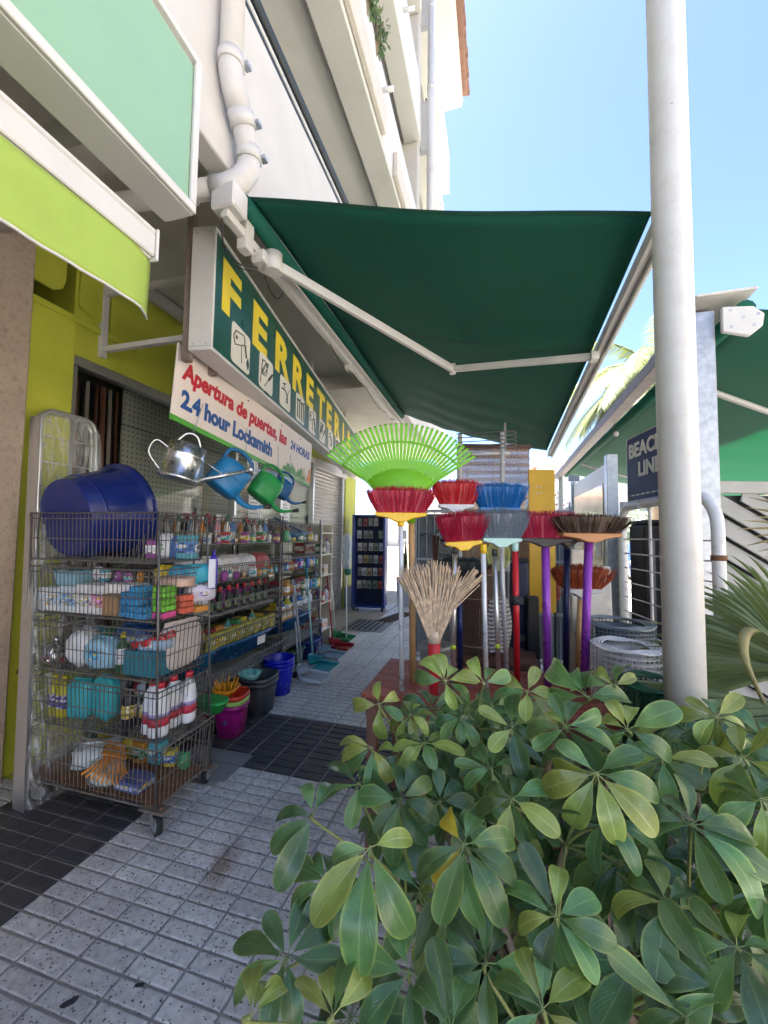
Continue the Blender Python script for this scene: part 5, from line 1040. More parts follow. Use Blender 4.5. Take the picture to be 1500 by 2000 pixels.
MB().box(F @ Vector((.30,2.262,.0)), (.64,.03,.035), Matrix.Rotation(radians(15.5),3,'Z')).build('head_rail', M('dark_wood', (.09,.045,.03), .6, .2, 9), bb)
for u in (.08,.3,.52): MB().tube([F @ Vector((u,2.25,.008)), F @ Vector((u,1.32,.008))], .003, 4).build('cord', P((.45,.35,.25)), bb)
MB().box(F @ Vector((.52,2.262,-.02)), (.06,.002,.02), Matrix.Rotation(radians(15.5),3,'Z')).build('price_label', P((.75,.72,.3)), bb)
sd2 = thing('display_stand', 'white tube display stand with wire arms under the awning', 'stand', (0,3.28,0))
for x in (-.27,.06): MB().tube([(x,0,0),(x,0,2.33)], .018, 8).build('upright', WHITE, sd2)
MB().tube([(-.3,0,2.16),(.12,0,2.16)], .012, 8).build('cross_tube', WHITE, sd2)
for k in range(5): MB().tube([(-.3,-.02,2.19+.035*k),(.15,-.02,2.20+.032*k),(.17,.0,2.18+.032*k)], .004, 5).build('wire_arm', WIRE, sd2)
MB().bb(.075,.09,-.01,.01,2.1,2.40).build('arm_plate', WIRE2, sd2); MB().bb(-.35,.15,-.2,.2,.0,.03).build('base_plate', GREYW, sd2)
YP = M('ochre_panel', (.62,.36,.02), .45, .08, 5)
yp = thing('ochre_panel', 'tall ochre yellow panel standing behind the sticks', 'panel', (.365,3.42,0)); MB().box((0,0,1.47),(.21,.015,1.14),Matrix.Rotation(radians(15.5),3,'Z')).build('panel_sheet', YP, yp, bevel=.004)
for s_ in (-1,1): MB().tube([(s_*.1*cos(.27),s_*.1*sin(.27)+.0,0),(s_*.1*cos(.27),s_*.1*sin(.27),.9)], .01, 6).build('leg', BLACK, yp)
for k in range(4): MB().tube([(-.04+.03*(k % 2),-.012-.0,1.9-.05*(k//2)),(-.04+.03*(k % 2),-.02,1.9-.05*(k//2))], .006, 8).build('peg', WHITE, yp)
gp = thing('round_swatter', 'round lime green mesh net hanging behind the sticks', 'net', (.022,2.82,1.37))
ring = [(.075*cos(2*pi*k/28)*cos(.27), .075*cos(2*pi*k/28)*sin(.27), .10*sin(2*pi*k/28)) for k in range(28)]; MB().tube(ring, .006, 6, closed=True).build('hoop', P((.45,.52,.12)), gp)
ms = MB()
for k in range(-6,7): x = k*.011; hz = .098*sqrt(max(0,1-(x/.075)**2)); ms.tube([(x*cos(.27),x*sin(.27),-hz),(x*cos(.27),x*sin(.27),hz)], .002, 4)
for k in range(-8,9): z = k*.0115; hx = .073*sqrt(max(0,1-(z/.10)**2)); ms.tube([(-hx*cos(.27),-hx*sin(.27),z),(hx*cos(.27),hx*sin(.27),z)], .002, 4)
o = ms.build('net_mesh', P((.45,.52,.12)), gp); o['kind'] = 'stuff'; MB().tube([(0,0,.1),(0,0,.16)], .004, 6).build('hanging_loop', P((.45,.52,.12)), gp)
cn_ = thing('cane_lampshade', 'white woven round basket stood behind the sticks', 'basket', (.0,2.74,.742+.0))
for k in range(13): z = .03+.026*k; r_ = .075+.022*sin(pi*k/12); MB().tube([(r_*cos(2*pi*j/24),r_*sin(2*pi*j/24),z+.004*(-1)**j) for j in range(24)], .011, 5, closed=True).build('woven_coil', M('woven_white', (.62,.60,.55), .85, .25, 60), cn_)
MB().bb(-.25,.25,-.18,.18,-.03,.0).build('stand_board', BRW, cn_); MB().bb(-.2,-.16,-.02,.02,-.74,-.031).bb(.16,.2,-.02,.02,-.74,-.031).build('stand_leg', BRW, cn_)
for i, (x, y, z1, w_, c_, nm) in enumerate(((.16,2.95,1.32,.13,(.012,.014,.05),'navy blue folded umbrella bag standing behind the red stick'),(.24,2.9,1.1,.1,(.015,.015,.015),'black zipped bag leaning behind the purple stick'),(.05,2.85,.7,.2,(.02,.10,.075),'dark green crate under the woven basket'),(.52,2.9,1.42,.12,(.55,.5,.42),'cream board leaning behind the purple sticks'),(.68,3.1,1.3,.22,(.66,.64,.58),'white sheet board leaning at the right of the brooms'))):
    t = thing(['umbrella_bag','zipped_bag','green_crate','cream_board','white_board'][i], nm, ['bag','bag','crate','board','board'][i], (x,y,0), radians(15))
    MB().taper(0,z1,w_/2,.05,w_/2*.8,.035).build('body', M('stk%d' % i, c_, .6, .2, 8, bump=.2), t, bevel=.012, seg=2); MB().bb(-w_*.3,w_*.3,-.055,-.0505,z1*.6,z1*.63).build('strap', P((.12,.11,.1)), t)
gx = thing('garden_rack', 'grey metal garden rack with vertical bars behind the brooms', 'rack', (-.05,4.9,0), radians(6))
GM = M('rack_grey', (.34,.35,.36), .5, .12, 8, metal=.4)
for k in range(19): MB().bb(-.85+.095*k,-.838+.095*k,-.01,.01,.05,1.78).build('bar', GM, gx)
for z in (.05,.6,1.2,1.78): MB().bb(-.9,.9,-.03,.012,z,z+.03).build('rail', GM, gx)
for x in (-.9,.87): MB().bb(x,x+.035,-.035,.03,0,1.85).build('post', GM, gx)
MB().bb(-.88,.88,.02,.03,.1,1.76).build('back_sheet', M('rack_back', (.20,.21,.21), .7, .3, 3), gx)
for i,(x,z,r_,c_,nm,lb,ct) in enumerate(((-.52,1.42,.13,(.30,.31,.32),'fan_heater','round grey fan hanging on the garden rack','fan'),(-.42,1.10,.15,(.012,.10,.05),'hose_coil','coiled dark green hose on the garden rack','hose'),(.35,1.3,.12,(.05,.05,.055),'cable_reel','black cable coil on the garden rack','cable'),(.6,.9,.14,(.35,.05,.03),'red_hose_coil','coiled red hose low on the garden rack','hose'))):
    t = thing(nm, lb, ct, (-.05+x, 4.80, z), radians(6))
    for k in range(4): MB().tube([((r_-.02*k)*cos(2*pi*j/26),-.02-.008*(k % 2),(r_-.02*k)*sin(2*pi*j/26)) for j in range(26)], .012, 6, closed=True).build('coil', P(c_), t)
    MB().box((0,-.01,r_+.03),(.03,.02,.06)).build('hook', STEEL, t)
for i,(x,c_) in enumerate(((-.2,(.01,.20,.28)),(-.08,(.6,.28,.03)),(.1,(.5,.5,.5)),(.2,(.02,.2,.08)))):
    t = thing('garden_tool', ['teal','orange','silver','green'][i]+' handled garden tool hanging on the garden rack', 'tool', (-.05+x,4.8,1.1), radians(6)); MB().tube([(0,0,.12),(0,0,.42)], .022, 8).build('handle', P(c_), t); MB().prism([(-.04,0),(.04,0),(.03,.13),(-.03,.13)], .01, frame((0,.005,0),(1,0,0),(0,0,1))).build('blade', STEEL, t)
pk = thing('potted_plant', 'dark leaved plant in a pot behind the rake handle', 'plant', (-.62,4.35,0))
MB().lathe([(0,0),(.13,0),(.17,.3),(.18,.3),(.18,.34),(.15,.34),(.14,.28),(0,.28)], 20).build('pot', P((.45,.44,.42)), pk)
rk_ = random.Random(8)
for k in range(26):
    a = rk_.uniform(0,2*pi); h_ = rk_.uniform(.7,1.6); L = rk_.uniform(.15,.32); b = MB(); c = Vector((.05*cos(a),.05*sin(a),h_)); d = Vector((cos(a),sin(a),.35)).normalized(); s_ = d.cross(Vector((0,0,1)))
    for i in range(5): t = i/4; w_ = .05*sin(pi*min(.98,t+.04)); p_ = c+d*L*t-Vector((0,0,.25*L*t*t*2)); b.v += [p_-s_*w_, p_, p_+s_*w_]
    for i in range(4): e = 3*i; b.f += [[e,e+1,e+4,e+3],[e+1,e+2,e+5,e+4]]; b.mi += [0,0]; b.sm += [True,True]
    b.build('leaf', M('dark_leaf', (.03,.06,.025), .4, .4, 20), pk); 
for k in range(4): MB().tube([(.02*k-.03,.02,.28),(.03*cos(k),.03*sin(k),1.5)], .012, 6).build('stem', BRW, pk)
# wire mesh rolls
def meshroll(label, loc, r, h, col, step=.03, layers=3, wr=.0016, name='mesh_roll'):
    t = thing(name, label, 'mesh roll', loc); m_ = M('mesh%s' % str(col), col, .5, .2, 20, metal=.2); b = MB()
    for L in range(layers):
        rr_ = r-.016*L; n = int(2*pi*rr_/step)
        for k in range(n): a = 2*pi*k/n+L*.3; b.tube([(rr_*cos(a),rr_*sin(a),0),(rr_*cos(a),rr_*sin(a),h)], wr, 3, False)
        for k in range(int(h/step)+1): b.tube([(rr_*cos(2*pi*j/24),rr_*sin(2*pi*j/24),k*step) for j in range(24)], wr, 3, closed=True)
    o = b.build('wire_mesh', m_, t); o['kind'] = 'stuff'
    for L in range(layers+2): MB().tube([((r-.012*L)*cos(2*pi*j/28),(r-.012*L)*sin(2*pi*j/28),h+.004*sin(j+L)) for j in range(28)], .005, 5, closed=True).build('top_edge', m_, t)
    MB().lathe([(r-.07,0),(r-.07,h*.98),(r-.085,h*.98),(r-.085,0)], 20).build('inner_sheet', M('meshin%s' % str(col), [c*.5 for c in col], .7, .3, 15), t)
meshroll('blue grey plastic mesh roll standing behind the white one', (.70,2.68,.0), .19, 1.0, (.25,.30,.34), .022)
meshroll('white square mesh roll standing by the pole', (.60,2.17,.0), .15, .99, (.68,.70,.72), .026)
meshroll('dark green mesh roll in front of the white one', (.615,1.84,.0), .13, .93, (.012,.085,.04), .02)
pw = thing('white_pail', 'pale grey plastic pail beside the base of the white pole', 'pail', (.70,1.92,.70)); MB().lathe([(0,0),(.06,0),(.075,.18),(.085,.18),(.085,.2),(.07,.2),(.055,.01),(0,.01)], 22).build('pail_wall', P((.50,.51,.53)), pw)
MB().tube([(.08*cos(a),.08*sin(a)*.3,.19+.05*sin(a)) for a in [pi*k/10 for k in range(11)]], .004, 5).build('handle', STEEL, pw); MB().bb(-.1,.1,-.1,.1,-.70,-.002).build('crate_stand', BRW, pw)

# ================================================================ pole, barrier, blue sign, louvre fence
po = thing('white_pole', 'thick white painted steel pole at the right of the bush', 'pole', (.655,1.70,0))
POLE = M('pole_paint', (.64,.635,.62), .42, .05, 3, dirt=.4, dcol=(.42,.35,.28), dscale=9, bump=.06, bscale=30, chips=.265, ccol=(.22,.12,.07), cscale=24)
MB().tube([(0,0,0),(0,0,3.0),(0,0,6.5)], .0635, 28).build('shaft', POLE, po); MB().lathe([(.12,0),(.12,.012),(.075,.014)], 24).build('base_flange', POLE, po); MB().lathe([(.0655,0),(.0655,.05)], 24, TR(0,0,.6)).build('collar', POLE, po)
bar = thing('white_barrier', 'white tubular barrier with wire rungs behind the pole', 'barrier')
Bn, Bf, HB = Vector((1.005,2.215,0)), Vector((.865,3.15,0)), 1.715
def bl2(t, z): p = Bn.lerp(Bf, t); return Vector((p.x, p.y, z))
pts = [bl2(0,0), bl2(0,HB-.16)]+[bl2(.16*(1-cos(pi/2*k/6)), HB-.16+.16*sin(pi/2*k/6)) for k in range(1,7)]+[bl2(1-.12*(1-sin(pi/2*k/6)) if True else 0, HB-.12+.12*cos(pi/2*k/6)) for k in range(0,7)]+[bl2(1,HB-.2), bl2(1,0)]
MB().tube(pts, .027, 14).build('frame_tube', M('barrier_paint', (.72,.72,.71), .4, .06, 4, dirt=.3, dcol=(.40,.30,.22), dscale=13, chips=.30, ccol=(.18,.09,.05), cscale=26), bar)
for k in range(15): MB().tube([bl2(.0,.12+.098*k), bl2(1,.12+.098*k)], .0045, 6).build('rung', WHITE, bar)
MB().tube([bl2(.62,.1), bl2(.62,HB)], .009, 6).build('mid_bar', WHITE, bar)
MB().tube([bl2(0,1.40),bl2(0,1.425)], .0315, 14).build('rust_band', RUST, bar)
MB().tube([bl2(-.0,1.14)+Vector((-.035,0,0)),bl2(0,1.14)+Vector((.0,-.034,-.004)),bl2(0,1.14)+Vector((.035,0,0))], .004, 5).build('wire_tie', P((.1,.2,.18)), bar)
NAVY = M('sign_navy', (.016,.03,.13), .5, .06, 5, spec=.2)
sg = thing('beach_sign', 'navy blue sign lettered BEACH and LINE fixed above the white barrier', 'sign')
Ub = (Bn-Bf).normalized(); F3 = frame(Vector((.855,2.985,1.735)), Ub, (0,0,1))
b = MB(); n0 = b.n(); b.bb(0,.66,0,.42,-.008,0).xf(F3, n0); b.build('plate', NAVY, sg, bevel=.002)
b = MB()
for (a0,a1,c0,c1) in ((0,.66,0,.006),(0,.66,.414,.42),(0,.006,.0061,.4139),(.654,.66,.0061,.4139)): n0 = b.n(); b.bb(a0,a1,c0,c1,.0002,.002).xf(F3, n0)
b.build('white_edge', WHITE, sg)
SW = M('sign_white', (.74,.72,.66), .5, .05, 9)
text('BEACH', .125, SW, sg, F3 @ Matrix.Translation((.03,.285,.002)), bold=.004, sx=1.02); text('LINE', .125, SW, sg, F3 @ Matrix.Translation((.145,.155,.002)), bold=.004, sx=1.0)
for k in range(9): n0 = 0; b = MB().bb(.05+.06*k,.095+.06*k,.035,.043,.0005,.0015); b.xf(F3); b.build('small_print', SW, sg)
for u in (.1,.55):
    b = MB().bb(u,u+.03,-.05,.1,-.03,-.0085); b.xf(F3); b.build('bracket', STEEL, sg)
lf = thing('louvre_fence', 'grey louvred fence with slanting slats behind the fan palm', 'fence')
GREYS = M('louvre_grey', (.33,.33,.32), .6, .08, 5, dirt=.35, dcol=(.25,.24,.22), dscale=4)
F4 = frame((1.40,3.46,0), (.965,.262,0), (0,0,1))
for k in range(17):
    c0 = .25+.165*k; sl = .58; xa, xb = max(.05,(c0-1.84)/sl), min(1.92,(c0-.08)/sl)
    if xb-xa < .12: continue
    p_, q_ = Vector((xa,c0-sl*xa,0)), Vector((xb,c0-sl*xb,0)); F_ = frame(p_, q_-p_, (.2,1,-.35)); a = MB().bb(0,(q_-p_).length,-.07,.07,-.006,.006); a.xf(F4 @ F_); a.build('slat', GREYS, lf, bevel=.002)
for (x0,x1,z0,z1) in ((-.02,.05,0,1.93),(1.92,1.99,0,1.93),(-.02,1.99,1.84,1.93)):
    b = MB().bb(x0,x1,z0,z1-.001 if x1-x0 < 1 else z1,-.03-(.002 if x1-x0 > 1 else 0),.03+(.002 if x1-x0 > 1 else 0)); b.xf(F4); b.build('frame_rail', GREYS, lf, bevel=.004)
b = MB().bb(.0,1.95,.05,1.83,-.06,-.045); b.xf(F4); b.build('backing_sheet', M('shade_cloth', (.06,.065,.06), .9, .1, 9), lf)
db = thing('dark_cabinet', 'dark brown timber cabinet standing behind the white barrier', 'cabinet', (1.36,3.95,0))
DK = M('dark_timber', (.035,.028,.024), .7, .3, 8)
MB().bb(-.17,.3,-.2,.2,0,1.62).build('cabinet_body', DK, db, bevel=.03, seg=2); MB().bb(-.12,-.1,-.215,-.205,.1,1.5).build('door_strip', P((.12,.11,.1)), db); MB().bb(-.17,.3,-.22,.2,1.621,1.65).build('cabinet_top', DK, db, bevel=.005)
nb = thing('notice_board', 'glazed notice board in white frame on galvanised post under terrace awning', 'notice board')
MB().bb(1.08,1.18,4.40,4.50,0,2.33).build('post', STEEL, nb, bevel=.004)
MB().bb(1.06,1.12,6.2,6.28,0,2.3).build('post', STEEL, nb)
MB().bb(1.085,1.15,4.505,6.19,1.1,2.25).build('cabinet', WHITE, nb, bevel=.006); MB().bb(1.078,1.084,4.57,6.12,1.18,2.05).build('glass_face', M('board_face', (.34,.27,.17), .1, .25, 4), nb)
for k in range(4): MB().bb(1.074,1.0775,4.65+.36*k,4.88+.36*k,1.3+.08*(k % 2),1.75).build('poster', M('poster%d' % k, [(.6,.55,.45),(.3,.4,.5),(.6,.4,.2),(.5,.5,.5)][k], .6, .3, 20), nb)
ht = thing('hand_truck', 'red hand truck with black grips beyond the barrier', 'hand truck', (1.5,5.0,0))
RD = P((.45,.015,.02), .3)
for s_ in (0,.28): MB().tube(spl([(s_,0,.1),(s_,.05,.85),(s_-.03,-.08,1.08),(s_-.05,-.2,1.15)]), .016, 8).build('side_tube', RD, ht); MB().tube([(s_-.05,-.2,1.15),(s_-.06,-.3,1.19)], .022, 8).build('grip', BLACK, ht)
for z in (.3,.6): MB().tube([(0,.02,z),(.28,.02,z)], .012, 6).build('cross_tube', RD, ht)
MB().bb(-.02,.3,-.2,.03,.03,.045).build('toe_plate', RD, ht)
for s_ in (-.05,.33): MB().tube([(s_-.02,.08,.11),(s_+.02,.08,.11)], .11, 18).build('wheel', BLACK, ht)
# ================================================================ umbrella plant in the foreground
def leaf_material(name, base, edge, rib, tl):
    m = bpy.data.materials.new(name); m.use_nodes = True; t = m.node_tree; N = t.nodes; L = t.links; p = N['Principled BSDF']
    uv = N.new('ShaderNodeUVMap'); sp = N.new('ShaderNodeSeparateXYZ'); L.new(uv.outputs[0], sp.inputs[0])
    c = N.new('ShaderNodeMath'); c.operation = 'SUBTRACT'; c.inputs[1].default_value = .5; L.new(sp.outputs[0], c.inputs[0])
    ab = N.new('ShaderNodeMath'); ab.operation = 'ABSOLUTE'; L.new(c.outputs[0], ab.inputs[0])
    geo = N.new('ShaderNodeNewGeometry'); no = N.new('ShaderNodeTexNoise'); no.inputs['Scale'].default_value = 26; no.inputs['Detail'].default_value = 6; L.new(geo.outputs['Position'], no.inputs['Vector'])
    oi = N.new('ShaderNodeObjectInfo')
    ramp = N.new('ShaderNodeValToRGB'); e = ramp.color_ramp.elements; e[0].position = 0; e[0].color = (*rib, 1); e[1].position = .035; e[1].color = (*base, 1)
    a = e.new(.40); a.color = (*base, 1); a = e.new(.485); a.color = (*edge, 1)
    jig = N.new('ShaderNodeMath'); jig.operation = 'MULTIPLY_ADD'; jig.inputs[1].default_value = .06; L.new(no.outputs[0], jig.inputs[0]); L.new(ab.outputs[0], jig.inputs[2])
    sub = N.new('ShaderNodeMath'); sub.operation = 'SUBTRACT'; sub.inputs[1].default_value = .03; L.new(jig.outputs[0], sub.inputs[0]); L.new(sub.outputs[0], ramp.inputs[0])
    # side veins
    vm = N.new('ShaderNodeMath'); vm.operation = 'MULTIPLY_ADD'; vm.inputs[1].default_value = -1.1; L.new(ab.outputs[0], vm.inputs[0]); L.new(sp.outputs[1], vm.inputs[2])
    vw = N.new('ShaderNodeMath'); vw.operation = 'MULTIPLY'; vw.inputs[1].default_value = 58; L.new(vm.outputs[0], vw.inputs[0]); vs = N.new('ShaderNodeMath'); vs.operation = 'SINE'; L.new(vw.outputs[0], vs.inputs[0])
    hv = N.new('ShaderNodeHueSaturation'); L.new(ramp.outputs[0], hv.inputs['Color'])
    r1 = N.new('ShaderNodeMapRange'); r1.inputs[1].default_value = .3; r1.inputs[2].default_value = .7; r1.inputs[3].default_value = .72; r1.inputs[4].default_value = 1.22; L.new(no.outputs[0], r1.inputs[0])
    r2 = N.new('ShaderNodeMapRange'); r2.inputs[3].default_value = .65; r2.inputs[4].default_value = 1.4; L.new(oi.outputs['Random'], r2.inputs[0])
    mu = N.new('ShaderNodeMath'); mu.operation = 'MULTIPLY'; L.new(r1.outputs[0], mu.inputs[0]); L.new(r2.outputs[0], mu.inputs[1]); L.new(mu.outputs[0], hv.inputs['Value'])
    rh = N.new('ShaderNodeMath'); rh.operation = 'MULTIPLY'; rh.inputs[1].default_value = 7.13; L.new(oi.outputs['Random'], rh.inputs[0]); fr = N.new('ShaderNodeMath'); fr.operation = 'FRACT'; L.new(rh.outputs[0], fr.inputs[0])
    r3 = N.new('ShaderNodeMapRange'); r3.inputs[3].default_value = .475; r3.inputs[4].default_value = .515; L.new(fr.outputs[0], r3.inputs[0]); L.new(r3.outputs[0], hv.inputs['Hue'])
    # dusty pale spots and a paler underside
    n2 = N.new('ShaderNodeTexNoise'); n2.inputs['Scale'].default_value = 130; n2.inputs['Detail'].default_value = 3; L.new(geo.outputs['Position'], n2.inputs['Vector'])
    rs = N.new('ShaderNodeMapRange'); rs.inputs[1].default_value = .66; rs.inputs[2].default_value = .75; rs.inputs[4].default_value = .35; L.new(n2.outputs[0], rs.inputs[0])
    mx = N.new('ShaderNodeMix'); mx.data_type = 'RGBA'; mx.inputs[7].default_value = (.30,.36,.28,1); L.new(rs.outputs[0], mx.inputs[0]); L.new(hv.outputs[0], mx.inputs[6])
    mb = N.new('ShaderNodeMix'); mb.data_type = 'RGBA'; mb.inputs[7].default_value = (.17,.22,.10,1); bf = N.new('ShaderNodeMath'); bf.operation = 'MULTIPLY'; bf.inputs[1].default_value = .75; L.new(geo.outputs['Backfacing'], bf.inputs[0]); L.new(bf.outputs[0], mb.inputs[0]); L.new(mx.outputs[2], mb.inputs[6])
    L.new(mb.outputs[2], p.inputs['Base Color']); p.inputs['Roughness'].default_value = .36; p.inputs['Specular IOR Level'].default_value = .6; p.inputs['Coat Weight'].default_value = .1; p.inputs['Coat Roughness'].default_value = .25
    rr = N.new('ShaderNodeMapRange'); rr.inputs[3].default_value = .2; rr.inputs[4].default_value = .46; L.new(no.outputs[0], rr.inputs[0]); L.new(rr.outputs[0], p.inputs['Roughness'])
    bp = N.new('ShaderNodeBump'); bp.inputs['Strength'].default_value = .07; bp.inputs['Distance'].default_value = .002; L.new(vs.outputs[0], bp.inputs['Height']); L.new(bp.outputs[0], p.inputs['Normal'])
    tr = N.new('ShaderNodeBsdfTranslucent'); tr.inputs[0].default_value = (*tl, 1); ms = N.new('ShaderNodeMixShader'); ms.inputs[0].default_value = .14
    L.new(p.outputs[0], ms.inputs[1]); L.new(tr.outputs[0], ms.inputs[2]); L.new(ms.outputs[0], N['Material Output'].inputs[0]); return m
LG = leaf_material('leaf_green', (.085,.185,.055), (.22,.31,.075), (.20,.30,.11), (.14,.28,.04))
LL = leaf_material('leaf_light', (.215,.285,.06), (.36,.40,.09), (.42,.45,.18), (.28,.38,.05))
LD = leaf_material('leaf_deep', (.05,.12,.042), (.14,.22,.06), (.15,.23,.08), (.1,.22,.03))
LY = leaf_material('leaf_yellow', (.52,.46,.03), (.55,.50,.06), (.5,.5,.12), (.5,.42,.02))
STEM = M('leaf_stem', (.24,.27,.09), .5, .25, 25); BARK = M('plant_bark', (.21,.16,.11), .8, .3, 30, bump=.5, bscale=60)
def leaflet(mat, droop, fold, twist, width, seed):
    n, k = 10, 6; r = random.Random(seed); vs = []; uv = []
    wv = r.uniform(.5, 1.5); cur = r.uniform(-.25, .25)
    for i in range(n+1):
        t = 1-(1-i/n)**1.55; s = .14+.86*t; w_ = width*((.06+.94*sin(pi/2*min(1,t/.62))**1.15) if t < .62 else max(.02,1-((t-.62)/.385)**2.4)**.5)
        ang = droop*t*t; z = -sin(ang)*s*.55+.04*sin(pi*t); x0 = cur*.25*t*t
        for j in range(k+1):
            u = j/k*2-1; x = x0+u*w_/2; zz = z+fold*abs(u)*w_*.55+.012*sin(wv*9*t+u*2)*abs(u)+twist*u*w_*t; vs.append((x, s*(1-.12*abs(ang)*t), zz)); uv.append((j/k, t))
    fs = [(i*(k+1)+j, i*(k+1)+j+1, (i+1)*(k+1)+j+1, (i+1)*(k+1)+j) for i in range(n) for j in range(k)]
    b = len(vs); vs += [(-.008,-.02,0),(.008,-.02,0),(.007,.16,.002),(-.007,.16,.002),(0,-.02,-.014),(0,.16,-.012)]; uv += [(.5,0)]*6
    fs += [(b,b+1,b+2,b+3),(b+1,b+4,b+5,b+2),(b+4,b,b+3,b+5)]
    me = bpy.data.meshes.new('leaflet'); me.from_pydata(vs, [], fs); ul = me.uv_layers.new(name='UVMap')
    for lp in me.loops: ul.data[lp.index].uv = uv[lp.vertex_index]
    for p_ in me.polygons: p_.use_smooth = True
    me.materials.append(mat); return me
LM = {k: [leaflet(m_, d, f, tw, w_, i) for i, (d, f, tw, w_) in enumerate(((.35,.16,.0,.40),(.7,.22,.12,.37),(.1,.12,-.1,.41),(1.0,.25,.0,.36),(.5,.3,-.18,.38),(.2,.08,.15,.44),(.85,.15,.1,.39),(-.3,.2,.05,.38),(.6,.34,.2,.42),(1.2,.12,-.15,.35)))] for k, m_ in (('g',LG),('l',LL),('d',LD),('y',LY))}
WHORLS = [
((-0.373,0.815,0.904),[(70,0.098),(115,0.087),(175,0.093),(250,0.136),(215,0.109)],'d'),
((-0.206,0.681,0.968),[(15,0.083),(225,0.131),(262,0.153),(300,0.135),(195,0.07)],'g'),
((-0.056,0.766,0.944),[(120,0.102),(200,0.102),(222,0.085),(5,0.111),(330,0.102),(300,0.12),(265,0.111),(245,0.12),(60,0.092)],'y'),
((0.195,0.914,1.029),[(165,0.123),(190,0.123),(225,0.133),(270,0.118),(305,0.128),(20,0.108),(340,0.123),(130,0.092)],'l'),
((0.153,1.003,1.073),[(175,0.098),(205,0.092),(115,0.098),(92,0.087),(60,0.087),(10,0.098),(335,0.11),(300,0.115)],'g'),
((0.354,0.909,0.965),[(150,0.12),(175,0.12),(100,0.096),(65,0.096),(20,0.106),(350,0.111),(265,0.115),(300,0.135),(320,0.125)],'g'),
((0.09,0.704,0.912),[(105,0.099),(140,0.095),(65,0.087),(20,0.087),(335,0.087),(300,0.079),(230,0.076),(180,0.076),(255,0.072)],'g'),
((0.062,0.627,0.851),[(100,0.078),(140,0.085),(70,0.074),(25,0.085),(200,0.078),(320,0.071)],'g'),
((0.327,0.754,0.826),[(165,0.115),(140,0.1),(110,0.108),(85,0.1),(40,0.085),(10,0.085),(200,0.1)],'d'),
((-0.216,0.551,0.837),[(75,0.078),(45,0.092),(110,0.071),(150,0.071)],'l'),
((-0.06,0.595,0.821),[(95,0.106),(60,0.099),(130,0.092)],'d'),
((-0.355,0.568,0.775),[(105,0.085),(45,0.077),(75,0.069)],'l'),
((-0.132,1.13,1.1),[(100,0.092),(60,0.099),(130,0.099),(170,0.106),(10,0.106),(330,0.099),(280,0.078)],'l'),
((-0.297,0.989,0.968),[(165,0.09),(190,0.09),(215,0.096),(300,0.09),(270,0.109)],'l'),
((-0.308,1.085,1.034),[(180,0.092),(100,0.071),(30,0.085),(330,0.078),(270,0.099)],'l'),
((0.22,1.124,1.103),[(125,0.167),(165,0.141),(75,0.109),(100,0.128),(0,0.115),(340,0.103)],'g'),
((0.288,1.141,1.129),[(60,0.096),(160,0.128),(120,0.077),(20,0.064)],'l'),
((-0.028,1.106,1.113),[(110,0.101),(20,0.087),(60,0.081),(150,0.074)],'l'),
((-0.126,0.99,0.869),[(130,0.073),(90,0.073),(40,0.073),(0,0.085),(180,0.085),(220,0.073),(300,0.073)],'d'),
((0.287,1.04,1.069),[(130,0.087),(95,0.081),(60,0.087),(10,0.127),(320,0.104),(200,0.069)],'g'),
((0.239,0.936,0.855),[(250,0.113),(280,0.113),(220,0.103),(310,0.113),(190,0.113),(340,0.103)],'d'),
((0.041,1.079,1.023),0.1,'g'),
((0.082,1.138,1.094),0.1,'l'),
((-0.009,1.018,0.949),0.1,'g'),
((-0.178,1.074,0.956),0.1,'l'),
((-0.314,0.935,0.909),0.1,'g'),
((0.379,1.123,0.979),0.1,'g'),
((0.537,1.113,1.009),0.11,'l'),
((0.512,1.004,0.982),0.11,'g'),
((0.287,0.845,0.865),0.11,'g'),
((-0.137,0.691,0.778),0.11,'d'),
((-0.344,0.831,0.763),0.11,'d'),
((-0.015,0.723,0.796),0.11,'d'),
((0.222,0.788,0.808),0.11,'d'),
((0.43,0.861,0.903),0.11,'g'),
((-0.208,0.913,0.906),0.11,'d'),
((-0.378,0.721,0.705),0.11,'d'),
((-0.146,0.833,0.789),0.11,'d'),
((0.535,1.214,1.056),0.1,'l'),
((-0.231,1.13,0.998),0.085,'l'),
((-0.091,1.147,1.002),0.085,'g'),
((-0.01,1.189,1.03),0.085,'g'),
((-0.243,1.058,0.928),0.085,'g'),
((0.361,0.782,0.868),0.1,'g'),
((0.266,0.717,0.807),0.1,'d'),
((0.387,0.772,0.804),0.1,'d'),
((0.205,0.9,0.951),0.1,'d'),
((0.034,0.926,0.943),0.1,'g')]

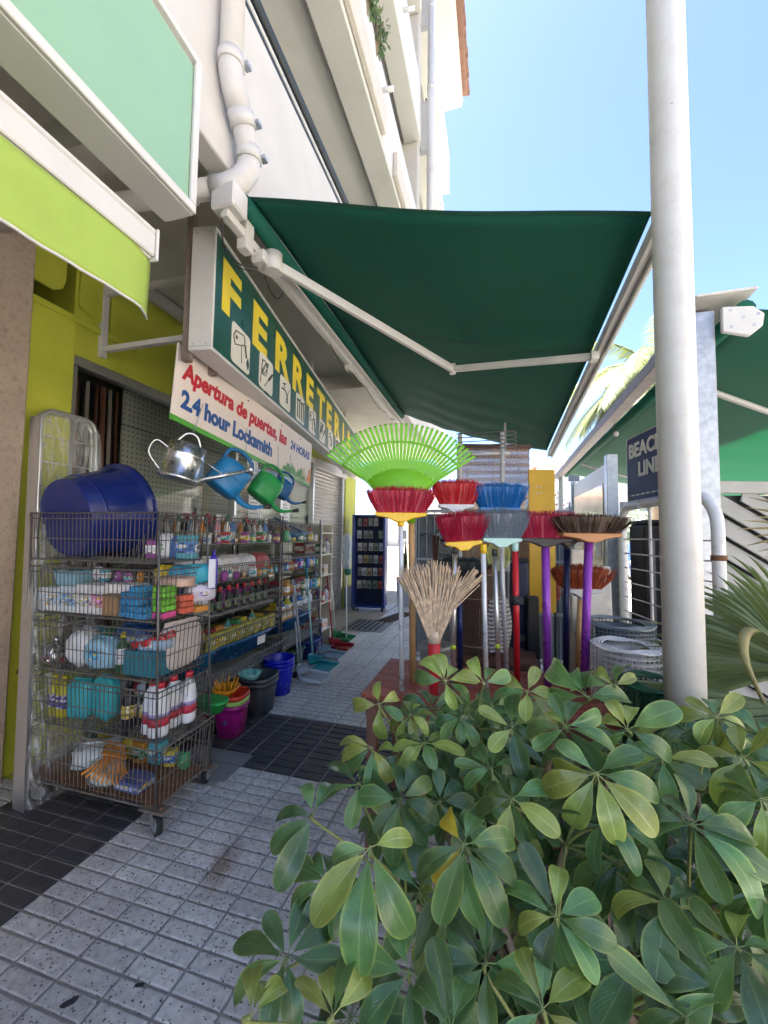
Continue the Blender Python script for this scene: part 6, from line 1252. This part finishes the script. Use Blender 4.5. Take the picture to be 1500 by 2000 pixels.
pt = thing('umbrella_plant', 'leafy green umbrella plant filling the right foreground before the brooms', 'plant', (.45,1.05,0))
ORG_ = Vector((.45,1.05,0)); camp = Vector((0,0,1.5)); rp_ = random.Random(11)
stuffL = MB(); stuffL_uv = []
def whorl(c, spec, kind, as_obj, nrm=None):
    c = Vector(c); toc = (camp-c).normalized(); drawn = isinstance(spec, list); n = (nrm or (Vector((0,0,.38 if drawn else .85))+toc*(.9 if drawn else .62)+(.45 if drawn else 1)*Vector((rp_.uniform(-.32,.32), rp_.uniform(-.32,.32), 0)))).normalized()
    a = (_r2-n*_r2.dot(n)).normalized(); b = n.cross(a)
    if not isinstance(spec, list):
        m_ = rp_.randint(6, 9); o0 = rp_.uniform(0, 360); spec = [(o0+360*k/m_+rp_.uniform(-12,12), spec*rp_.uniform(.75,1.15)) for k in range(m_)]
    for ang, ln in spec:
        t = radians(ang); d = (a*cos(t)+b*sin(t))
        dr = rp_.uniform(-.25, .55); d = (d-n*dr*.6).normalized(); x_ = d.cross(n).normalized(); z_ = x_.cross(d)
        ro = rp_.uniform(-.5, .5); x2 = x_*cos(ro)+z_*sin(ro); z2 = z_*cos(ro)-x_*sin(ro)
        kk = kind
        q_ = rp_.random()
        if kind == 'y': kk = 'y' if 100 < ang < 130 or 215 < ang < 230 else 'g'
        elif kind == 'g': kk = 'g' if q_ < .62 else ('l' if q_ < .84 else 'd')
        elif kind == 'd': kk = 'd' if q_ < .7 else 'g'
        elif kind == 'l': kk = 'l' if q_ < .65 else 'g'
        me = rp_.choice(LM[kk]); L_ = ln*.98
        mt = Matrix(((x2.x*L_,d.x*L_,z2.x*L_,c.x),(x2.y*L_,d.y*L_,z2.y*L_,c.y),(x2.z*L_,d.z*L_,z2.z*L_,c.z),(0,0,0,1)))
        if as_obj:
            o = bpy.data.objects.new('leaflet', me); C.objects.link(o); o.parent = pt; o.matrix_local = Matrix.Translation(-ORG_) @ mt
        else:
            stuffL.mat('gldy'.index(kk)); o0 = len(stuffL.v)
            stuffL.add([mt @ v.co-ORG_ for v in me.vertices], [list(p_.vertices) for p_ in me.polygons], True)
            stuffL_uv.extend([me.uv_layers[0].data[li].uv.copy() for p_ in me.polygons for li in p_.loop_indices])
    return n
NODES = [(-.22,1.18,.78),(-.05,1.2,.95),(.16,1.22,.98),(.32,1.3,.92),(.5,1.25,.85),(.15,1.0,.82),(.38,1.0,.72),(.0,.95,.7),(-.2,.95,.66),(.22,.85,.66),(.5,.95,.66),(-.12,.78,.55),(.1,.75,.58),(.4,.85,.6)]
roots = [(.05,1.2,.3),(.3,1.25,.3),(.5,1.15,.3),(.3,1.0,.3),(.1,.98,.3)]
for k, nd in enumerate(NODES):
    r0 = min(roots, key=lambda q_: (Vector(q_)-Vector(nd)).length); mid = Vector(r0).lerp(Vector(nd), .5)+Vector((rp_.uniform(-.05,.05), rp_.uniform(-.05,.05), .04))
    MB().tube([p_-ORG_ for p_ in spl([r0, mid, nd], 5)], [.013-.0006*i for i in range(11)], 7).build('stem', BARK, pt)
def petiole(c, n):
    c = Vector(c); nd = Vector(min(NODES, key=lambda q_: (Vector(q_)-c).length)); mid = c.lerp(nd, .5)-n*.03+Vector((0,0,.02))
    MB().tube([p_-ORG_ for p_ in spl([c-n*.002, c-n*.03, mid, nd], 4)], .0032, 6).build('petiole', STEM, pt)
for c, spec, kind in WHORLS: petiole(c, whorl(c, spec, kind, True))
def below(x, y):        # bush surface height to keep the inner foliage under the drawn whorls
    return .62+.46*max(0, min(1, (y-.55)/.6))
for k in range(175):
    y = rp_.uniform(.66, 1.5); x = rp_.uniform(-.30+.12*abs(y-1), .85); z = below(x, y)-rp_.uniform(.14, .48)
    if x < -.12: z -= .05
    whorl((x, y, z), rp_.uniform(.085,.12), rp_.choice('gdddg'), False)  # mostly the deep green of older leaves, also painting shade inside the bush
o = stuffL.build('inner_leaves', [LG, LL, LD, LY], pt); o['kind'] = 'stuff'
ul = o.data.uv_layers.new(name='UVMap')
for i, q_ in enumerate(stuffL_uv): ul.data[i].uv = q_
pb = thing('planter_trough', 'dark planter trough hidden under the umbrella plant', 'planter', (.35,1.1,0))
SOIL = M('soil', (.035,.026,.02), .95, .4, 20, bump=.8, bscale=40)
b = MB(); b.bb(-.42,.55,-.3,-.27,0,.34).bb(-.42,.55,.27,.3,0,.34).bb(-.42,-.39,-.269,.269,0,.34).bb(.52,.55,-.269,.269,0,.34); b.build('trough_wall', M('planter_dark', (.05,.04,.035), .8, .2, 6), pb, bevel=.006)
MB().bb(-.389,.519,-.269,.269,.01,.30).build('soil', SOIL, pb)

# ================================================================ fan palm at right
PALM = M('palm_green', (.16,.21,.085), .5, .2, 8, dirt=.35, dcol=(.27,.25,.11), dscale=6); DRY = M('palm_dry', (.38,.30,.13), .6, .25, 10)
translucent(PALM, (.2,.28,.04), .2)
fp = thing('fan_palm', 'fan palm with pleated grey green leaves at the right edge', 'palm', (1.42,1.95,0))
OP = Vector((1.42,1.95,0))
MB().tube([(0,0,0),(.02,0,.5),(0,.02,1.0)], [.13,.11,.09], 12).build('trunk', BARK, fp)
def fan(hub, n, a0, a1, R, segs, mat, curl=.15, wid=.045, seed=0, tipdry=True):
    """pleated fan leaf: every segment a V shaped blade of its own, n = facing normal"""
    hub = Vector(hub); n = Vector(n).normalized(); a = (_r2-n*_r2.dot(n)).normalized(); b = n.cross(a); r = random.Random(seed)
    MB().tube([p_-OP for p_ in spl([hub, hub.lerp(OP+Vector((0,0,.95)), .5)+Vector((0,0,.05)), OP+Vector((0,0,.9))], 4)], .012, 7).build('leaf_stalk', STEM, fp)
    for k in range(segs):
        t = radians(a0+(a1-a0)*k/(segs-1)+r.uniform(-1,1)); L = R*r.uniform(.85,1.05); d = a*cos(t)+b*sin(t); s = n.cross(d); m_ = MB(); N_ = 7
        for i in range(N_+1):
            q_ = i/N_; w_ = wid*(.25+1.1*q_ if q_ < .55 else (.25+.6)*(1-(q_-.55)/.46)**.8); c = hub+d*L*q_-Vector((0,0,1))*curl*L*q_**2.4+n*.02*sin(3*q_+k)
            m_.v += [c-s*w_/2-n*w_*.35-OP, c-OP, c+s*w_/2-n*w_*.35-OP]
        for i in range(N_): e = 3*i; m_.f += [[e,e+1,e+4,e+3],[e+1,e+2,e+5,e+4]]; m_.mi += [0,0]; m_.sm += [False,False]
        m_.build('leaf_blade', mat, fp)
toc = Vector((-.5,-.85,.25))
fan((1.10,1.86,1.02), (-.45,-.8,.45), 82, 182, .54, 26, PALM, .2, .034, 1)
fan((1.02,1.70,.93), (-.2,-.55,.8), 150, 205, .66, 9, PALM, .04, .07, 2)
fan((1.12,1.75,.80), (-.4,-.7,.5), 140, 240, .42, 12, PALM, .2, .05, 3)
fan((1.30,1.9,1.55), (-.5,-.8,.2), 95, 190, .33, 16, DRY, .05, .02, 4)
fan((1.25,2.0,1.0), (-.3,-.9,.3), 95, 170, .64, 20, PALM, .24, .034, 5)
for i, pts in enumerate((((.90,1.72,.93),(.87,1.76,1.06),(.89,1.80,1.15),(.95,1.82,1.16),(1.02,1.80,1.08),(1.08,1.74,.96)),((.86,1.60,.98),(.90,1.66,1.04),(.98,1.68,.92),(1.06,1.66,.78)))):
    p_ = spl(pts, 6); m_ = MB()
    for j, c in enumerate(p_): w_ = .030*(.35+.65*sin(pi*min(.95,max(.05,j/len(p_))))); m_.v += [c-OP+Vector((-w_*.6,0,w_*.3)), c-OP+Vector((0,-.01,0)), c-OP+Vector((w_*.6,0,-w_*.3))]
    for j in range(len(p_)-1): e = 3*j; m_.f += [[e,e+1,e+4,e+3],[e+1,e+2,e+5,e+4]]; m_.mi += [0,0]; m_.sm += [True,True]
    m_.build('bent_leaf_blade', M('palm_fading', (.22,.20,.075), .5, .3, 12), fp, solid=.002)
# ================================================================ beyond: date palm, street, far houses
DPAL = M('date_palm_leaf', (.09,.115,.045), .55, .25, 5); translucent(DPAL, (.16,.19,.05), .25)
dt = thing('date_palm', 'feathery date palm showing between the two awnings', 'palm', (4.4,12.6,0))
MB().tube([(0,0,0),(.05,0,3),(0,0,6.3)], [.28,.22,.2], 14).build('trunk', BARK, dt)
rf = random.Random(9)
def frond(az, el, L, seed):
    r = random.Random(seed); d0 = Vector((cos(az)*cos(el), sin(az)*cos(el), sin(el))); pts = []; p_ = Vector((0,0,6.2)); d = d0.copy()
    for i in range(15): pts.append(p_.copy()); p_ = p_+d*(L/14); d = (d-Vector((0,0,.11))).normalized()
    m_ = MB(); m_.tube(pts, [.025-.0014*i for i in range(15)], 5)
    for i in range(1, 15):
        for h_ in range(5):
            f_ = h_/5; c = pts[i-1].lerp(pts[i], f_); dd = (pts[i]-pts[i-1]).normalized(); s = dd.cross(Vector((0,0,1))).normalized()
            for sg_ in (-1, 1):
                ll = .55*sin(pi*min(.97,(i+f_)/15.5))**.6*r.uniform(.8,1.1); e = (dd*.7+s*sg_*.85-Vector((0,0,.35+.2*r.random()))).normalized(); w_ = dd.cross(e).normalized().cross(e)*.014
                m_.add([c-w_, c+w_, c+e*ll*.6+w_*.8-Vector((0,0,.03)), c+e*ll*.6-w_*.8-Vector((0,0,.03)), c+e*ll-Vector((0,0,.10))], [(0,1,2,3),(3,2,4)])
    m_.build('frond', DPAL, dt)
for k in range(40): frond(rf.uniform(0, 2*pi) if k > 22 else rf.uniform(2.4, 4.4), rf.uniform(-.35, .9), rf.uniform(2.6, 3.6), k)
# shrub with reddish creeper behind the brooms and far corner planting
def shrub(label, loc, r, h, col, n=900, seed=0, leaf=.05, name='shrub'):
    t = thing(name, label, 'shrub', loc); rr = random.Random(seed); m_ = MB()
    for k in range(n):
        u = Vector((rr.gauss(0,1), rr.gauss(0,1), rr.gauss(0,1))).normalized()*rr.uniform(.45,1)**.5; p_ = Vector((u.x*r, u.y*r, h*.55+u.z*h*.45)); q_ = Vector((rr.gauss(0,1), rr.gauss(0,1), rr.gauss(0,1))).normalized(); s = q_.orthogonal().normalized()
        m_.add([p_, p_+(q_+s*.45)*leaf*.6, p_+q_*leaf*1.3, p_+(q_-s*.45)*leaf*.6], [(0,1,2,3)])
    o = m_.build('foliage', translucent(M('fol%s' % str(col), col, .5, .4, 15), [c*1.8 for c in col], .25), t)
    o['kind'] = 'stuff'
    for k in range(5): a = k*1.3; MB().tube([(0,0,0),(.3*r*cos(a),.3*r*sin(a),h*.5),(.6*r*cos(a),.6*r*sin(a),h*.8)], [.03,.02,.008], 6).build('branch', BARK, t)
    return t
shrub('dry brown creeper at the far end of the terrace beam', (1.15,9.6,0), .6, 2.6, (.16,.085,.05), 700, 3, .07)
shrub('green shrub in the garden beyond the display rack', (-1.35,9.5,0), .55, 1.9, (.05,.09,.03), 1400, 4, .08)
shrub('smaller green shrub left of the ochre panel, far off', (.6,12.5,0), .8, 1.6, (.06,.10,.035), 900, 5, .08)
for i, (y, z) in enumerate(((3.75,7.15),(4.1,7.12))):
    t = shrub(['trailing green plant on the second balcony, higher clump','trailing green plant on the second balcony, lower clump'][i], (-1.32,y,z-.1), .16, .45, (.07,.12,.03), 260, 20+i, .06, 'balcony_plant')
shrub('dense dark hedge behind the white gate', (-.1,11.2,0), 1.5, 2.2, (.045,.08,.03), 3200, 6, .09, 'hedge')
# blue wheeled display of small cards
ds = thing('card_display', 'blue wheeled display rack of small packets beside the far pillar', 'display rack', (-2.42,7.72,0), radians(8))
NB = M('display_blue', (.02,.045,.22), .45, .15, 6, dirt=.3, dcol=(.3,.35,.5))
for x in (-.33,.29): MB().bb(x,x+.04,-.22,.22,.1,1.86).build('side_panel', NB, ds, bevel=.005)
MB().bb(-.29,.29,.18,.2,.1,1.86).build('back_panel', M('display_back_blue', (.012,.016,.05), .6, .2, 6), ds); MB().bb(-.33,.33,-.24,.22,.08,.1).build('base_board', NB, ds); MB().bb(-.33,.33,-.22,.22,1.861,1.89).build('header', NB, ds)
for x in (-.28,.28):
    for y in (-.18,.18): MB().tube([(x-.015,y,.04),(x+.015,y,.04)], .04, 12).build('castor', BLACK, ds)
Rd = Matrix.Translation((-2.42,7.72,0)) @ Matrix.Rotation(radians(8),4,'Z'); rc = random.Random(2)
for r_ in range(6):
    for c_ in range(5):
        if rc.random() < .12: continue
        p_ = Rd @ Vector((-.22+.11*c_+rc.uniform(-.01,.01), .02+rc.uniform(-.05,.05), .42+.25*r_)); kk = rc.randint(0,5); cc = [(.55,.5,.42),(.5,.36,.2),(.35,.33,.3),(.5,.1,.08),(.6,.6,.6),(.25,.28,.2)][kk]
        place('card%d' % kk, (lambda cc_: (lambda t: (MB().bb(-.045,.045,-.004,.004,0,.16).build('card', M('card%s' % str(cc_), cc_, .5, .4, 40), t), MB().bb(-.03,.03,-.03,-.0045,.02,.09).build('blister', M('blister%s' % str(cc_), [v*.6 for v in cc_], .2, .5, 50), t))))(cc), 'hanging_packet', 'small hanging packet, row %s from the bottom and %s across on the blue display' % (ORD[r_], ORD[c_]), 'packet', p_, radians(8), 'packets on the blue display')
sn = thing('snake_plant', 'upright snake plant in white planter beyond the blue display', 'plant', (-1.75,8.35,0))
MB().taper(0,.62,.20,.16,.24,.2).build('planter_box', M('planter_grey', (.50,.52,.56), .6, .06, 5), sn, bevel=.01)
for k in range(16):
    a = rf.uniform(0,2*pi); q_ = rf.uniform(.02,.15); h_ = rf.uniform(.5,.85); x, y = q_*cos(a), q_*sin(a); m_ = MB()
    for i in range(6): t = i/5; w_ = .035*(1-t**3); m_.v += [Vector((x+.08*cos(a)*t-w_*sin(a), y+.08*sin(a)*t+w_*cos(a), .6+h_*t)), Vector((x+.08*cos(a)*t+w_*sin(a), y+.08*sin(a)*t-w_*cos(a), .6+h_*t))]
    for i in range(5): m_.f.append([2*i,2*i+1,2*i+3,2*i+2]); m_.mi.append(0); m_.sm.append(True)
    m_.build('leaf', M('snake_leaf', (.045,.075,.03), .45, .5, 20), sn, solid=.006)
dm = thing('doormat', 'dark brown coir mat on the ground before the blue display', 'mat', (-1.72,7.1,.012), -.25); MB().bb(-.13,.13,-.45,.45,0,.02).build('mat_pad', M('coir', (.045,.022,.014), .95, .5, 60, bump=1, bscale=90), dm); MB().bb(-.135,.135,-.455,-.45,0,.018).build('mat_edge', BLACK, dm)
# white railings and low wall at the far end of the pavement
gt = thing('white_gate', 'white railing gate closing the garden beyond the brooms', 'gate', (-.6,10.2,0))
for z in (.15,1.0,1.9): MB().bb(-1.1,1.9,-.02,.02,z,z+.05).build('rail', WHITE, gt)
for k in range(26): MB().bb(-1.08+.118*k,-1.05+.118*k,-.019,.019,.02,2.0).build('bar', WHITE, gt)
lw_ = thing('low_wall', 'low cream garden wall behind the white gate', 'wall', (0,13.6,0)); MB().bb(-3,2.6,-.1,.1,0,1.1).build('wall_body', CREAM, lw_, bevel=.01); MB().bb(-3.02,2.62,-.13,.13,1.101,1.16).build('coping', STUCCO, lw_)
# parked cars
def car(label, loc, rz, col, nm='parked_car'):
    t = thing(nm, label, 'car', loc, rz, 'cars parked along the far kerb'); pm = M('carpaint%s' % str(col), col, .25, .05, 4, coat=.8, metal=.2)
    prof = [(-2.05,.28),(-2.08,.55),(-2.0,.82),(-1.55,.92),(-1.1,.98),(1.55,.98),(1.95,.9),(2.05,.6),(2.02,.28)]
    b = MB().prism(prof, 1.62, Matrix.Translation((0,.81,0)) @ Matrix.Rotation(pi/2,4,'X')); b.build('body', pm, t, bevel=.07, seg=3)
    cab = [(-1.05,.96),(-.35,1.44),(1.15,1.46),(1.75,.96)]
    c_ = MB(); n = len(cab); c_.v = [Vector((x, s*(.78 if z < 1 else .64), z)) for s in (-1,1) for x, z in cab]; c_.f = [[0,1,2,3],[7,6,5,4],[0,4,5,1],[1,5,6,2],[2,6,7,3]]; c_.mi = [0]*5; c_.sm = [False]*5; c_.build('cabin', pm, t, bevel=.04, seg=2)
    gm = M('car_glass', (.03,.045,.06), .05, .1, 3)
    MB().add([(-.99,-.66,1.01),(-.99,.66,1.01),(-.40,.58,1.41),(-.40,-.58,1.41)],[(0,1,2,3)]).build('windscreen', gm, t, solid=.02); MB().add([(1.70,-.66,1.01),(1.18,-.58,1.42),(1.18,.58,1.42),(1.70,.66,1.01)],[(0,1,2,3)]).build('rear_window', gm, t, solid=.02)
    for s in (-1,1):
        for (a0,a1) in ((-.8,.3),(.36,1.45)): MB().add([(a0,s*.775,1.02),(a1,s*.775,1.02),(min(a1,1.12),s*.665,1.38),(max(a0+.5,-.3) if a0 < 0 else a0,s*.665,1.38)],[(0,1,2,3)]).build('side_window', gm, t, solid=.015)
        for x in (-1.3,1.3):
            w_ = MB().tube([(x,s*.66,.31),(x,s*.83,.31)], .31, 22).build('wheel', BLACK, t); MB().tube([(x,s*.832,.31),(x,s*.84,.31)], .19, 18).build('rim', STEEL, w_)
        MB().box((-2.0,s*.6,.68),(.1,.34,.16)).build('headlight', P((.75,.78,.8),.1), t, bevel=.02); MB().box((2.0,s*.62,.74),(.08,.28,.18)).build('tail_light', P((.4,.01,.01),.2), t, bevel=.02); MB().box((-.75,s*.88,1.03),(.12,.16,.11)).build('mirror', pm, t, bevel=.02)
    MB().box((-2.085,0,.46),(.02,.46,.11)).build('number_plate', P((.78,.78,.76)), t); MB().box((-2.07,0,.62),(.03,.7,.12)).build('grille', BLACK, t); return t
car('dark blue car parked facing the camera beyond the barrier', (5.65,17.6,-.13), radians(80), (.012,.03,.13))
car('silver grey car parked next to the dark blue one', (6.25,13.2,-.13), radians(84), (.34,.36,.38))
# far houses
def house(label, x0, x1, y, h, wall, floors, n, roofc, depth=9, name='far_house'):
    t = thing(name, label, 'building', (0,0,-.13)); MB().bb(x0,x1,y,y+depth,0,h).build('wall', wall, t)
    r_ = MB(); r_.add([(x0-.4,y-.5,h),(x1+.4,y-.5,h),(x1+.4,y+depth+.4,h),(x0-.4,y+depth+.4,h),(x0-.2,y+depth/2,h+1.6),(x1+.2,y+depth/2,h+1.6)],[(0,1,5,4),(1,2,5),(2,3,4,5),(3,0,4),(3,2,1,0)]); r_.build('roof', roofc, t)
    for f_ in range(floors):
        zf = 1.0+f_*h/floors
        for k in range(n):
            x = x0+(k+.5)*(x1-x0)/n; w_ = MB().bb(x-.65,x+.65,y-.06,y-.002,zf,zf+1.35).build('window', WHITE, t); MB().bb(x-.55,x+.55,y-.075,y-.061,zf+.1,zf+1.25).build('pane', M('far_glass', (.05,.06,.07), .15, .2, 4), w_)
        if f_: MB().bb(x0+.5,x1-.5,y-1.1,y-.001,zf-.75,zf-.55).build('balcony_slab', STUCCO, t); MB().bb(x0+.5,x1-.5,y-1.15,y-1.08,zf-.55,zf+.25).build('balcony_front', wall, t)
house('white far apartment block with red roof across the street end', 4.5, 19, 46, 9.2, STUCCO, 3, 6, CLAY)
house('cream far house at the left of the street end', -16, 3.6, 52, 6.4, CREAM, 2, 7, CLAY)
house('low white house along the right side of the road', 22, 40, 38, 6.2, STUCCO, 2, 5, CLAY)
house('pale far house closing the view at the right', 20.5, 34, 60, 8.5, CREAM, 3, 5, CLAY)
for i, (x, y) in enumerate(((9.5,30),(2.9,33),(14,34))): shrub(['round street tree near the white far block','street tree before the cream far house','street tree at the right of the road end'][i], (x,y,-.13), 1.6, 4.2, (.05,.085,.03), 1500, 40+i, .16, 'street_tree')
# houses added out of view across the road, plus pale paving, to bounce sunlight
slab2 = MB().bb(10.2, 30, -40, 25, -.13, 0).build('bounce_pavement', M('pale_paving', (.52,.49,.45), .8, .1, 1.5)); struct(slab2)
def added_house(label, y0, y1, h, wall, n, floors):
    t = thing('bounce_house', label, 'building', (12.6, 0, 0)); MB().bb(0, 9, y0, y1, 0, h).build('wall', wall, t); MB().bb(-.35, 9.2, y0-.02, y1+.02, h+.001, h+.35).build('roof_edge', CLAY, t)
    for f_ in range(floors):
        z = .9+f_*h/floors
        for k in range(n):
            y = y0+(k+.5)*(y1-y0)/n; w_ = MB().bb(-.06, -.002, y-.6, y+.6, z, z+1.4).build('window', WHITE, t); MB().bb(-.075, -.061, y-.5, y+.5, z+.1, z+1.3).build('pane', M('far_glass', (.05,.06,.07), .15, .2, 4), w_)
        if f_: MB().bb(-1.0, -.001, y0+.6, y1-.6, z-.8, z-.62).build('balcony_slab', wall, t); MB().bb(-1.05, -.98, y0+.6, y1-.6, z-.62, z+.2).build('balcony_front', wall, t)
added_house('unseen white house added across the road right of the camera for bounced light', 6, 21, 10.5, STUCCO, 6, 3)
added_house('unseen cream house added across the road facing the shop for bounced light', -9, 5.7, 12, CREAM, 6, 4)
added_house('unseen white house added across the road behind the camera for bounced light', -27, -9.3, 11, STUCCO, 7, 3)
